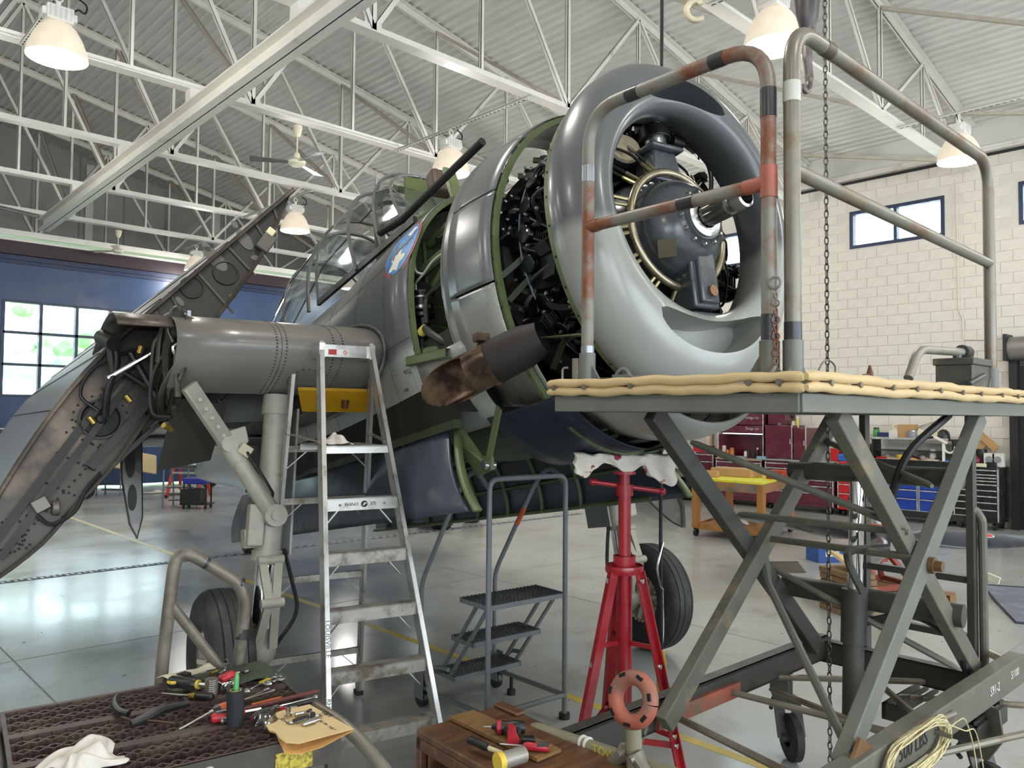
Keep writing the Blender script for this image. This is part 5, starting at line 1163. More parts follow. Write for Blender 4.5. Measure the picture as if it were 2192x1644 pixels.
# hand pump, pin post and wire
sp('pump_box', mat('pump_olive', '4b4c42', .45, var=.15, scale=7, col2='7d6f5a', thr=.62), lambda q: (q.box((2.2, -.8, 2.14), (.27, .17, .16)), q.box((2.2, -.8, 2.235), (.29, .19, .035)), q.tube([(2.0, -.893, 2.12), (2.22, -.893, 2.17)], .012, 8), q.cyl((2.12, -.8, 2.25), (2.12, -.8, 2.29), .02, n=10)), bevel=.005)
sp('pump_handle', mat('handle_worn', '8d877b', .4, metal=.3, var=.15, scale=9), lambda q: (q.tube(fillet([(2.24, -.8, 2.29), (1.62, -.8, 2.27), (1.5, -.8, 2.13)], .09), .021, 14)))
sp('pump_pivot', M_olivedk, lambda q: (q.tube([(2.18, -.8, 2.29), (2.26, -.8, 2.29)], .036, 14), q.box((2.24, -.8, 2.27), (.05, .06, .06))))
sp('pin_post', mat('pin_rust', '5d3320', .55, var=.2, scale=15), lambda q: (q.cyl((.96, -.86, 2.04), (.96, -.86, 2.13), .013, n=10), q.cyl((.96, -.86, 2.13), (.96, -.86, 2.16), .013, .004, 8), q.bar((.96, -.86, 2.12), (.9, -.86, 2.115), .01, .014), q.cyl((.96, -.86, 2.04), (.96, -.86, 2.055), .022, n=10)))
sp('pin_wire', mat('wire_grey', '6b675e', .4, metal=.5), lambda q: q.tube(smooth_path([(.9, -.86, 2.115), (.7, -.87, 2.08), (.62, -.87, 2.07), (.66, -.86, 2.14), (.6, -.85, 2.16), (.5, -.86, 2.09)]), .0035, 5))
sp('pad_stud', M_tape, lambda q: [q.cyl((u, -.9, 2.06), (u, -.9, 2.108), .02, n=10) for u in (.5, 1.75)])
# casters
def caster(u, v, yaw_):
    m = Matrix.Translation((u, v, 0)) @ Matrix.Rotation(yaw_, 4, 'Z')
    q = MB(); q.lathe([(.05, -.03), (.1, -.035), (.13, -.02), (.13, .02), (.1, .035), (.05, .03)], (0, 0, .13), (0, 1, 0), 24); w = q.build('caster_wheel', M_tyre, stand, M=m)
    q = MB(); [q.bar((-.0, s_*.05, .13), (.07, s_*.05, .32), .012, .06, (0, 1, 0)) for s_ in (-1, 1)]; q.cyl((0, -.06, .13), (0, .06, .13), .025, n=10); q.cyl((.07, 0, .3), (.07, 0, .58), .035, n=12); q.box((.07, 0, .32), (.12, .12, .03)); q.tube(smooth_path([(.1, .05, .35), (.14, .06, .28), (.1, .08, .26)]), .012, 6); q.build('caster_fork', M_olivedk, stand, M=m)
    q = MB(); q.prism([V((.16, .07, .56)), V((-.1, .07, .56)), V((-.12, .07, .42)), V((-.04, .07, .3)), V((.06, .07, .28)), V((.14, .07, .36))], (0, -1, 0), .01); q.build('caster_plate', M_olive, stand, M=m, smooth=False)
caster(2.06, .07, .9); caster(.15, .02, .4); caster(2.2, -.9, 1.2); caster(.15, -.9, .3)
# step grating inside the base at the far end
sp('lower_step', M_olivedk, lambda q: (q.b2((1.95, -.92, .42), (2.4, -.9, .5)), q.b2((1.95, -.5, .42), (2.4, -.48, .5)), q.b2((1.95, -.92, .42), (1.97, -.48, .5)), [q.bar((1.97, -.9+.05*i, .5), (2.38, -.9+.05*i, .5), .006, .03) for i in range(9)]), smooth=False)
# tow ring and its braces
rc = LP(1355, 1497, 0, -.14); nrm = V((-.95, -.06, .25)).normalized()
ringo = sp('tow_ring', M_orange, lambda q: q.torus(rc, nrm, .068, .026, 40, 14))
q = MB(); mm = rot2(nrm)
for k in range(7): a = 2*pi*k/7+.3; p = rc+nrm*.0235+(mm.col[1]*cos(a)+mm.col[2]*sin(a))*.078; t = (-mm.col[1]*sin(a)+mm.col[2]*cos(a)); q.bar(p-t*.012, p+t*.012, .011, .008, nrm)
q.build('ring_slot', M_engbk, ringo, smooth=False)
sp('ring_post', mat('stand_khaki', '7e7a62', .5), lambda q: q.tube([rc-V((0, 0, .08)), rc-V((-.02, 0, .42))], .027, 12))
for dv in (-1, 1):
    sp('ring_brace', M_rail, lambda q: (q.tube([rc+V((-.01, dv*.02, -.17)), rc+V((-.01, dv*.05, -.2)), rc+V((.02, dv*.3, -.42))], [.03, .02, .018], 10), q.cyl(rc+V((-.0, dv*.025, -.17)), rc+V((-.05, dv*.025, -.175)), .012, n=8)))
# U shaped tow handle
P = [LP(1128, 1680, 0, -.13), LP(1131, 1600, 0, -.13), LP(1160, 1566, 0, -.13), LP(1235, 1585, 0, -.12), LP(1480, 1672, 0, -.1)]
th_ = sp('tow_handle', mat('stand_khaki', '7e7a62', .5), lambda q: q.tube(fillet([P[0], V((P[0].x, P[0].y, P[2].z)), P[4]], .07), .024, 14))
text('TOW', .04, mat('yellow_ink', 'cdb932', .6), th_, frameM(P[3].lerp(P[4], .3)+V((-.026, 0, .004)), (P[4]-P[3]), (0, 0, 1)))
# the same tubes with two white bands
for t in (.05, .1): band(th_, P[3].lerp(P[4], t), P[3].lerp(P[4], t+.02), .024, M_wht, 'paint_band')
# rope hank hung on the front beam
rope = thing('rope_hank', 'hank of pale cord looped over hooks on the grey front beam of the work stand', 'rope', M=SM @ Matrix.Translation((1.0, -.99, .69)))
q = MB(); random.seed(11)
for k in range(20):
    w_, h_ = .3+random.uniform(-.02, .02), .07+random.uniform(-.016, .016); dz = random.uniform(-.006, .006); dy = -.012-random.uniform(0, .028); pts = []
    for i in range(29):
        a = 2*pi*i/28; ex = .55; pts.append(V((w_*math.copysign(abs(cos(a))**ex, cos(a))*.95, dy-.006*sin(3*a+k), dz+h_*sin(a)+.004*sin(5*a+k))))
    q.tube(pts, .0035, 5, cap=False)
q.build('cord', mat('cord_cream', 'c3b68c', .75, var=.2, scale=30), rope)
q = MB(); q.tube(smooth_path([(.28, -.03, .0), (.36, -.04, .02), (.5, -.03, -.02), (.55, -.05, -.2), (.53, -.06, -.4)]), .003, 5); q.tube(smooth_path([(.3, -.03, .02), (.42, -.05, -.03), (.62, -.03, -.1), (.68, -.05, -.35)]), .003, 5); q.tube(smooth_path([(.1, -.03, -.08), (.12, -.04, -.14), (.16, -.04, -.17)]), .003, 5); q.build('loose_end', MATS['cord_cream'], rope)
sp('cord_hook', M_rail, lambda q: [q.tube([(u, -.98, .69), (u, -1.05, .685)], .01, 8) for u in (.76, 1.24)]); sp('cord_hook', M_rail, lambda q: q.tube([(1.28, -.98, .72), (1.42, -1.0, .72)], .012, 8))
# ================================================================ ladder, rolling steps, jack
# ---- aluminium platform ladder
M_al = mat('ladder_aluminium', 'b8b6b0', .33, metal=.75, var=.1, scale=9, col2='8f8b82', thr=.64, scale2=8)
M_alw = mat('ladder_worn', 'a39f95', .5, metal=.6, var=.2, scale=12, col2='6f675a', thr=.56, scale2=9)
lad = thing('platform_ladder', 'aluminium platform ladder standing open under the wing stub', 'ladder', C2W(-.617, 4.209), .53-YAW)
SL, W0, WK, SPC = .356, .328, .071, .292
fr_ = lambda sg, z: V((sg*(W0-WK*z), SL*z, z)); YB, BS = 1.42, .155
def rr_(sg, z): return V((sg*(W0+.0-.03*z), YB-BS*z, z))
ZTOP = 2.38
for sg in (-1, 1):
    q = MB(); d = (fr_(sg, 2)-fr_(sg, 0)).normalized()
    q.chan(fr_(sg, 0), fr_(sg, ZTOP), .028*sg if sg > 0 else .028, .078, .004, (0, 1, 0)); rl = q.build('front_rail', M_al, lad, smooth=False)
    if sg < 0:
        ex_, up_ = V((1, 0, 0)), (fr_(sg, 2)-fr_(sg, 0)).normalized()
        def rt(s, z, size, mt, flip=False): return text(s, size, mt, rl, frameM(fr_(sg, z)+V((-.0, -.041, -.0)) , up_*(-1), V((1, 0, 0))) )
        rt('LOUISVILLE', .75, .038, M_blk); rt('RHINO', .42, .034, M_blk); rt('CAUTION  READ LABELS', 1.35, .014, mat('label_blue', '3f6f9a', .5)); rt('NOTICE', 1.62, .016, M_blk)
    q = MB(); q.chan(rr_(sg, 0), rr_(sg, 2.2), .024, .06, .004, (0, 1, 0)); q.build('rear_rail', M_al, lad, smooth=False)
    q = MB(); a = fr_(sg, ZTOP-.02); q.b2((a.x-.018, a.y-.05, a.z-.07), (a.x+.018, a.y+.26, a.z+.02)); q.build('rail_cap', M_al, lad, smooth=False)
    q = MB(); q.box(rr_(sg, .015), (.045, .075, .03)); q.box(fr_(sg, .015), (.045, .09, .03)); q.build('rail_foot', M_black, lad, smooth=False)
    q = MB(); a = rr_(sg, 1.82); b = fr_(sg, 1.78); q.bar(a, b, .006, .035, (1, 0, 0)); q.build('spreader', M_al, lad, smooth=False)
q = MB(); a, b = fr_(-1, ZTOP-.02), fr_(1, ZTOP-.02); q.bar(a+V((0, -.02, -.025)), b+V((0, -.02, -.025)), .006, .075); q.bar(a+V((0, .23, -.0)), b+V((0, .23, 0)), .04, .03); tr_ = q.build('top_rail', M_al, lad, smooth=False)
c = a.lerp(b, .42); q = MB(); q.b2((c.x-.09, c.y-.0255, c.z-.05), (c.x+.04, c.y-.0235, c.z-.015)); lb_ = q.build('label', mat('label_white', 'e2dfd8', .5), tr_, smooth=False)
q = MB(); q.b2((c.x-.088, c.y-.0265, c.z-.049), (c.x-.038, c.y-.0252, c.z-.016)); q.build('warning_panel', mat('label_red', 'b23232', .5), lb_, smooth=False); q = MB(); q.torus((c.x+.018, c.y-.0262, c.z-.032), (0, 1, 0), .0125, .0018, 18, 4); q.bar((c.x+.01, c.y-.0262, c.z-.024), (c.x+.026, c.y-.0262, c.z-.04), .002, .003); q.build('no_step_sign', MATS['label_red'], lb_)
for n_ in range(1, 6):
    z = n_*SPC; a, b = fr_(-1, z), fr_(1, z); q = MB(); q.b2((a.x+.012, a.y-.035, z-.068), (b.x-.012, b.y-.031, z)); q.b2((a.x+.012, a.y-.035, z-.004), (b.x-.012, b.y+.05, z+.002)); q.b2((a.x+.012, a.y+.046, z-.03), (b.x-.012, b.y+.05, z)); q.build('step', M_alw if n_ < 5 else M_al, lad, smooth=False)
    for sg in (-1, 1):
        q = MB(); e = fr_(sg, z); q.bar(e+V((-sg*.02, .03, -.16)), e+V((-sg*.14, .035, -.025)), .006, .022, (0, 1, 0)); q.build('step_brace', M_al, lad, smooth=False)
        q = MB(); [q.cyl(e+V((-sg*k, -.036, -.035)), e+V((-sg*k, -.041, -.035)), .008, n=8) for k in (.09,)]; [q.cyl(e+V((0, -.04, dz)), e+V((0, -.045, dz)), .007, n=8) for dz in (-.02, -.05)]; q.build('rivet', M_alw, lad)
o = fr_(-1, 5*SPC).lerp(fr_(1, 5*SPC), .52); text('RHINO', .026, M_blk, lad, frameM(o+V((-.075, -.0365, -.034)), (1, 0, 0), (0, 0, 1))); text('375', .026, M_blk, lad, frameM(o+V((.055, -.0365, -.034)), (1, 0, 0), (0, 0, 1)))
q = MB(); q.cyl(o+V((.002, -.0352, -.034)), o+V((.002, -.0368, -.034)), .019, n=18); q.build('rhino_badge', M_blk, lad); q = MB(); q.box(o+V((.006, -.037, -.03)), (.018, .001, .008)); q.box(o+V((-.002, -.037, -.038)), (.01, .001, .008)); q.build('rhino_badge_mark', M_al, lad, smooth=False)
zp = 1.76; a, b = fr_(-1, zp), fr_(1, zp); q = MB(); q.b2((a.x+.01, a.y-.04, zp-.045), (b.x-.01, a.y-.034, zp)); q.b2((a.x+.01, a.y-.04, zp-.008), (b.x-.01, a.y+.5, zp)); q.b2((a.x+.01, a.y+.494, zp-.045), (b.x-.01, a.y+.5, zp)); q.build('platform', M_al, lad, smooth=False)
for z in (.32, .86, 1.38, 1.72):
    q = MB(); q.bar(rr_(-1, z), rr_(1, z), .02, .04); q.build('rear_brace', M_alw, lad, smooth=False)
    for sg in (-1, 1): q = MB(); q.bar(rr_(sg, z-.14), rr_(sg, z)+V((-sg*.14, 0, -.01)), .006, .02, (0, 1, 0)); q.build('rear_strut', M_al, lad, smooth=False)
# rag on the ladder platform
def rag(nm, label, size, mt, M, seed, h=.5, n=26):
    """crumpled cloth: a bunched sheet with folds"""
    rnd = random.Random(seed); q = MB(); vs = []; ph = [rnd.uniform(0, 6) for _ in range(12)]
    for i in range(n+1):
        for k in range(n+1):
            x, y = -1+2*i/n, -1+2*k/n; r = sqrt(x*x+y*y); z = max(0, 1-r**1.6*.75)*(.75+.25*sin(4*x+ph[0])*cos(3*y+ph[1]))
            z += .16*sin(7*x+3*y+ph[2])*max(0, 1.2-r)+.1*sin(-5*x+9*y+ph[3])*max(0, 1.2-r)+.07*sin(13*y+4*x+ph[4])
            a = atan2(y, x); s_ = 1-.16*sin(3*a+ph[5])-.1*sin(5*a+ph[6])
            vs.append((x*size*s_*.7+.1*size*sin(4*y+ph[7]), y*size*s_*.7+.1*size*sin(5*x+ph[8]), max(.004, z*size*h+.002)))
    q.add(vs, [(i*(n+1)+k, (i+1)*(n+1)+k, (i+1)*(n+1)+k+1, i*(n+1)+k+1) for i in range(n) for k in range(n)])
    o = q.build(nm, mt, None, angle=2, solid=.004, sub=1); o.matrix_world = M; return tag(o, label, 'rag')
M_rag = mat('rag_white', 'd3cbbf', .85, var=.06, scale=12, bump=.3, bscale=80)
LM = Matrix.Translation(C2W(-.617, 4.209)) @ Matrix.Rotation(.53-YAW, 4, 'Z')
rag('rag', 'crumpled white rag lying on the ladder platform', .12, M_rag, LM @ Matrix.Translation((fr_(-1, zp).x+.12, fr_(-1, zp).y+.1, zp+.002)), 4)
# ---- rolling warehouse steps
M_sg = mat('step_grey', '6d7174', .4, var=.08, scale=8); M_tread = mat('step_tread', '4d5052', .5, metal=.2, var=.2, scale=12)
SO = C2W(-.13, 4.8); th = R(38.5)-YAW
stp = thing('rolling_steps', 'small grey rolling steps with three grated treads and a tall hand rail', 'step stool', SO, th)
WD = .62; ZP = .8
q = MB(); q.tube(fillet([(0, 0, .03), (0, 0, 1.56), (WD, 0, 1.56), (WD, 0, .03)], .07), .017, 12); q.build('front_rail', M_sg, stp)
for x in (0, WD):
    q = MB(); q.tube(fillet([(x, 0, 1.5), (x, .16, 1.62), (x, .3, 1.5), (x, .72, .86), (x, .75, .78), (x, .75, .12)], .09), .016, 12); q.build('hand_rail', M_sg, stp)
    q = MB(); q.tube(fillet([(x, 0, .15), (x, .62, .13), (x, .75, .13)], .04), .016, 10); q.tube(fillet([(x, .62, .13), (x, .6, .3), (x, .42, .32)], .1), .015, 10); q.build('base_rail', M_sg, stp)
q = MB(); q.tube([(0, 0, .15), (WD, 0, .15)], .017, 10); q.build('base_rail', M_sg, stp)
for i, (y0, z) in enumerate(((0, ZP), (.2, .53), (.4, .27))):
    w_ = .0 if i == 0 else .035
    q = MB(); d_ = .3 if i == 0 else .24
    q.b2((w_, y0, z-.03), (WD-w_, y0+.012, z)); q.b2((w_, y0+d_-.012, z-.03), (WD-w_, y0+d_, z)); q.b2((w_, y0, z-.03), (w_+.012, y0+d_, z)); q.b2((WD-w_-.012, y0, z-.03), (WD-w_, y0+d_, z)); tr = q.build('tread_frame', M_sg, stp, smooth=False)
    q = MB(); nx = 20; dx = (WD-2*w_)/nx
    for k in range(7):
        y = y0+.012+(d_-.024)*k/7; y2 = y0+.012+(d_-.024)*(k+1)/7
        for j in range(nx): x = w_+dx*j; q.bar((x, y, z-.002), (x+dx/2, y2, z+.004), .005, .008); q.bar((x+dx/2, y2, z+.004), (x+dx, y, z-.002), .005, .008)
    stuff(q.build('grating', M_tread, tr, smooth=False))
for x in (.04, WD-.04):
    for dy in (.0, .11): q = MB(); q.bar((x, .05+dy, ZP-.02), (x, .45+dy, .27), .014, .026, (1, 0, 0)); q.build('stringer', M_sg, stp, smooth=False)
for x in (0, WD):
    q = MB(); q.cyl((x, 0, 0), (x, 0, .035), .036, n=18); q.build('rubber_foot', M_black, stp)
    q = MB(); q.cyl((x, .55, 0), (x, .55, .035), .03, n=16); q.cyl((x, .55, .03), (x, .55, .14), .012, n=8); q.build('rubber_foot', M_black, stp)
    q = MB(); q.b2((x-.03, .68, .06), (x-.024, .78, .26)); q.b2((x+.024, .68, .06), (x+.03, .78, .26)); q.build('caster_plate', M_sg, stp, smooth=False)
    q = MB(); q.cyl((x-.018, .73, .06), (x+.018, .73, .06), .058, n=20); q.build('caster_wheel', M_black, stp)
q = MB(); q.tube([(WD, .2, 1.5), (WD, .28, 1.5)], .018, 10); 
q = MB(); q.tube([(WD, .42, 1.31), (WD, .5, 1.19)], .0175, 10); q.build('tape_patch', mat('tape_orange', 'b3552f', .5), stp)
# ---- red tripod jack
M_red = mat('jack_red', '9c1420', .35, var=.1, scale=7, coat=.3)
jk = thing('tripod_jack', 'tall red screw jack stand on three legs under the nose of the aeroplane', 'jack', C2W((1338-1096)/1697*4.3, 4.3), -YAW)
q = MB(); q.cyl((0, 0, .2), (0, 0, 1.2), .042, n=20); q.cyl((0, 0, 1.1), (0, 0, 1.2), .06, n=20); q.build('body_tube', M_red, jk)
q = MB(); q.cyl((0, 0, 1.15), (0, 0, 1.56), .034, n=20); q.cyl((0, 0, 1.52), (0, 0, 1.58), .046, n=20); q.build('inner_tube', M_red, jk)
q = MB(); q.cyl((0, 0, 1.56), (0, 0, 1.7), .028, n=16); q.cyl((0, 0, 1.635), (0, 0, 1.65), .06, n=20); q.build('screw', M_red, jk)
q = MB(); q.tube([(-.17, .02, 1.59), (.2, -.02, 1.545)], .013, 10); q.ball((.2, -.02, 1.545), .02, 10, 8); q.ball((-.17, .02, 1.59), .02, 10, 8); q.build('turn_handle', M_red, jk)
q = MB(); q.lathe([(.1, 1.11), (.105, 1.13), (.1, 1.15)], n=20); q.cyl((0, 0, 1.11), (0, 0, 1.14), .1, n=20); q.build('collar', M_red, jk)
M_bolt = mat('bolt_zinc', 'cfcfcb', .25, metal=.9)
angs = [R(-150), R(-38), R(100)]; feet = []
for a in angs:
    tp = V((.085*cos(a), .085*sin(a), 1.12)); ft = V((.36*cos(a), .36*sin(a), .0)); feet.append(ft); q = MB(); q.bar(tp, ft, .055, .01, V((cos(a), sin(a), 0))); q.bar(tp+V((-sin(a), cos(a), 0))*.025, ft+V((-sin(a), cos(a), 0))*.025, .01, .05, V((cos(a), sin(a), 0))); q.build('leg', M_red, jk, smooth=False)
    q = MB(); [q.cyl(tp.lerp(ft, t)+V((cos(a), sin(a), 0))*.005, tp.lerp(ft, t)+V((cos(a), sin(a), 0))*.02, .014, n=8) for t in (.04, .42, .72, .76)]; q.build('leg_bolt', M_bolt, jk)
    for z in (.32, .74): p = tp.lerp(ft, 1-z/1.12); q = MB(); q.bar((.03*cos(a), .03*sin(a), z), p, .006, .025); q.build('leg_stay', M_red, jk, smooth=False)
for i in range(3):
    a, b = feet[i], feet[(i+1) % 3]; ta, tb = V((.085*cos(angs[i]), .085*sin(angs[i]), 1.12)), V((.085*cos(angs[(i+1) % 3]), .085*sin(angs[(i+1) % 3]), 1.12)); q = MB(); q.bar(ta.lerp(a, .72), tb.lerp(b, .76), .008, .03); q.build('leg_tie', M_red, jk, smooth=False)
# jack head bar wrapped in a floral cloth
q = MB(); q.box((.0, .02, 1.715), (.5, .08, .035)); q.build('head_bar', M_red, jk, smooth=False)
M_fl = mat('floral_cloth', 'e0d9cd', .85, var=.05, scale=9, col2='9b3550', thr=.63, scale2=9, soft=.02, bump=.2, bscale=60)
n_ = M_fl.node_tree
q = MB(); vs = []; rnd = random.Random(2); NX, NY = 30, 22
for i in range(NX+1):
    for k in range(NY+1):
        x = -.27+.54*i/NX; t = -1+2*k/NY; fall = (.07+.025*sin(i*.5)+.07*(i > 21)+.03*(i < 5))
        if abs(t) < .3: y, z = t*.17, 1.742+.006*sin(i*.9)
        else: y = math.copysign(.058+.012*sin(i*.8+t*3), t); z = 1.74-(abs(t)-.3)/.7*fall
        vs.append((x+.008*sin(k*1.3), y+.02, z+.005*sin(i*1.7+k)))
q.add(vs, [(i*(NY+1)+k, (i+1)*(NY+1)+k, (i+1)*(NY+1)+k+1, i*(NY+1)+k+1) for i in range(NX) for k in range(NY)])
cl_ = q.build('floral_cloth', M_fl, None, angle=2, solid=.003, sub=1); cl_.matrix_world = Matrix.Translation(C2W((1338-1096)/1697*4.3, 4.3)) @ Matrix.Rotation(-YAW, 4, 'Z'); tag(cl_, 'white cloth with red roses draped over the head of the red jack', 'cloth')
# ---- hoist chain, hooks, pendant
M_ch = mat('chain_steel', '56524c', .4, metal=.7, var=.2, scale=20)
chp0 = SM @ V((1.28, -.52, 0)); 
def chain(x, y, z0, z1, r=.011, t=.0035):
    q = MB(); n = int((z1-z0)/(r*2.9))
    for i in range(n):
        z = z0+(i+.5)*r*2.9; ax_ = V((1, 0, 0)) if i % 2 else V((0, 1, 0)); m = rot2(ax_); pts = []
        for k in range(13): a = 2*pi*k/12; pts.append(V((x, y, z))+(V((0, 1, 0)) if i % 2 else V((1, 0, 0)))*cos(a)*r*.8+V((0, 0, 1))*sin(a)*r*1.75)
        q.tube(pts, t, 5, cap=False)
    return q
# chain, crane hooks, pendant
p = SM @ V((2.2, .34, 0)); pc = onz(1768, 1640, .0)
CH = C2W((1772-1096)/1697*4.42, 4.42)
q = chain(CH.x, CH.y, .02, 6.3, .013, .004); o = q.build('hoist_chain', M_ch, None, smooth=True); tag(o, 'long steel hoist chain hanging beside the work stand from the crane', 'chain')
o.location = (0, 0, 0)
HB = onz(1728, 20, 4.35); hb_ = thing('hoist_block', 'dark hoist hook block hanging at the top beside the chain', 'hoist', HB)
q = MB(); q.loft([[V((.1*k_*cos(2*pi*i/16), .07*k_*sin(2*pi*i/16), z)) for i in range(16)] for z, k_ in ((-.15, .3), (-.12, .55), (-.05, .8), (.1, 1), (.25, .9), (.4, .7))], cap=True); q.build('block_body', mat('hoist_dark', '3d3436', .4), hb_)
q = MB(); q.cyl((0, 0, -.12), (0, 0, -.2), .045, n=14); q.cyl((0, 0, .38), (0, 0, 6.3-HB.z), .012, n=8); q.cyl((.05, .03, .3), (.05, .03, 6.3-HB.z), .008, n=6); q.build('swivel', mat('hoist_steel', '6b6460', .4, metal=.6), hb_)
q = MB(); q.tube(smooth_path([(0, 0, -.18), (0, 0, -.3), (.02, 0, -.4), (.01, 0, -.47), (-.03, 0, -.5), (-.05, 0, -.46)]), [.028]*7+[.024]*7+[.02]*7+[.016]*7+[.012]*3, 10); q.build('hook', MATS['hoist_steel'], hb_)
HK = onz(1490, 12, 4.3); hk = thing('crane_hook', 'pale open crane hook at the top edge above the cowling', 'hook', HK)
dr_ = C2W(1, 0); q = MB(); pts = [V((0, 0, .1)), V((0, 0, .02))]+[V((.06*sin(R(a))*1.0, 0, -.04-.06*cos(R(a-180))*-1-.0)) for a in range(0, 0)]
for a in range(60, 330, 15): pts.append(dr_*(.055*cos(R(a)))+V((0, 0, -.03+.055*sin(R(a)))))
q.tube(smooth_path(pts, 2), .017, 10); q.build('hook', mat('hook_cream', 'c2b697', .45, var=.15, scale=12), hk)
q = MB(); q.cyl((0, 0, .08), (0, 0, .16), .04, n=14); q.cyl((0, 0, .16), (0, 0, 6.35-HK.z), .008, n=6); q.build('hook_shank', MATS['hook_cream'], hk)
PD = C2W((1417-1096)/1697*4.75, 4.75, 0); pz = .42
pd_ = thing('crane_pendant', 'yellow crane control pendant hanging low on a long black cable', 'control', PD)
q = MB(); q.box((0, 0, pz), (.055, .05, .2), Matrix.Rotation(-YAW, 3, 'Z')); q.box((0, 0, pz+.12), (.045, .04, .06), Matrix.Rotation(-YAW, 3, 'Z')); q.build('control_box', mat('pendant_yellow', 'd9b95c', .4), pd_, bevel=.008)
q = MB(); q.tube([(0, 0, pz+.14), (-.01, 0, 1.2), (-.0, 0, 2.4), (-.005, .0, 4), (0, 0, 6.4)], .011, 8); q.build('cable', M_hose, pd_)
q = MB(); q.tube(smooth_path([(.01, .01, pz+.1), (.02, .0, pz+.25), (.012, 0, pz+.5)]), .004, 5); q.tube(smooth_path([(0, -.01, 1.2), (-.05, -.02, 1.12), (-.07, -.02, 1.05), (-.04, -.02, .96), (.0, -.01, .92)]), .007, 6); q.build('strain_wire', M_alu, pd_)
q = MB(); [q.cyl(C2W(.0, -.026, pz+.06-.035*k), C2W(.0, -.034, pz+.06-.035*k), .009, n=8) for k in range(4)]; q.build('button', M_black, pd_)
# ================================================================ grated tool stand
M_grate = mat('grate_maroon', '4b3834', .5, metal=.25, var=.25, scale=9, col2='5d5346', thr=.58, scale2=5)
M_tst = mat('tool_stand_dark', '44403a', .5, metal=.2, var=.2, scale=8, col2='6b5744', thr=.64, scale2=7)
ZT_ = 1.0; TB = C2W(-1.6, 2.54); TA = R(35)-YAW; TM = Matrix.Translation(TB) @ Matrix.Rotation(TA, 4, 'Z')
tb = thing('tool_stand', 'maroon grated steel maintenance stand used as a tool table', 'stand', TB, TA)
TL, TW = .83, .72
for k in range(3):
    y0 = -.24*k; q = MB()
    q.b2((0, y0-.018, ZT_-.03), (TL, y0, ZT_)); q.b2((0, y0-.24, ZT_-.03), (TL, y0-.222, ZT_)); fo = q.build('plank_edge', M_grate, tb, smooth=False)
    q = MB(); nx = 22; dx = TL/nx; ny = 6; dy = .204/ny
    for r in range(ny+1):
        ya = y0-.018-dy*r
        for j in range(nx):
            x = dx*j; s_ = 1 if r % 2 else -1; am = dy*.42
            for (xa, xb, sa, sb) in ((x, x+dx*.25, 0, s_*.8), (x+dx*.25, x+dx*.5, s_*.8, s_), (x+dx*.5, x+dx*.75, s_, s_*.3), (x+dx*.75, x+dx, s_*.3, 0)):
                q.bar((xa, min(y0-.006, max(y0-.234, ya+sa*am*(-1))), ZT_-.012), (xb, min(y0-.006, max(y0-.234, ya+sb*am*(-1))), ZT_-.012), .0055, .022)
    stuff(q.build('grating', M_grate, fo, smooth=False))
q = MB(); q.bar((0, -.01, ZT_-.02), (0, -TW+.01, ZT_-.02), .012, .045); q.bar((TL, -.01, ZT_-.02), (TL, -TW+.01, ZT_-.02), .012, .045); q.bar((0, -TW, ZT_-.045), (TL, -TW, ZT_-.045), .012, .09); q.bar((0, 0, ZT_-.03), (TL, 0, ZT_-.03), .012, .05); q.build('edge_channel', M_tst, tb, smooth=False)
q = MB(); q.b2((TL-.2, -TW-.009, ZT_-.083), (TL-.09, -TW-.006, ZT_-.025)); lb_ = q.build('warning_label', mat('label_yellow', 'b7a53c', .5, var=.3, scale=60, col2='5b5325', thr=.55, scale2=90), tb, smooth=False)
for x in (.02, .3, .52, TL-.02):
    for y in (-.03, -TW+.03): q = MB(); q.bar((x, y, ZT_-.06), (x+(.05 if x > .4 else 0), y, 0), .03, .03, (1, 0, 0)); q.build('leg', M_tst, tb, smooth=False)
for y in (-.03, -TW+.03): q = MB(); q.bar((.02, y, .3), (TL, y, .3), .025, .025); q.build('stretcher', M_tst, tb, smooth=False)
q = MB(); q.tube(fillet([(-.02, -.06, .3), (-.03, -.06, ZT_-.02), (-.03, -.5, ZT_-.02), (-.03, -.66, .2)], .1), .022, 12); q.build('side_rail', mat('pipe_grey', '6c6a67', .4, metal=.4, var=.15, scale=9), tb)
q = MB(); q.tube(fillet([(TL+.03, -.4, ZT_-.03), (TL+.1, -.6, ZT_-.07), (TL+.22, -.95, ZT_-.3)], .1), .022, 12); q.build('side_rail', M_rail, tb)
def TP(px, py, z): return TM.inverted() @ onz(px, py, z)
def TPy(px, py, y): o = TM.inverted() @ EYE; d = TM.inverted().to_3x3() @ ray(px, py); return o+d*((y-o.y)/d.y)
pa, pb, pc_, pdn = TPy(345, 1440, .05), TPy(378, 1168, .05), TPy(530, 1258, .05), TPy(508, 1440, .05)
q = MB(); q.tube(fillet([V((pa.x, .05, .25)), pa, pb, pc_, pdn, V((pdn.x+.0, .05, .3))], .09, 7), .0225, 14); hr_ = q.build('hand_rail', mat('rail_striped', '6f685c', .45, metal=.2, var=.2, scale=12, col2='4a443b', thr=.55, scale2=7), tb)
ma, mb_ = TPy(364, 1292, .05), TPy(468, 1425, .05); q = MB(); q.tube([ma, mb_, mb_+(mb_-ma)*.2], .019, 12); q.build('mid_rail', MATS['rail_striped'], tb)
q = MB(); e = TPy(521, 1345, .05); f = TPy(517, 1368, .05); q.tube([e, f], .0235, 14); q.build('tape_band', M_tape, hr_)
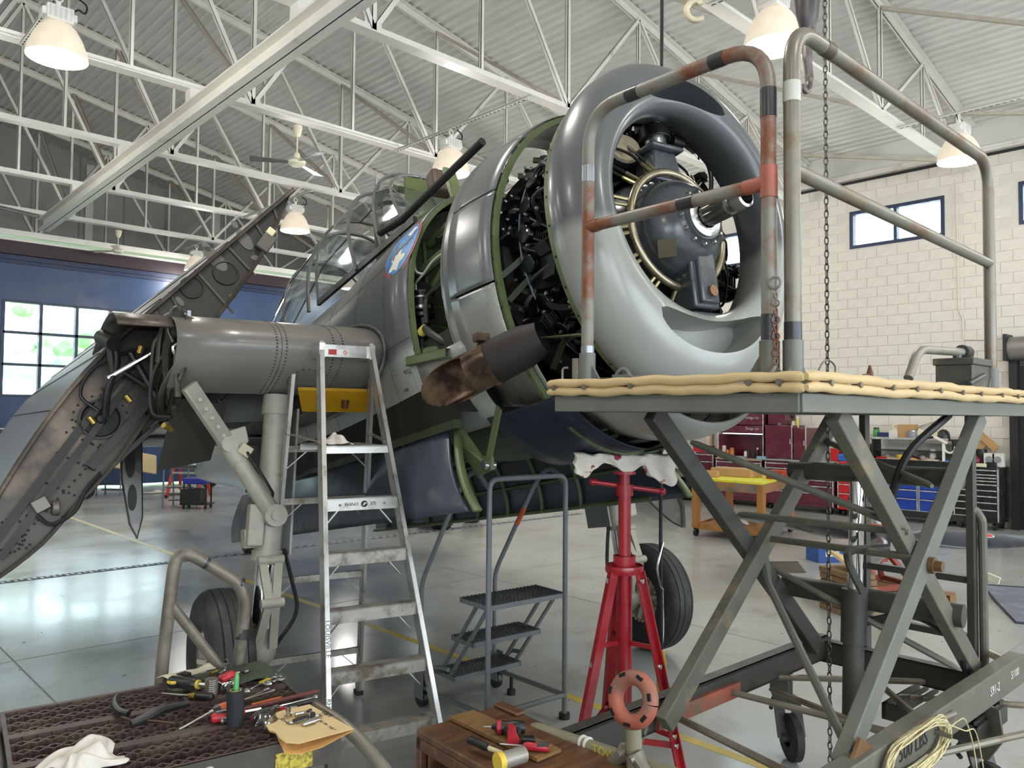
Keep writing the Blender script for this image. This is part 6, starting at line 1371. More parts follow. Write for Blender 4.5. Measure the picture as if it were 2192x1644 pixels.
q = MB(); e = TPy(352, 1385, .05); q.tube([V((pa.x, .05, .3)), e], .0228, 14) if False else q.tube([pb.lerp(pc_, .38), pb.lerp(pc_, .42)], .0235, 14); q.tube([pb.lerp(pc_, .88), pb.lerp(pc_, .91)], .0235, 14); q.build('tape_band', M_tape, hr_)
# ---- tools, each lying on the grating at its own place
M_tblk = mat('tool_black', '1a1a1b', .4); M_tred = mat('tool_red', 'a8202c', .4); M_torg = mat('tool_orange', 'b9582b', .45); M_tyel = mat('tool_yellow', 'c9ac3c', .45); M_tgrn = mat('tool_green', '4f9552', .35); M_stl = mat('tool_steel', 'c9c9c6', .18, metal=1.0, var=.05)
M_stlw = mat('tool_steel_worn', '9b978e', .35, metal=.85, var=.15, scale=20)
def tool(nm, label, cat, p0, p1, z=ZT_+.012, group=None):
    """root at the first point, x axis towards the second; returns root and length"""
    a, b = onz(*p0, z), onz(*p1, z); d = b-a; return thing(nm, label, cat, a, atan2(d.y, d.x), group), d.length
def part(fn, nm, mt, root, **k): q = MB(); fn(q); return q.build(nm, mt, root, **k)
def handle(L_, x0, r, prof=((0, .7), (.1, 1), (.45, .85), (.8, 1), (.95, .8), (1, .5))): return lambda q: q.lathe([(0, x0)]+[(r*f, x0+L_*t) for t, f in prof]+[(0, x0+L_)], (0, 0, 0), (1, 0, 0), 14)
t, l = tool('screwdriver', 'screwdriver with black and clear amber handle lying left of the socket', 'screwdriver', (457, 1492), (347, 1484))
part(handle(.065, -.0, .013), 'handle', M_tblk, t); part(lambda q: q.cyl((.065, 0, 0), (.09, 0, 0), .011, .006, 12), 'collar', mat('amber_clear', '8a6b2d', .25), t); part(lambda q: q.cyl((.09, 0, 0), (l, 0, 0), .0035, .0028, 8), 'blade', M_stl, t)
t, l = tool('screwdriver', 'orange handled screwdriver with a long steel shaft pointing at the viewer', 'screwdriver', (508, 1502), (384, 1553), ZT_+.02)
part(handle(.09, 0, .016), 'handle', M_torg, t); part(lambda q: (q.cyl((.08, 0, 0), (.1, 0, 0), .017, .012, 14)), 'collar', M_tblk, t); part(lambda q: (q.cyl((.1, 0, 0), (.115, 0, 0), .009, .006, 10), q.cyl((.115, 0, 0), (l, 0, -.012), .0042, .002, 8)), 'blade', M_stlw, t)
t, l = tool('nut_driver', 'red and black handled nut driver lying behind the black foam cup', 'screwdriver', (452, 1538), (558, 1518), ZT_+.018)
part(handle(.1, 0, .016), 'handle', M_tred, t); part(lambda q: q.tube([(.012, 0, .012), (.095, 0, .012)], .008, 8), 'grip_inlay', M_tblk, t); part(lambda q: q.cyl((.1, 0, 0), (max(l, .15), 0, 0), .005, n=8), 'shaft', M_stl, t)
t, l = tool('awl', 'thin steel pick lying beside the orange screwdriver shaft', 'pick', (470, 1520), (382, 1556), ZT_+.012)
part(lambda q: q.cyl((0, 0, 0), (l, 0, -.004), .0035, .001, 6), 'shaft', M_stlw, t); part(handle(.04, -.03, .006), 'handle', M_tblk, t)
t, l = tool('ratchet_driver', 'yellow and black handled ratchet driver at the back of the tool table', 'ratchet', (362, 1459), (445, 1467), ZT_+.035)
part(handle(l*.75, 0, .021), 'handle', M_tblk, t); part(lambda q: (q.torus((.022, 0, .004), (0, 0, 1), .02, .006, 20, 6), q.cyl((l*.72, 0, 0), (l*.78, 0, 0), .015, n=14)), 'yellow_grip', M_tyel, t); part(lambda q: q.cyl((l*.78, 0, 0), (l+.03, 0, 0), .009, n=12), 'shank', M_stl, t)
t, l = tool('tape_reel', 'round dark tape reel under the yellow ratchet handle', 'reel', (365, 1476), (420, 1476), ZT_+.002)
part(lambda q: (q.lathe([(.012, 0), (.035, 0), (.038, .008), (.035, .016), (.012, .016)], (.03, 0, 0), (0, 0, 1), 24), q.tube([(.05, 0, .006), (.1, .01, .006)], .006, 6)), 'reel', mat('reel_olive', '44442f', .5), t)
t, l = tool('socket', 'large knurled steel socket standing on the tool table', 'socket', (452, 1490), (470, 1490), ZT_+.0)
part(lambda q: (q.cyl((0, 0, 0), (0, 0, .058), .0195, n=22), [q.torus((0, 0, .006+.007*k), (0, 0, 1), .0195, .0018, 22, 5) for k in range(8)]), 'body', M_stlw, t)
t, l = tool('pipe_cutter', 'red handled pipe cutter with a chrome body beside the big socket', 'cutter', (468, 1474), (492, 1468), ZT_+.012)
part(lambda q: q.box((.03, 0, .035), (.055, .035, .022), Euler((0, -.2, 0)).to_matrix()), 'handle', M_tred, t, bevel=.009); part(lambda q: (q.box((.03, -.0, .01), (.055, .035, .024)), q.cyl((.02, -.02, .01), (.02, -.03, .01), .014, n=14), q.cyl((.045, -.02, .012), (.045, -.028, .012), .01, n=12)), 'body', M_stl, t, bevel=.005)
t, l = tool('foam_cup', 'black foam tube standing upright as a cup on the tool table', 'cup', (503, 1552), (520, 1552), ZT_+.0)
part(lambda q: q.lathe([(0, .002), (.024, 0), (.0255, .04), (.026, .105), (.017, .105), (.0165, .02), (0, .02)], n=26), 'foam_tube', mat('foam_sleeve', '202022', .8), t); part(lambda q: q.lathe([(.0172, .1), (.0172, .1065), (.0145, .1065), (.0145, .1)], n=22), 'inner_ring', mat('ring_tan', 'a08d5e', .5), t); CUP = t
t2 = thing('marker', 'green translucent handle sticking up out of the black foam cup', 'tool', CUP.location+V((0, 0, .03)))
part(lambda q: q.tube([(0, 0, 0), (.002, .002, .09), (.004, .003, .115), (.005, .003, .125)], [.008, .0085, .007, .004], 10), 'handle', M_tgrn, t2)
def wrench(nm, label, p0, p1, r, oe=True, z=ZT_+.012, mt=None):
    t, l = tool(nm, label, 'wrench', p0, p1, z); mt = mt or M_stl
    part(lambda q: q.bar((r*.8, 0, 0), (l-r*.8, 0, 0), r*.8, .005), 'shank', mt, t, bevel=.002)
    part(lambda q: q.torus((0, 0, 0), (0, 0, 1), r*.75, r*.32, 20, 6), 'ring_end', mt, t); part(lambda q: q.torus((l, 0, 0), (0, 0, 1), r*.85, r*.33, 16, 6, pi*.5+.5, pi*2.5-.5) if oe else q.torus((l, 0, 0), (0, 0, 1), r*.75, r*.32, 20, 6), 'open_end', mt, t); return t, l
t, l = wrench('combination_wrench', 'long chrome combination wrench with yellow tape at the back right of the tools', (528, 1478), (592, 1447), .014, z=ZT_+.02); part(lambda q: q.bar((l*.45, 0, .003), (l*.75, 0, .003), .016, .004), 'tape_wrap', M_tyel, t)
wrench('open_wrench', 'chrome open ended wrench head standing over the table corner', (575, 1462), (602, 1452), .016, z=ZT_+.03)
wrench('ratchet_wrench', 'chrome ratchet wrench beside the red pliers near the ladder rail', (592, 1513), (676, 1491), .011, False, z=ZT_+.016)
t, l = tool('forceps', 'steel locking forceps with two finger loops', 'forceps', (495, 1508), (572, 1482), ZT_+.016)
part(lambda q: (q.tube([(0, 0, 0), (l*.6, .004, .002), (l, .012, .004)], .0022, 6), q.tube([(0, 0, 0), (l*.6, -.004, .002), (l, -.012, .004)], .0022, 6)), 'jaw', M_stl, t); [part(lambda q: q.torus((l+.01, s_*.014, .005), (0, .2, 1), .011, .0022, 18, 6), 'finger_loop', M_stl, t) for s_ in (-1, 1)]
t, l = tool('pry_bar', 'long rust red pry bar lying across the right end of the grating', 'bar', (505, 1523), (683, 1478), ZT_+.014)
part(lambda q: (q.bar((0, 0, 0), (l, 0, 0), .014, .01)), 'bar', mat('bar_rust', '5e3028', .5, var=.2, scale=15), t, bevel=.002); part(lambda q: q.bar((l*.2, .014, .002), (l*.55, .014, .002), .01, .008), 'red_sleeve', M_torg, t)
t, l = tool('flat_file', 'long dark flat file lying under the pry bar', 'file', (500, 1537), (672, 1497), ZT_+.01); part(lambda q: q.bar((0, 0, 0), (l, 0, 0), .018, .006), 'blade', mat('file_dark', '3a3230', .5), t, smooth=False); part(handle(.05, -.04, .01), 'tang', M_stlw, t)
t, l = tool('pliers', 'small red handled pliers near the manila folder', 'pliers', (596, 1519), (642, 1513), ZT_+.012)
part(lambda q: [q.tube(smooth_path([(l*.45, 0, 0), (l*.2, s_*.012, 0), (-.01, s_*.01, 0)]), .004, 8) for s_ in (-1, 1)], 'handle', M_tred, t); part(lambda q: q.box((l*.65, 0, 0), (.04, .012, .008), taper=.7), 'jaw', M_stlw, t)
t, l = tool('strap_wrench', 'black strap wrench with a curved grip and thin brown strap', 'wrench', (250, 1492), (272, 1530), ZT_+.02)
g0 = t.location; W2 = lambda px, py, z=.0: Matrix.Rotation(-t.rotation_euler[2], 3, 'Z') @ (onz(px, py, ZT_+.02)-g0)+V((0, 0, z))
part(lambda q: q.tube(smooth_path([W2(252, 1490), W2(246, 1505), W2(256, 1522), W2(275, 1528)]), [.008]+[.0105]*17+[.009], 10), 'curved_grip', M_tblk, t); part(lambda q: q.tube(smooth_path([W2(260, 1534), W2(290, 1543), W2(320, 1542), W2(350, 1545), W2(375, 1548)]), .0025, 5), 'strap', mat('strap_brown', '5d4330', .6), t)
part(lambda q: (q.tube([W2(280, 1550), W2(318, 1538, .004), W2(350, 1522, .006), W2(405, 1508, .004)], [.01, .016, .015, .009], 10),), 'body_grip', M_tblk, t); part(lambda q: q.box(W2(396, 1504, .012), (.03, .008, .004)), 'clip', M_stl, t)
t, l = tool('buckle', 'small black watch shaped gauge lying on the dark cloth', 'gauge', (393, 1445), (410, 1449), ZT_+.02); part(lambda q: (q.box((.01, 0, .005), (.035, .022, .012)), q.bar((-.03, 0, .0), (.05, 0, .0), .014, .004)), 'body', M_tblk, t, bevel=.003)
t, l = tool('socket_adapter', 'chrome socket adapter standing on the dark green cloth', 'socket', (484, 1437), (490, 1437), ZT_+.02); part(lambda q: (q.cyl((0, 0, 0), (0, 0, .022), .007, n=12), q.cyl((0, 0, .022), (0, 0, .028), .01, n=12), q.box((0, 0, .035), (.01, .01, .014))), 'body', M_stl, t)
for i, (a, b) in enumerate((((450, 1442), (462, 1437)), ((466, 1444), (478, 1436)), ((520, 1440), (528, 1437)))):
    t, l = tool('fitting', ['brass pipe fitting on the cloth, left of the chrome adapter', 'small chrome fitting on the cloth touching the adapter', 'short chrome bit on the cloth, right of the adapter'][i], 'fitting', a, b, ZT_+.026); part(lambda q: (q.cyl((0, 0, 0), (l+.006, 0, 0), .005, n=8), q.cyl((0, 0, 0), (.006, 0, 0), .007, n=6)), 'body', M_brass if i == 0 else M_stl, t)
t, l = tool('screwdriver', 'slim dark screwdriver lying on the dark green cloth', 'screwdriver', (535, 1435), (470, 1446), ZT_+.024); part(lambda q: q.cyl((.03, 0, 0), (l, 0, 0), .0025, n=6), 'blade', M_stlw, t); part(handle(.035, 0, .005), 'handle', M_tblk, t)
# cloth, paper, rag
def sheet(nm, label, cat, px, z, mt, amp, sd, par=None, th=.003, n=14):
    c = [onz(*p_, z) for p_ in px]; rnd = random.Random(sd); ph = [rnd.uniform(0, 6) for _ in range(6)]; q = MB(); vs = []
    for i in range(n+1):
        for k in range(n+1):
            u, w = i/n, k/n; p_ = c[0].lerp(c[1], u).lerp(c[3].lerp(c[2], u), w); e = 1-.5*(max(abs(2*u-1), abs(2*w-1)))**3
            d = amp*(.6*sin(5*u+3*w+ph[0])+.5*sin(-4*u+8*w+ph[1])+.3*sin(13*u+5*w+ph[2])+1.3)*e; ed = .012*sin(9*u+ph[3])*(w in (0, 1))
            vs.append(p_+V((ed, ed*.5, max(.001, d))))
    q.add(vs, [(i*(n+1)+k, (i+1)*(n+1)+k, (i+1)*(n+1)+k+1, i*(n+1)+k+1) for i in range(n) for k in range(n)]); o = q.build(nm, mt, None, angle=2, solid=th, sub=1); return tag(o, label, cat)
sheet('shop_cloth', 'dark green shop cloth bunched at the back of the tool table', 'cloth', [(405, 1452), (555, 1418), (612, 1452), (470, 1475)], ZT_+.004, mat('cloth_green', '3a4132', .85, var=.2, scale=14, bump=.3, bscale=70), .011, 3)
sheet('paper_bag', 'crumpled cream paper lying beside the dark green cloth', 'paper', [(335, 1458), (455, 1424), (478, 1430), (380, 1458)], ZT_+.004, mat('paper_cream', 'c9bda4', .8, bump=.3, bscale=40), .012, 8)
rag('rag', 'big crumpled white rag at the front left of the tool table', .125, M_rag, Matrix.Translation(onz(185, 1636, ZT_)) @ Matrix.Rotation(.4, 4, 'Z'), 9, .62)
rag('rag', 'grey scrap of rag in the lower middle by the folder', .05, M_rag, Matrix.Translation(onz(430, 1668, ZT_)), 12, .4)
# manila folder with its small parts
M_man = mat('manila', 'd8bd8a', .75, var=.04, scale=10); M_man2 = mat('manila_inside', 'd9a763', .75)
fz = ZT_+.012
fpx = [(662, 1511), (757, 1564), (690, 1588), (640, 1602), (612, 1600), (597, 1583), (590, 1571), (577, 1567), (566, 1553), (590, 1528)]
fp = [onz(*p_, fz) for p_ in fpx]; f0 = fp[0].copy(); fo = thing('folder', 'open manila folder with handwriting holding small sockets on the table corner', 'folder', f0)
q = MB(); q.prism([p_-f0+V((0, 0, .004+(.008 if i in (2, 3, 4) else 0))) for i, p_ in enumerate(fp)], (0, 0, 1), .0012); ft_ = q.build('front_leaf', M_man, fo, smooth=False)
q = MB(); q.prism([p_-f0+V((0, 0, 0-(.012 if i in (2, 3, 4) else 0)))+(C2W(0, -.012) if i in (2, 3, 4) else V((0, 0, 0))) for i, p_ in enumerate(fp)], (0, 0, 1), .0012); q.build('back_leaf', M_man2, fo, smooth=False)
ink = mat('pen_ink', '2f2b28', .6)
def scrawl(s, px, py, size, dpx): a, b = onz(px, py, fz), onz(px+dpx[0], py+dpx[1], fz); x = (b-a); text(s, size, ink, ft_, frameM(a-f0+V((0, 0, .0075)), x, V((-x.y, x.x, 0))), 'handwriting')
scrawl('TBM', 700, 1533, .026, (40, 22)); scrawl('for the', 693, 1553, .016, (40, 22)); scrawl('TBY', 708, 1566, .024, (40, 22)); scrawl('Gy', 642, 1568, .024, (40, 25)); scrawl('5', 664, 1557, .02, (40, 22)); scrawl('o', 611, 1549, .02, (40, 22))
for i, (a, b, r, up, lb) in enumerate((((617, 1535), (617, 1535), .008, .032, 'upright chrome socket at the left of the folder pile'), ((660, 1542), (660, 1542), .007, .026, 'upright chrome socket at the middle of the folder pile'), ((648, 1551), (672, 1543), .008, 0, 'chrome socket lying in front of the folder pile'), ((610, 1528), (622, 1526), .007, 0, 'chrome socket lying at the back left of the folder pile'), ((632, 1530), (650, 1526), .006, 0, 'short chrome socket lying at the back of the folder pile'), ((655, 1527), (664, 1522), .008, 0, 'stubby chrome socket at the back right of the folder pile'), ((668, 1545), (680, 1540), .006, 0, 'small chrome socket at the right end of the folder pile'))):
    z = fz+.008+(0 if up else r); t, l = tool('socket', lb, 'socket', a, (b[0]+1, b[1]), z)
    if up: part(lambda q: (q.lathe([(r*.6, up), (r, up), (r, up*.5), (r*.85, up*.45), (r*.85, 0), (0, 0)], n=16)), 'body', M_stl, t)
    else: part(lambda q: (q.cyl((0, 0, 0), (max(l, .022), 0, 0), r, n=16), q.cyl((-.0012, 0, 0), (0, 0, 0), r*.65, n=12)), 'body', M_stl, t)
t, l = tool('hex_key', 'black and steel offset key lying across the folder pile', 'key', (620, 1548), (684, 1530), fz+.014); part(lambda q: q.tube(fillet([(0, .02, 0), (0, 0, 0), (l, 0, 0), (l, -.015, 0)], .008), .004, 8), 'bar', M_stlw, t)
t, l = tool('driver_bit', 'black impact driver bit lying on the folder pile', 'bit', (628, 1543), (668, 1530), fz+.022); part(lambda q: (q.cyl((0, 0, 0), (l, 0, 0), .005, n=10), q.box((l, 0, 0), (.016, .012, .012))), 'bar', M_tblk, t)
M_plas = glass('clear_plastic', (.93, .93, .92), .35, .1)
sheet('plastic_bag', 'clear crinkled plastic bag between the foam cup and the folder', 'bag', [(528, 1530), (600, 1520), (612, 1552), (548, 1568)], ZT_+.008, M_plas, .014, 6, th=.0)
# ---- old wooden cabinet with its tools
M_wood = mat('old_wood', '4f3422', .45, var=.25, scale=3, stretch=(1, 8, 8), col2='6f4c2e', thr=.55, scale2=2.5, coat=.1); M_wood2 = mat('pale_board', '7d5f39', .5, var=.25, scale=3, stretch=(1, 9, 9), col2='5d4225', thr=.6, scale2=3)
ZC = .8; cA = onz(891, 1561, ZC); cB = onz(1076, 1507, ZC); ex = (cB-cA); CWd = ex.length; wy_ = atan2(ex.y, ex.x)
wc = thing('wooden_cabinet', 'old brown wooden pigeonhole cabinet in front of the rolling steps', 'cabinet', V((cA.x, cA.y, 0)), wy_)
CD = .95
q = MB(); q.b2((-.0, -CD, ZC-.028), (CWd, 0, ZC)); q.build('top', M_wood, wc, bevel=.006)
q = MB(); q.b2((.01, -.018, .02), (CWd-.01, 0, ZC-.028)); q.build('side_panel', M_wood, wc, smooth=False); q = MB(); q.b2((.01, -CD, .02), (CWd-.01, -CD+.018, ZC-.028)); q.build('side_panel', M_wood, wc, smooth=False)
q = MB(); q.b2((CWd-.02, -CD, .02), (CWd-.005, 0, ZC-.028)); q.build('back_panel', M_wood2, wc, smooth=False)
for y in (-.06, -.3, -.54, -.78): q = MB(); q.b2((.012, y-.015, .05), (CWd-.02, y, ZC-.03)); q.build('divider', M_wood, wc, smooth=False)
for z in (.1, .35, .58): q = MB(); q.b2((.012, -CD+.02, z), (CWd-.02, -.02, z+.016)); q.build('shelf', M_wood2, wc, smooth=False)
q = MB(); q.b2((.0, -.03, .0), (.03, 0, ZC-.028)); q.b2((.0, -CD, .0), (.03, -CD+.03, ZC-.028)); q.b2((0, -CD, ZC-.07), (.02, 0, ZC-.028)); q.build('face_frame', M_wood, wc, bevel=.003)
q = MB(); q.b2((CWd*.52, -.5, ZC+.0005), (CWd*.97, -.02, ZC+.014)); q.build('loose_board', M_wood2, wc, bevel=.003) if False else None
bo = [onz(*p_, ZC+.004) for p_ in ((961, 1541), (1013, 1526), (1201, 1610), (1150, 1632))]
q = MB(); q.prism(bo, (0, 0, 1), .012); o = q.build('loose_board', M_wood2, None, smooth=False); tag(o, 'pale worn board lying on top of the wooden cabinet', 'board')
bl = [onz(*p_, ZC+.0) for p_ in ((1030, 1521), (1075, 1509), (1094, 1520), (1094, 1528))]
q = MB(); q.b2((CWd-.05, -.14, ZC), (CWd, 0, ZC+.014)); q.build('raised_lip', M_wood, wc, bevel=.005)
ZK = ZC+.017
t, l = tool('power_screwdriver', 'red and black pistol grip power screwdriver lying on the pale board', 'power tool', (1052, 1556), (1115, 1557), ZK+.022)
part(lambda q: q.lathe([(0, .0), (.006, 0), (.012, .012), (.021, .018), (.023, .04), (.02, .06), (.024, .075), (.024, .105), (.018, .12), (0, .12)], (0.0, 0, 0), (1, 0, 0), 20), 'motor_body', M_tblk, t); part(lambda q: q.lathe([(.02, .018), (.0245, .022), (.0245, .034), (.02, .038)], (0, 0, 0), (1, 0, 0), 20), 'torque_ring', M_tred, t)
part(lambda q: q.tube([(.07, -.01, 0), (.075, -.06, -.002), (.08, -.105, -.003)], [.019, .018, .021], 14), 'pistol_grip', M_tred, t); part(lambda q: (q.tube([(.055, -.02, 0), (.058, -.045, 0)], .012, 10), q.tube([(.098, -.01, 0), (.094, -.08, 0)], .01, 10)), 'grip_inlay', M_tblk, t); part(lambda q: q.cyl((-.028, 0, 0), (0, 0, 0), .003, n=8), 'bit', M_stl, t)
t, l = tool('screwdriver', 'red and black handled screwdriver on the pale cabinet board', 'screwdriver', (1176, 1601), (1070, 1593), ZK+.014); part(handle(.09, 0, .015), 'handle', M_tred, t); part(lambda q: (q.tube([(.002, 0, .006), (.04, 0, .006)], .012, 10)), 'grip_inlay', M_tblk, t); part(lambda q: q.cyl((.09, 0, 0), (l, 0, 0), .003, n=8), 'blade', M_stl, t)
t, l = tool('mallet', 'black handled mallet with a white shaft and a clear yellow capped head', 'mallet', (1003, 1583), (1103, 1625), ZK+.016); part(handle(.1, 0, .014), 'handle', M_tblk, t); part(lambda q: q.cyl((.1, 0, 0), (l, 0, .002), .008, n=10), 'shaft', mat('shaft_bone', 'd6cba4', .5), t)
part(lambda q: q.cyl((l+.01, .03, .01), (l-.005, -.055, .01), .027, n=22), 'head', mat('head_grey', '8e8a80', .35, metal=.4), t); part(lambda q: q.cyl((l-.005, -.055, .01), (l-.009, -.075, .01), .0285, n=22), 'yellow_face', M_tyel, t)
t, l = tool('drill_battery', 'black battery lying behind the red power screwdriver', 'battery', (1122, 1585), (1140, 1585), ZK+.014); part(lambda q: q.box((.015, 0, 0), (.05, .035, .026)), 'body', M_tblk, t, bevel=.006)
# ================================================================ along the right wall
M_mar = mat('maroon_enamel', '5a1f2b', .28, var=.05, scale=3, coat=.3); M_blu = mat('blue_enamel', '1f3f96', .28, var=.05, scale=3, coat=.3); M_blk2 = mat('black_enamel', '15161a', .28, var=.08, coat=.3); M_rede = mat('red_enamel', 'b81f25', .3, var=.06, coat=.2)
M_trim = mat('drawer_trim', 'd9d9d6', .25, metal=.6); M_top = mat('worktop_ply', '9a8a70', .5, var=.2, scale=5); M_gtop = mat('worktop_grey', '8d8f8f', .45)
def chest(nm, label, y0, y1, zt, mt, rows, x1=XW-.03, dep=.62, cols=1, logo=None, top=None, emblem=False, zb=.13):
    """roller cabinet: y0<y1 along the wall; drawers face the room"""
    t = thing(nm, label, 'tool chest', (x1-dep, (y0+y1)/2, 0)); w = (y1-y0)/2
    q = MB(); q.b2((0, -w, zb), (dep, w, zt)); q.build('body', mt, t, bevel=.008)
    if top: q = MB(); q.b2((-.02, -w-.01, zt), (dep, w+.01, zt+.035)); q.build('worktop', top, t, bevel=.004)
    cw = 2*w/cols
    for c in range(cols):
        ya = -w+c*cw+.03; yb = -w+(c+1)*cw-.03; z = zt-.04; tot = sum(rows)
        for r in rows:
            h = (zt-zb-.1)*r/tot; q = MB(); q.b2((-.018, ya, z-h+.012), (.0, yb, z)); d = q.build('drawer', mt, t, bevel=.003)
            q = MB(); q.b2((-.034, ya+.005, z-.022), (-.016, yb-.005, z-.004)); q.build('drawer_handle', M_trim, d, smooth=False); z -= h
        for yy_ in (ya-.022, yb+.004): q = MB(); q.b2((-.024, yy_, zb+.03), (0, yy_+.018, zt-.02)); q.build('corner_trim', M_trim, t, smooth=False)
    for y in (-w+.1, w-.1):
        for x in (.08, dep-.08): q = MB(); q.cyl((x, y-.02, .06), (x, y+.02, .06), .06, n=18); q.b2((x-.03, y-.03, .06), (x+.03, y-.022, zb)); q.build('caster', M_black, t, angle=.5)
    if logo:
        for (ly, lz) in logo: text('Snap-on', .07, M_trim, t, frameM(V((-.036, ly, lz)), (0, -1, 0), (0, 0, 1)), 'lettering')
    if emblem:
        q = MB()
        for s_ in (-1, 1): q.torus((-.026, w-.35+s_*.05, .55), (1, 0, 0), .13, .022, 20, 6, pi*.5-1.9 if s_ > 0 else -pi*.5-1.9+pi*0, (pi*.5+1.3) if s_ > 0 else (-pi*.5+1.3)); 
        q.b2((-.027, w-.41, .5), (-.02, w-.37, .62)); q.b2((-.027, w-.33, .5), (-.02, w-.29, .62)); q.build('emblem', M_trim, t)
    return t
chest('tool_chest', 'long maroon tool chest with grey worktop under the maroon lockers', 7.12, 8.62, 1.03, M_mar, [1, 1, 1, 1.2, 1.4, 2.2], logo=[(-.55, .97)], top=M_gtop)
chest('tool_chest', 'wide maroon base chest under the tall open hutch', 8.7, 9.82, 1.0, M_mar, [1, 1, 1.3, 1.5, 2], top=M_top)
chest('tool_chest', 'narrow bright red tool cart between the maroon and blue chests', 6.72, 7.05, 1.08, M_rede, [1, 1, 1, 1.4, 2])
chest('tool_chest', 'long blue tool chest with white drawer trims and round emblem', 4.98, 6.62, 1.06, M_blu, [1, 1.2, 1.4, 1.5, 2.4], cols=3, top=M_top, emblem=True)
chest('tool_chest', 'black tool chest with white trimmed drawers beside the shutter door', 4.2, 4.93, 1.1, M_blk2, [1, .7, .7, .8, 1.3, 1.3, 1.4, 1.6, 2.2])
chest('tool_chest', 'small maroon chest with a red box on it left of the hutch', 9.95, 10.45, 1.13, M_mar, [1, 1.2, 1.4, 2], dep=.5)
# open hutch
hu = thing('tool_hutch', 'tall maroon tool hutch with raised lid and lit open shelf', 'tool hutch', (XW-.55, 9.26, 1.035)); w = .56
q = MB(); q.b2((0, -w, 0), (.5, -w+.02, 1.0)); q.b2((0, w-.02, 0), (.5, w, 1.0)); q.b2((.48, -w, 0), (.5, w, 1.0)); q.b2((0, -w, .98), (.5, w, 1.0)); q.build('cabinet_shell', M_mar, hu, smooth=False)
q = MB(); q.b2((-.03, -w, .56), (.05, w, .72)); q.build('lower_lid', M_mar, hu, bevel=.012); q = MB(); q.b2((-.03, -w, .74), (.05, w, 1.03)); q.build('upper_lid', M_mar, hu, bevel=.012)
for y in (-w-.004, w-.012): q = MB(); q.b2((-.035, y, -.03), (0, y+.016, 1.03)); q.build('corner_trim', M_trim, hu, smooth=False)
for z in (.66, .9): text('Snap-on', .1, M_trim, hu, frameM(V((-.032, -.3, z)), (0, -1, 0), (0, 0, 1)))
q = MB(); q.b2((.1, -w+.05, .53), (.16, w-.05, .55)); q.build('shelf_light', mat('tube_light', 'ffffff', .4, emit=(.9, .95, 1), estr=3), hu, smooth=False)
# lockers on the maroon chest
def locker(y0, y1, z0, z1, label):
    t = thing('locker', label, 'locker', (XW-.6, (y0+y1)/2, z0)); w = (y1-y0)/2; q = MB(); q.b2((0, -w, 0), (.55, w, z1-z0)); q.build('body', M_mar, t, bevel=.008); q = MB(); q.b2((-.02, -w+.01, .01), (0, w-.01, z1-z0-.01)); d = q.build('door', M_mar, t, bevel=.004); q = MB(); q.b2((-.03, -w+.03, (z1-z0)*.45), (-.018, -w+.05, (z1-z0)*.6)); q.build('handle', M_trim, d, smooth=False); q = MB(); q.b2((-.025, -w-.002, 0), (0, -w+.014, z1-z0)); q.build('edge_trim', M_trim, t, smooth=False)
locker(8.02, 8.64, 1.07, 1.78, 'square maroon locker standing on the grey worktop of the long chest'); locker(7.72, 8.0, 1.07, 1.73, 'narrow maroon locker behind the sloping stand leg on the grey worktop')
t = thing('locker', 'upper maroon locker set on top of the square locker', 'locker', (XW-.5, 8.43, 1.79)); q = MB(); q.b2((0, -.2, 0), (.45, .2, .42)); q.build('body', M_mar, t, bevel=.008); q = MB(); q.b2((-.012, -.12, .3), (0, .12, .33)); q.build('label_plate', M_trim, t, smooth=False)
# small things: each a thing of its own
def on(px, py, x, z): p = onx(px, py, x); return V((x, p.y, z))
def jar(nm, label, cat, p, r, h, mt, lid=None, taper=1.0):
    t = thing(nm, label, cat, p); q = MB(); q.lathe([(0, 0), (r, 0), (r*1.0, h*.75), (r*.8*taper, h*.9), (r*.8*taper, h), (0, h)], n=16); q.build('body', mt, t)
    if lid: q = MB(); q.cyl((0, 0, h*.9), (0, 0, h*1.08), r*.85, n=16); q.build('lid', lid, t)
    return t
def bx(nm, label, cat, p, size, mt, yaw=0.0, lid=None):
    t = thing(nm, label, cat, p, yaw); q = MB(); q.b2((-size[0]/2, -size[1]/2, 0), (size[0]/2, size[1]/2, size[2])); q.build('body', mt, t, bevel=.005)
    q = MB()
    if lid: q.b2((-size[0]/2-.003, -size[1]/2-.003, size[2]*.8), (size[0]/2+.003, size[1]/2+.003, size[2]+.004)); q.build('lid', lid, t, bevel=.004)
    return t
M_amb = mat('jar_amber', 'a8632a', .3, var=.2, scale=30); M_wh = mat('plastic_white', 'd9d6cd', .4); M_clr = mat('jar_pale', 'b9ab98', .25, var=.3, scale=40); M_card = mat('cardboard', 'b08a5c', .75, var=.06, scale=5); M_gryp = mat('grey_plastic', '8b8e92', .4); M_grn = mat('green_plastic', '3f8c33', .4); M_pail = mat('pale_foam', 'd8cfae', .6); M_leather = mat('brown_leather', '4a2420', .6)
zt = 1.036
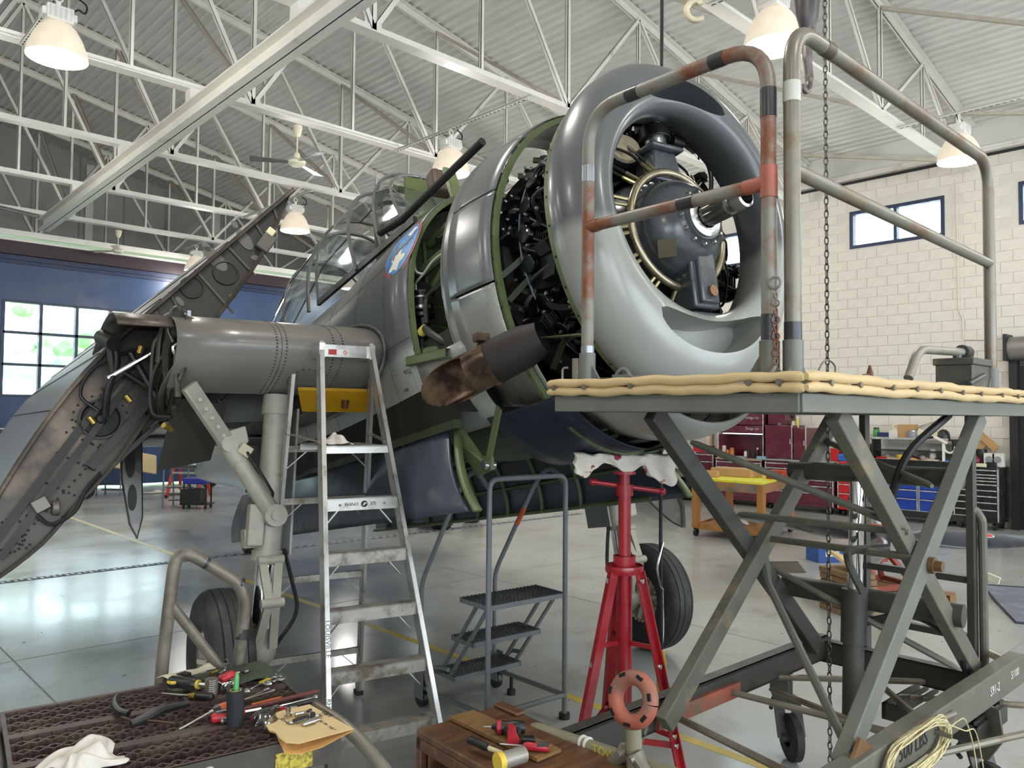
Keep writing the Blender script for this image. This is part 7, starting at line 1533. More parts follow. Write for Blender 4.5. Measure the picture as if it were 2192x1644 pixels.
for i, (px, r, h, mt, lid, lb) in enumerate(((1549, .07, .24, M_clr, M_wh, 'pale jar with a white lid at the left of the hutch shelf'), (1558, .05, .17, M_amb, None, 'amber jar beside the white lidded jar'), (1567, .06, .2, M_amb, M_amb, 'tall amber jar in the middle left of the hutch shelf'), (1596, .035, .17, M_wh, M_black, 'white bottle with black cap on the hutch shelf'), (1603, .03, .2, M_black, None, 'slim black bottle next to the white bottle'), (1613, .03, .15, M_black, None, 'short black bottle in the middle right of the hutch shelf'), (1622, .03, .22, M_black, M_wh, 'tall black bottle with a white cap on the hutch shelf'), (1634, .03, .2, M_black, M_tblk, 'black bottle at the right end of the hutch shelf'))):
    jar('jar' if i < 3 else 'bottle', lb, 'jar' if i < 3 else 'bottle', on(px, 960, XW-.35, zt), r, h, mt, lid)
bx('parts_tray', 'shallow grey tray at the front of the hutch worktop', 'tray', on(1580, 970, XW-.6, zt), (.12, .35, .05), M_gryp); bx('tool_case', 'pale blue case at the right of the hutch worktop', 'case', on(1632, 968, XW-.6, zt), (.14, .2, .07), mat('pale_blue', '7fa3b8', .4))
bx('tool_box', 'small red tool box on the small maroon chest', 'tool box', on(1507, 965, XW-.3, 1.131), (.22, .45, .14), M_rede, lid=M_rede)
# grey worktop of the long chest
zt = 1.066
bx('tool_tray', 'flat grey tray at the left end of the long maroon chest', 'tray', on(1680, 983, XW-.45, zt), (.3, .3, .04), M_gryp)
t = thing('plastic_bag', 'clear and white plastic bag heaped on the long maroon chest', 'bag', on(1733, 980, XW-.4, zt)); q = MB(); q.ball((0, 0, .09), .13, 12, 8, (.9, 1.1, .7)); q.ball((-.05, -.08, .06), .08, 10, 6); q.build('body', mat('bag_white', 'c9c8c4', .25, var=.2, scale=15), t)
bx('parts_box', 'small grey box of parts right of the plastic bag', 'box', on(1757, 980, XW-.4, zt), (.12, .2, .07), M_gryp)
jar('oil_can', 'small oil can near the chain on the long chest', 'can', on(1768, 978, XW-.35, zt), .04, .13, M_gryp, None, .3)
t = thing('cap', 'grey peaked cap lying on top of the square locker', 'cap', on(1673, 914, XW-.4, 1.782)); q = MB(); q.ball((0, 0, .02), .11, 14, 8, (1, 1, .85)); q.box((-.02, .12, .03), (.14, .14, .012)); q.build('crown', mat('cap_grey', '6d7276', .8), t)
jar('spray_bottle', 'yellow spray bottle on the narrow locker', 'bottle', on(1707, 910, XW-.35, 1.732), .035, .22, mat('bottle_yellow', 'cbb637', .35), M_wh); jar('canister', 'white canister next to the yellow spray bottle', 'canister', on(1699, 912, XW-.3, 1.732), .05, .14, M_wh)
t = thing('brush', 'dark bottle brush standing among the bottles on the narrow locker', 'brush', on(1694, 905, XW-.2, 1.732)); q = MB(); q.cyl((0, 0, 0), (0, 0, .2), .01, n=8); q.ball((0, 0, .26), .07, 10, 8); q.build('head', M_tblk, t)
# red cart top
zt = 1.082
bx('battery_charger', 'red battery charger with a yellow plate on the red cart', 'charger', on(1790, 990, XW-.35, 1.068), (.18, .16, .26), M_rede); bx('cool_box', 'small blue case on the red cart', 'case', on(1813, 984, XW-.35, zt), (.2, .28, .13), mat('case_blue', '2b64b4', .4), lid=mat('case_blue2', '3f7cc9', .4))
t = thing('duffel_bag', 'olive green bag slumped behind the red cart', 'bag', V((XW-.15, 6.85, 1.3))); q = MB(); q.ball((0, 0, 0), .3, 14, 10, (.5, 1.25, .62)); q.ball((0, .15, .12), .2, 12, 8, (.5, 1, .6)); q.b2((-.05, -.3, -.2), (.05, .3, -.1)); q.build('body', mat('bag_olive', '4f4f33', .85, var=.25, scale=8, bump=.4, bscale=14), t)
q = MB(); q.b2((XW-.28, 6.55, 1.082), (XW-.02, 7.1, 1.115)); o = q.build('bag_shelf', M_mar, None, smooth=False); tag(o, 'narrow maroon ledge carrying the olive green bag', 'shelf')
# shelf riser and clutter on the blue chest
zb_ = 1.098
rs = thing('shelf_riser', 'low black shelf with a white front standing on the blue chest', 'shelf', (XW-.5, 5.75, zb_))
q = MB(); q.b2((0, -.78, .44), (.42, .7, .47)); q.build('shelf_board', M_black, rs, smooth=False); q = MB(); q.b2((-.012, -.7, .445), (0, .68, .485)); q.build('front_strip', M_trim, rs, smooth=False)
for y in (-.78, .66): q = MB(); q.b2((0.02, y, 0), (.4, y+.03, .44)); q.build('side', M_black, rs, smooth=False)
q = MB(); q.b2((.05, -.75, .22), (.4, .66, .24)); q.build('shelf_board', M_black, rs, smooth=False)
zr = zb_+.472
bx('carton', 'plain cardboard carton on the black shelf riser', 'box', on(1944, 930, XW-.3, zr), (.22, .3, .26), M_card); bx('carton', 'small white carton with a printed front on the shelf riser', 'box', on(1915, 932, XW-.35, zr), (.16, .16, .15), M_wh, lid=None)
t = thing('tape_roll', 'roll of pale tape balanced on the white carton', 'tape', on(1917, 920, XW-.35, zr+.155)); q = MB(); q.torus((0, 0, .055), (1, .3, 0), .05, .022, 20, 8); q.build('roll', M_pail, t)
jar('paint_can', 'grey paint can in front of the cardboard carton', 'can', on(1953, 934, XW-.4, zr), .09, .14, M_gryp, mat('can_lid', 'a9acaf', .3, metal=.6))
jar('spray_bottle', 'green bottle at the left end of the shelf riser', 'bottle', on(1876, 928, XW-.3, zr), .06, .18, M_grn, M_tblk); bx('toy_case', 'dark blue case beside the green bottle on the riser', 'case', on(1895, 934, XW-.3, zr), (.16, .24, .1), mat('case_navy', '27365e', .4))
t = thing('foam_block', 'cut pale foam blocks heaped on the shelf riser', 'foam', on(1985, 932, XW-.3, zr)); q = MB(); q.box((0, .1, .09), (.16, .14, .14), Euler((.5, .2, 0)).to_matrix()); q.box((0, -.08, .07), (.18, .2, .1), Euler((.1, 0, .3)).to_matrix()); q.build('block', M_pail, t, bevel=.01)
t = thing('shoe', 'dark cloth bundle lying along the riser edge', 'cloth', on(1985, 938, XW-.5, zr)); q = MB(); q.ball((0, 0, .03), .08, 12, 6, (.8, 1.6, .4)); q.build('body', M_tblk, t)
t = thing('hard_hat', 'black domed cap at the right end of the riser', 'helmet', on(2020, 932, XW-.3, zr)); q = MB(); q.lathe([(.11, 0), (.11, .05), (.09, .13), (.05, .17), (0, .18)], n=18); q.build('shell', M_tblk, t)
t = thing('trim_plank', 'long pale wooden batten leaning on the wall above the riser', 'batten', V((XW-.05, 5.9, zr+.3))); q = MB(); q.bar((-.0, .45, -.3), (0, -.55, .08), .03, .05, (1, 0, 0)); q.build('batten', M_cmu, t, smooth=False)
random.seed(21)
clut = [('cup', 'yellow and red plastic cup on the blue chest', 'cup', 1928, M_tyel), ('glove', 'tan work glove beside the yellow cup on the blue chest', 'glove', 1948, mat('glove_tan', 'b08352', .8)), ('leather_bag', 'brown leather bag lying under the black riser', 'bag', 1962, M_leather), ('plastic_bag', 'clear bag of parts under the left end of the riser', 'bag', 1908, M_clr), ('bottle', 'white bottle standing near the right end under the riser', 'bottle', 1997, M_wh), ('parts_bag', 'pale plastic bag leaning beside the white bottle', 'bag', 1985, M_clr), ('tub', 'clear tub of hardware on the front of the blue chest', 'tub', 1997, M_clr), ('rag', 'dark red rag on the blue chest near the right', 'rag', 2008, M_leather), ('box', 'tiny blue box at the right of the blue chest', 'box', 2025, mat('case_blue', '2b64b4', .4)), ('block', 'red block at the left end under the riser', 'block', 1890, M_rede), ('tray', 'silver tray of small parts on the front edge of the blue chest', 'tray', 1960, M_trim)]
for i, (nm, lb, ct, px, mt) in enumerate(clut):
    x = XW-.56-.05*(i % 2) if nm in ('cup', 'tub', 'tray', 'glove', 'box') else XW-.3; p = on(px, 975, x, zb_)
    if nm == 'cup':
        t = thing(nm, lb, ct, p); q = MB(); q.lathe([(0, 0), (.05, 0), (.055, .08)], n=16); q.build('base', M_rede, t); q = MB(); q.lathe([(.055, .08), (.075, .16), (.07, .16), (.05, .08)], n=16); q.build('rim', M_tyel, t)
    elif nm in ('bottle',): jar(nm, lb, ct, p, .06, .26, mt, M_wh)
    elif nm in ('tub', 'box', 'block', 'tray'): bx(nm, lb, ct, p, (.14, .2 if nm != 'box' else .1, .1 if nm != 'tray' else .03), mt)
    else:
        t = thing(nm, lb, ct, p); q = MB(); q.ball((0, 0, .06), .1, 12, 8, (.7, 1.6 if nm != 'parts_bag' else .8, .6)); q.ball((0, .08, .08), .07, 10, 6, (.7, 1, 1)); q.build('body', mt, t)
t = thing('work_lamp', 'white folding work lamp hung off the end of the riser', 'lamp', on(2020, 950, XW-.62, zb_+.38)); q = MB(); q.bar((0, .16, .14), (0, -.06, .02), .05, .06, (1, 0, 0)); q.build('arm', M_wh, t, bevel=.01); q = MB(); q.torus((0, -.1, -.06), (1, 0, 0), .09, .02, 20, 8, pi*.9, pi*2.1); q.build('hook', M_wh, t)
q = MB(); q.b2((-.02, -.02, -.38), (.02, .02, .02)); q.build('stem', M_wh, t, smooth=False)
# black chest top
zk = 1.102
t = thing('gas_bottle', 'small dark red cylinder lying on the black chest', 'cylinder', on(2080, 985, XW-.35, zk)); q = MB(); q.tube([(0, -.14, .09), (0, -.1, .09), (0, .12, .09), (0, .15, .09)], [.05, .09, .09, .05], 18); q.build('body', mat('bottle_maroon', '7d262b', .4), t); q = MB(); q.tube([(0, -.02, .09), (0, 0, .09)], .092, 18); q.build('band', M_card, t)
t = thing('motor', 'black electric motor behind the speakers on the black chest', 'motor', on(2100, 975, XW-.2, zk)); q = MB(); q.cyl((0, 0, 0), (0, 0, .3), .1, n=16); q.box((0, .1, .12), (.12, .12, .2)); q.build('body', M_tblk, t)
for i, px in enumerate((2118, 2136)):
    t = thing('speaker', ['white square speaker left of its twin on the black chest', 'white square speaker right of its twin on the black chest'][i], 'speaker', on(px, 980, XW-.4, zk)); q = MB(); q.b2((-.02, -.09, 0), (.1, .09, .24)); q.build('case', M_wh, t, bevel=.01); q = MB(); q.cyl((-.026, 0, .13), (-.02, 0, .13), .06, n=20); q.build('cone', M_gryp, t)
bx('camera_case', 'small black gadget in front of the white speakers', 'gadget', on(2122, 992, XW-.58, zk), (.08, .16, .09), M_tblk); bx('soap_box', 'small pale box at the front of the black chest', 'box', on(2102, 992, XW-.6, zk), (.1, .16, .06), M_pail)
t = thing('cardboard_scrap', 'bent cardboard pieces piled behind the motor on the black chest', 'cardboard', on(2105, 955, XW-.12, zk)); q = MB(); q.bar((0, .3, .08), (0, -.1, .5), .12, .04, (1, 0, 0)); q.bar((-.03, .05, .58), (-.03, -.22, .3), .12, .04, (1, 0, 0)); q.bar((.02, .35, .0), (.02, .1, .55), .08, .05, (1, 0, 0)); q.build('flap', M_card, t, smooth=False)
# wall fittings left of the hutch
t = thing('hose_reel', 'blue hose reel with yellow green hose fixed to the block wall', 'hose reel', on(1470, 930, XW-.15, 1.62)); q = MB(); q.torus((0, .05, 0), (0, 1, 0), .13, .05, 24, 8); q.torus((0, -.02, 0), (0, 1, 0), .13, .05, 24, 8); q.build('hose', mat('hose_lime', '9a9c3f', .5), t); q = MB(); q.cyl((0, -.1, 0), (0, -.085, 0), .2, n=24); q.cyl((0, .1, 0), (0, .115, 0), .2, n=24); q.cyl((0, -.1, 0), (0, .1, 0), .08, n=14); q.b2((-.02, -.12, -.08), (.16, .12, .08)); q.build('drum', mat('reel_blue', '2b4fa8', .4), t)
q = MB(); q.cyl((XW-.1, onx(1518, 930, XW-.1).y, 0), (XW-.1, onx(1518, 930, XW-.12).y, 6.8), .085, n=18); o = q.build('wall_pipe', mat('pipe_cream', 'd3cbb9', .5), None); tag(o, 'tall cream pipe running up the block wall left of the hutch', 'pipe')
q = MB(); y = onx(1495, 900, XW-.03).y; q.tube(smooth_path([(XW-.03, y, 3.2), (XW-.03, y, 2.0), (XW-.03, y, 1.7)]), .02, 6); q.tube(smooth_path([(XW-.03, y, 1.95), (XW-.06, y+.2, 1.92), (XW-.1, y+.45, 1.75)]), .016, 6); o = q.build('air_line', M_black, None); tag(o, 'black air line dropping down the wall above the hose reel', 'pipe')
# wood cart with yellow covered top
cl_, cn_, cr_ = onz(1490, 1147), onz(1630, 1166), onz(1692, 1139); cf_ = cl_+cr_-cn_
M_oak = mat('cart_wood', '9a6a36', .45, var=.2, scale=3, stretch=(5, 5, 1)); M_yc = mat('yellow_sheet', 'd8d338', .4, var=.08)
ct = thing('wood_cart', 'wooden workshop cart with a yellow covered top on four casters', 'cart', cn_); rel = [p-cn_ for p in (cl_, cn_, cr_, cf_)]
for i, p in enumerate(rel):
    q = MB(); q.b2(p+V((-.05, -.05, .14)), p+V((.05, .05, .9))); q.build('leg', M_oak, ct, smooth=False)
    q = MB(); q.cyl(p+V((0, -.02, .06)), p+V((0, .02, .06)), .06, n=18); q.box(p+V((0, 0, .12)), (.05, .06, .06)); q.build('caster', M_black, ct, angle=.5)
for z, h in ((.17, .09), (.84, .14)):
    for i in range(4): q = MB(); q.bar(rel[i]+V((0, 0, z)), rel[(i+1) % 4]+V((0, 0, z)), .05, h); q.build('rail', M_oak if z < .5 else mat('stained_rail', '6e6a5e', .5, var=.4, scale=5, col2='9b6b3d', thr=.5, scale2=3), ct, smooth=False)
q = MB(); q.prism([p*1.04+V((0, 0, .915)) for p in rel], (0, 0, 1), .03); q.build('cart_top', M_yc, ct, smooth=False); q = MB(); q.prism([p+V((0, 0, .17)) for p in rel], (0, 0, 1), .02); q.build('lower_shelf', M_oak, ct, smooth=False)
q = MB(); [q.prism([rel[i]*1.045+V((0, 0, .945)), rel[(i+1) % 4]*1.045+V((0, 0, .945)), rel[(i+1) % 4]*1.045+V((0, 0, .9)), rel[i]*1.045+V((0, 0, .87))], (rel[(i+1) % 4]-rel[i]).cross(V((0, 0, 1))), .006) for i in range(3)]; q.build('cover_edge', M_yc, ct, smooth=False)
cy = atan2((cn_-cl_).y, (cn_-cl_).x); cc = (cl_+cr_)/2
bx('carton', 'long open cardboard box on the yellow covered cart', 'box', V((cc.x+.1, cc.y+.2, .948)), (.75, .4, .13), M_card, cy); bx('parts_bin', 'open red plastic bin on the right end of the yellow cart', 'bin', V((cn_.lerp(cr_, .55).x, cn_.lerp(cr_, .55).y, .948)), (.3, .22, .14), mat('bin_orange', '9d3422', .45), cy)
bx('carton', 'brown paper roll lying left of the long cardboard box', 'roll', V((cl_.x+.35, cl_.y+.05, .948)), (.45, .12, .1), M_card, cy+.2)
q = MB(); random.seed(4)
for i, (u, v_) in enumerate(((.25, .3), (.55, .35), (.75, .6))):
    p = cl_.lerp(cn_, u).lerp(cf_.lerp(cr_, u), v_); t = thing(['bracket', 'panel_scrap', 'duct'][i], ['grey metal bracket on the lower shelf of the wood cart', 'bent white panel scrap on the lower shelf of the wood cart', 'dark duct piece on the lower shelf of the wood cart'][i], 'scrap', V((p.x, p.y, .192))); q = MB(); q.box((0, 0, .06), (.3, .18, .02), Euler((.4+.2*i, .3, 0)).to_matrix()); q.box((.05, .05, .08), (.2, .03, .13), Euler((0, .3*i, .5)).to_matrix()); q.build('plate', [M_gryp, M_wh, M_tblk][i], t, smooth=False)
# quad bike behind the jack
M_moss = mat('bike_green', '4f5440', .5, var=.2, scale=4); M_knob = mat('knobbly_rubber', '222221', .75, var=.3, scale=20)
def knobwheel(r, w, par, c, ax=(0, 1, 0)):
    q = MB(); c = V(c); q.lathe([(r*.5, -w*.5), (r*.85, -w*.55), (r*.96, -w*.4), (r*.97, 0), (r*.96, w*.4), (r*.85, w*.55), (r*.5, w*.5)], c, ax, 28); m = rot2(ax)
    for k in range(22):
        a = 2*pi*k/22; d = m.col[1]*cos(a)+m.col[2]*sin(a)
        for s_ in (-1, 1): q.box(c+d*r*.97+m.col[0]*s_*w*.27, (w*.4, r*.14, r*.08), Matrix((m.col[0], d.cross(m.col[0]), d)).transposed())
    wo = q.build('wheel', M_knob, par, smooth=False); q = MB(); q.lathe([(r*.5, -w*.45), (r*.42, -w*.3), (r*.15, -w*.25), (0, -w*.25)], c, ax, 20); q.lathe([(r*.5, w*.45), (r*.42, w*.3), (r*.15, w*.25), (0, w*.25)], c, ax, 20); q.build('hub', mat('hub_tan', '7d765f', .5), wo); return wo
qp = onz(1436, 1079); qd = (onz(1500, 1062)-qp).normalized(); qy = atan2(qd.y, qd.x)
qb = thing('quad_bike', 'mossy green quad bike parked by the wall behind the red jack', 'quad bike', qp, qy)
for x in (0, 1.15):
    for y in (0, .75): knobwheel(.29, .22, qb, (x, y, .29))
q = MB(); q.loft([[V((-.25, y, .62)) for y in (-.1, .85)], [V((0, y, .7)) for y in (-.12, .87)], [V((.3, y, .55)) for y in (-.1, .85)]], close=False); q.loft([[V((.85, y, .55)) for y in (-.1, .85)], [V((1.15, y, .7)) for y in (-.12, .87)], [V((1.45, y, .6)) for y in (-.1, .85)]], close=False); q.build('mudguard', M_moss, qb, solid=.03)
q = MB(); q.box((.55, .375, .62), (.9, .34, .3)); q.build('body_shell', M_moss, qb, bevel=.05); q = MB(); q.box((.75, .375, .84), (.6, .3, .14)); q.build('saddle', M_tblk, qb, bevel=.04); q = MB(); q.tube(fillet([(.05, -.02, 1.0), (.12, .2, .92), (.12, .55, .92), (.05, .77, 1.0)], .08), .018, 8); q.cyl((.12, .375, .7), (.1, .375, .93), .03, n=8); q.build('handlebar', M_tblk, qb); q = MB(); q.cyl((0, 0, .29), (0, .75, .29), .04, n=8); q.cyl((1.15, 0, .29), (1.15, .75, .29), .04, n=8); q.b2((0, .25, .28), (1.15, .5, .42)); q.build('chassis', M_tblk, qb, smooth=False)
q = MB(); q.box((-.2, .375, .78), (.4, .7, .03)); q.build('front_rack', M_tblk, qb, smooth=False)
# low tug cart half hidden behind the bomb bay
wp1, wp2 = onz(945, 1133), onz(1010, 1117); td = (wp2-wp1); tl = td.length
tg = thing('tow_cart', 'low dark tow cart with two knobbly wheels behind the open bomb bay', 'cart', wp1, atan2(td.y, td.x))
for x in (0, tl): knobwheel(.27, .24, tg, (x, 0, .27)); knobwheel(.27, .24, tg, (x, .9, .27))
q = MB(); q.b2((-.2, .15, .3), (tl+.2, .75, .75)); q.build('body', M_tblk, tg, bevel=.03); q = MB(); q.cyl((0, 0, .27), (0, .9, .27), .035, n=8); q.cyl((tl, 0, .27), (tl, .9, .27), .035, n=8); q.build('axle', M_tblk, tg); q = MB(); q.box((tl*.5, .45, .85), (.5, .5, .16)); q.build('seat', M_moss, tg, bevel=.03)
# propeller on its pallet stand
PH = C2W((1872-1096)/1697*8.6, 8.6); pr = thing('propeller', 'three bladed dark propeller with a polished dome resting on a red stand', 'propeller', V((PH.x, PH.y, .66)))
M_pb = mat('blade_dark', '2a2d35', .3, var=.12, scale=4, coat=.2)
def blade(dv, tilt):
    q = MB(); secs = []; dv = V(dv).normalized(); sd = V((0, 0, 1)).cross(dv)
    for r, c, th_, tw in ((.16, .09, .09, 1.2), (.3, .12, .09, 1.0), (.5, .24, .07, .75), (.8, .32, .05, .55), (1.2, .33, .035, .42), (1.6, .27, .025, .34), (1.85, .17, .018, .3), (1.96, .05, .01, .3)):
        o = []; 
        for k in range(16):
            a = 2*pi*k/16; u, w_ = c/2*cos(a), th_/2*sin(a); o.append(dv*r+sd*(u*cos(tw)-w_*sin(tw))+V((0, 0, u*sin(tw)+w_*cos(tw))))
        secs.append(o)
    q.loft(secs, cap=True); return q.build('blade', M_pb, pr)
X_ = C2W(1, 0); Y_ = C2W(0, 1); b1 = blade(X_*1.0+Y_*(-.05), 0); b2_ = blade(X_*-.55+Y_*.83, 0); b3_ = blade(X_*-.45-Y_*.9, 0)
q = MB(); q.lathe([(0, -.14), (.14, -.14), (.15, 0), (.14, .12), (.1, .14)], n=24); q.build('hub', M_tblk, pr); q = MB(); q.lathe([(.12, .13), (.135, .2), (.13, .32), (.1, .42), (.05, .47), (0, .48)], n=28); q.build('dome', mat('dome_silver', 'c9c9c6', .22, metal=.9), pr); q = MB(); q.lathe([(.125, .13), (.14, .13), (.14, .16), (.125, .16)], n=28); q.build('dome_ring', M_torg, pr)
dv = X_*1.0+Y_*(-.05); q = MB(); c_ = dv.normalized()*1.12+V((0, 0, .055))-Y_*.07; q.lathe([(0, 0), (.075, .0), (.075, .002), (0, .002)], c_, (-.2*Y_.x, -.2*Y_.y, 1), 24); q.build('blade_decal', mat('decal_white', 'd9d6cf', .5), b1); q = MB(); q.lathe([(0, .0024), (.062, .0024), (.062, .0034), (0, .0034)], c_, (-.2*Y_.x, -.2*Y_.y, 1), 24); q.build('blade_decal', mat('decal_red', 'b2392f', .5), b1)
PL = V((PH.x, PH.y, 0)); sy = -YAW+.3
st_ = thing('propeller_stand', 'rust red frame holding the propeller above a wooden pallet', 'stand', PL, sy)
q = MB()
for x in (-.3, .3):
    for y in (-.25, .25): q.bar((x, y, .16), (x*.3, y*.3, .5), .045, .045, (1, 0, 0))
for a, b in (((-.3, -.25), (.3, -.25)), ((-.3, .25), (.3, .25)), ((-.3, -.25), (-.3, .25)), ((.3, -.25), (.3, .25))): q.bar((*a, .18), (*b, .18), .05, .05)
q.cyl((0, 0, .42), (0, 0, .52), .12, n=18); q.build('frame', mat('stand_rust', '8a4030', .5, var=.15, scale=8), st_, smooth=False)
M_plt = mat('pallet_wood', '8a6c48', .75, var=.25, scale=4, stretch=(1, 6, 6))
def pallet(nm, label, c, yaw_, sx, sy_, mt, deck=7):
    t = thing(nm, label, 'pallet', c, yaw_)
    for k in range(deck): y = -sy_/2+sy_*(k+.5)/deck; q = MB(); q.b2((-sx/2, y-sy_/deck*.38, .12), (sx/2, y+sy_/deck*.38, .14)); q.build('plank', mt, t, smooth=False)
    for x in (-sx/2+.05, 0, sx/2-.05): q = MB(); q.b2((x-.04, -sy_/2, .02), (x+.04, sy_/2, .12)); q.build('bearer', mt, t, smooth=False)
    for y in (-sy_/2+.06, sy_/2-.06): q = MB(); q.b2((-sx/2, y-.05, 0), (sx/2, y+.05, .02)); q.build('plank', mt, t, smooth=False)
    return t
pallet('pallet', 'brown wooden pallet under the propeller stand', V((PL.x, PL.y, 0)), sy, 1.15, 1.0, M_plt)
wp = onz(1800, 1318); t = thing('timber_stack', 'short stack of rough timber offcuts beside the pallet', 'timber', wp+C2W(.12, .12), sy)
for k in range(7): q = MB(); q.box((random.uniform(-.02, .02), .0, .03+.062*k), (.28, .5, .052), Matrix.Rotation(random.uniform(-.08, .08), 3, 'Z')); q.build('plank', M_plt, t, smooth=False)
q = MB(); q.box((0, -.0, .5), (.2, .4, .03), Euler((.3, .35, 0)).to_matrix()); o = q.build('folder', M_man, t, smooth=False); o.name = 'paper_sheet'
bq_ = onz(1768, 1200); t = bx('crate', 'dark blue plastic crate on the floor behind the stand', 'crate', bq_, (.42, .3, .2), mat('crate_blue', '1f4a8f', .4), -YAW+.2); q = MB(); q.b2((-.1, -.153, .08), (.1, -.15, .15)); q.build('label', M_wh, t, smooth=False)
rp_ = onz(1685, 1222); t = thing('ramp', 'ribbed dark metal wheel ramp lying on the floor', 'ramp', rp_, -YAW+.1)
q = MB(); q.prism([V((-.19, -.14, 0)), V((.19, -.14, 0)), V((.19, .1, .1)), V((-.19, .1, .1))], (0, .2, -1), .02); q.b2((-.19, .08, 0), (.19, .12, .1)); q.build('plate', mat('ramp_dark', '4e4840', .5, metal=.3), t, smooth=False); q = MB(); [q.bar((-.18, -.13+.024*k, .007+.0098*k), (.18, -.13+.024*k, .007+.0098*k), .008, .014) for k in range(10)]; q.build('rib', mat('ramp_rib', '6c6558', .5, metal=.3), t, smooth=False)
mp = [V((10.44, 2.99, 0)), V((9.6, 2.62, 0)), V((8.77, 2.23, 0)), V((9.5, .6, 0)), V((11.3, 1.3, 0))]; q = MB(); q.prism(mp, (0, 0, 1), .012); o = q.build('floor_mat', mat('mat_grey', '70747f', .8, var=.12, scale=6, col2='8b8d92', thr=.6), None, smooth=False); tag(o, 'grey floor mat with a dark hem at the right edge', 'mat'); q = MB(); q.tube([p+V((0, 0, .013)) for p in mp+mp[:1]], .012, 6); q.build('hem', mat('mat_hem', '3d404e', .8), o)
# ================================================================ by the blue door, far left
M_cream = mat('masking_paper', 'c9b48a', .7, var=.06, scale=3)
gp = onz(182, 1067); ga = thing('masked_aeroplane', 'pale aeroplane with a brown paper masked wing standing by the blue door', 'aeroplane', gp)
ex_ = (ony(335, 985, gp.y-.3)-ony(150, 985, gp.y-.3)); 
wl, wr = onx(0, 0, 0), None
def gpt(px, py, y=None): return ony(px, py, (gp.y+.1) if y is None else y)-gp
q = MB(); a, b = gpt(-60, 905), gpt(336, 975); c, d = gpt(336, 1016), gpt(-60, 955)
q.prism([a, b, c, d], (0, 1, 0), .12); q.build('wing', M_cream, ga, bevel=.03)
q = MB(); q.b2((-3.0, .3, 1.2), (2.1, 1.5, 1.34)); q.build('wing_skin', M_wund, ga, bevel=.04)
for px, py in ((182, 1067), (447, 1044)):
    p = onz(px, py)-gp; q = MB(); q.lathe([(.12, -.1), (.27, -.12), (.3, -.06), (.3, .06), (.27, .12), (.12, .1)], p+V((0, 0, .3)), (1, .1, 0), 24); wo = q.build('wheel', M_tyre, ga); q = MB(); q.ball(p+V((-.14, .0, .42)), .36, 14, 10, (.45, .8, 1)); q.build('wheel_fairing', mat('fairing_pale', 'a5abad', .35), ga); q = MB(); q.bar(p+V((-.1, .1, .6)), p+V((-.1, .2, 1.3)), .1, .2, (0, 1, 0)); q.build('leg', MATS['fairing_pale'], ga, bevel=.02)
# red platform ladder, grey steps, tool trolley
M_fr = mat('ladder_red', 'b8382d', .4); lp = onz(392, 1066); rl_ = thing('step_ladder', 'red fibreglass step ladder standing before the blue door', 'ladder', lp, -YAW)
H_ = 1.05
for sx in (-1, 1): q = MB(); q.bar((sx*.38, 0, 0), (sx*.24, .2, H_), .035, .07, (1, 0, 0)); q.build('front_rail', M_fr, rl_, smooth=False); q = MB(); q.bar((sx*.36, .7, 0), (sx*.22, .35, H_), .035, .06, (1, 0, 0)); q.build('rear_rail', M_fr, rl_, smooth=False); q = MB(); q.box((sx*.38, 0, .03), (.05, .09, .06)); q.build('foot', M_black, rl_, smooth=False)
for k in range(1, 4): z = .29*k; x = .38-.14*z/H_; q = MB(); q.b2((-x, .2*z/H_-.04, z-.04), (x, .2*z/H_+.06, z)); q.build('step', M_al, rl_, smooth=False)
q = MB(); q.b2((-.25, .16, H_-.03), (.25, .38, H_)); q.build('top_cap', M_al, rl_, smooth=False)
def smallsteps(nm, label, p, w, h, d, n, mt, yaw_):
    t = thing(nm, label, 'step stool', p, yaw_)
    for sx in (0, w):
        q = MB(); q.tube(fillet([(sx, 0, 0), (sx, .02, h), (sx, d*.5, h), (sx, d, h*.4), (sx, d, 0)], .08), .017, 8); q.build('side_frame', mt, t)
    for k in range(n): z = h*.42*(k+1)/n; q = MB(); q.b2((0, d*.55-d*.5*k/n, z-.02), (w, d*.55-d*.5*k/n+.2, z)); q.build('tread', M_tread, t, smooth=False)
    return t
smallsteps('steps', 'low grey tubular steps beside the masked aeroplane wheel', onz(206, 1062), .55, .62, .4, 2, M_sg, -YAW); smallsteps('steps', 'grey steel steps in front of the red step ladder', onz(348, 1088), .5, 1.0, .5, 3, M_sg, -YAW)
tp_ = onz(384, 1090); tr_ = thing('tool_trolley', 'black trolley with a bright blue tray standing on the open floor', 'trolley', tp_, -YAW)
q = MB(); q.b2((0, 0, .1), (.42, .35, .4)); q.build('lower_box', M_tblk, tr_, bevel=.01); q = MB(); q.b2((.04, 0, .5), (.52, .4, .62)); q.build('tray', mat('tray_blue', '262f8f', .4), tr_, bevel=.02)
for x, y in ((.06, .05), (.5, .05), (.06, .35), (.5, .35)): q = MB(); q.bar((x, y, .08), (x, y, .52), .025, .025, (1, 0, 0)); q.build('upright', M_tblk, tr_, smooth=False); q = MB(); q.cyl((x-.015, y, .04), (x+.015, y, .04), .04, n=12); q.build('caster', M_tblk, tr_)
q = MB(); q.b2((0, 0, .08), (.56, .4, .1)); q.build('base', M_tblk, tr_, smooth=False)
t = thing('plastic_sheet', 'crumpled white plastic sheet on the floor near the red ladder', 'sheet', onz(326, 1056)); q = MB(); q.ball((0, 0, .02), .22, 12, 6, (1.2, .7, .12)); q.ball((.12, .02, .04), .1, 10, 6, (1, .6, .4)); q.build('sheet', M_wh, t)
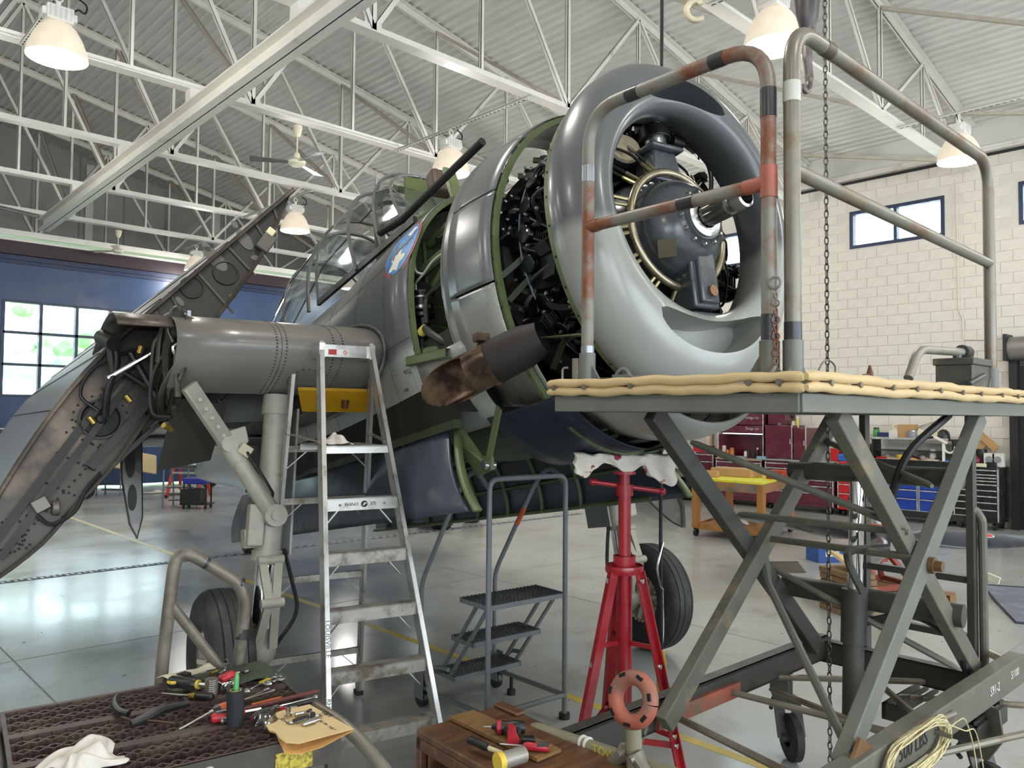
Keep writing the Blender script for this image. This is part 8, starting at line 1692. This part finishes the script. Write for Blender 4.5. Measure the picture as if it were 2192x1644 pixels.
t = thing('plastic_sheet', 'white bundle lying behind the blue tray trolley', 'sheet', onz(372, 1060)); q = MB(); q.ball((0, 0, .08), .16, 12, 8, (1.4, .8, .5)); q.build('sheet', M_wh, t)
# litter on the floor
random.seed(9)
q = MB()
for i in range(70):
    p = onz(random.uniform(0, 2190), random.uniform(1180, 1640)); q.box(p+V((0, 0, .0012)), (random.uniform(.006, .03), random.uniform(.004, .01), .002), Matrix.Rotation(random.random()*6, 3, 'Z'))
o = stuff(q.build('debris', mat('litter_dark', '54524e', .7), None, smooth=False)); tag(o, 'tiny dark scraps scattered over the grey hangar floor', 'debris')

# ---------------------------------------------------------------- pieces that can be told apart become objects of their own
def split_islands(o):
    me = o.data; n = len(me.vertices); par = list(range(n))
    def fd(a):
        while par[a] != a: par[a] = par[par[a]]; a = par[a]
        return a
    for e in me.edges:
        a, b = fd(e.vertices[0]), fd(e.vertices[1])
        if a != b: par[a] = b
    gr = {}
    for p in me.polygons: gr.setdefault(fd(p.vertices[0]), []).append(p)
    if not 2 <= len(gr) <= 60: return
    first = True; sm = me.polygons[0].use_smooth
    for ps in gr.values():
        ix = {}; fs = []
        for p in ps: fs.append([ix.setdefault(v, len(ix)) for v in p.vertices])
        m2 = bpy.data.meshes.new(me.name); m2.from_pydata([me.vertices[v].co for v in ix], [], fs)
        for mt in me.materials: m2.materials.append(mt)
        if sm: m2.polygons.foreach_set('use_smooth', [True]*len(fs)); m2.set_sharp_from_angle(angle=.6)
        if first: tgt = o; tgt.data = m2; first = False
        else:
            c = o.copy(); COL.objects.link(c); c.data = m2
SPLIT = {'rib_hose', 'fold_hose', 'fold_pipe', 'bright_pipe', 'engine_mount', 'exhaust_pipe', 'cowl_bracket', 'shackle_bolt', 'engine_line', 'bay_frame', 'bay_tube', 'support_strap', 'rib_stiffener', 'hinge_plate', 'hose_end', 'hose', 'wire', 'brake_line', 'rib_ridge', 'case_stud', 'ring_elbow', 'ignition_lead', 'brace_bolt', 'pad_stud', 'deck_frame', 'firewall_stiffener', 'ring_slot'}
for o in list(COL.objects):
    if o.type == 'MESH' and o.name.split('.')[0] in SPLIT: split_islands(o)
for o in COL.objects:
    if o.type == 'MESH' and o.name.split('.')[0] in ('fastener_hole', 'hub_spoke'): o['kind'] = 'stuff' if o.name.startswith('fastener') else 'thing'
k_ = 0
for o in COL.objects:
    if o.get('group') == 'high bay lamps of the roof grid not seen in the photo':
        xi = 'left column' if o.location.x < 0 else 'second column' if o.location.x < 5 else 'middle column' if o.location.x < 10 else 'wall side column'
        yi = 'nearest the near wall' if o.location.y < 0 else 'second out from the near wall' if o.location.y < 5 else 'third out from the near wall' if o.location.y < 12 else 'fourth out from the near wall' if o.location.y < 18 else 'beside the blue door'
        o['label'] = 'high bay lamp of the %s, %s' % (xi, yi); del o['group']
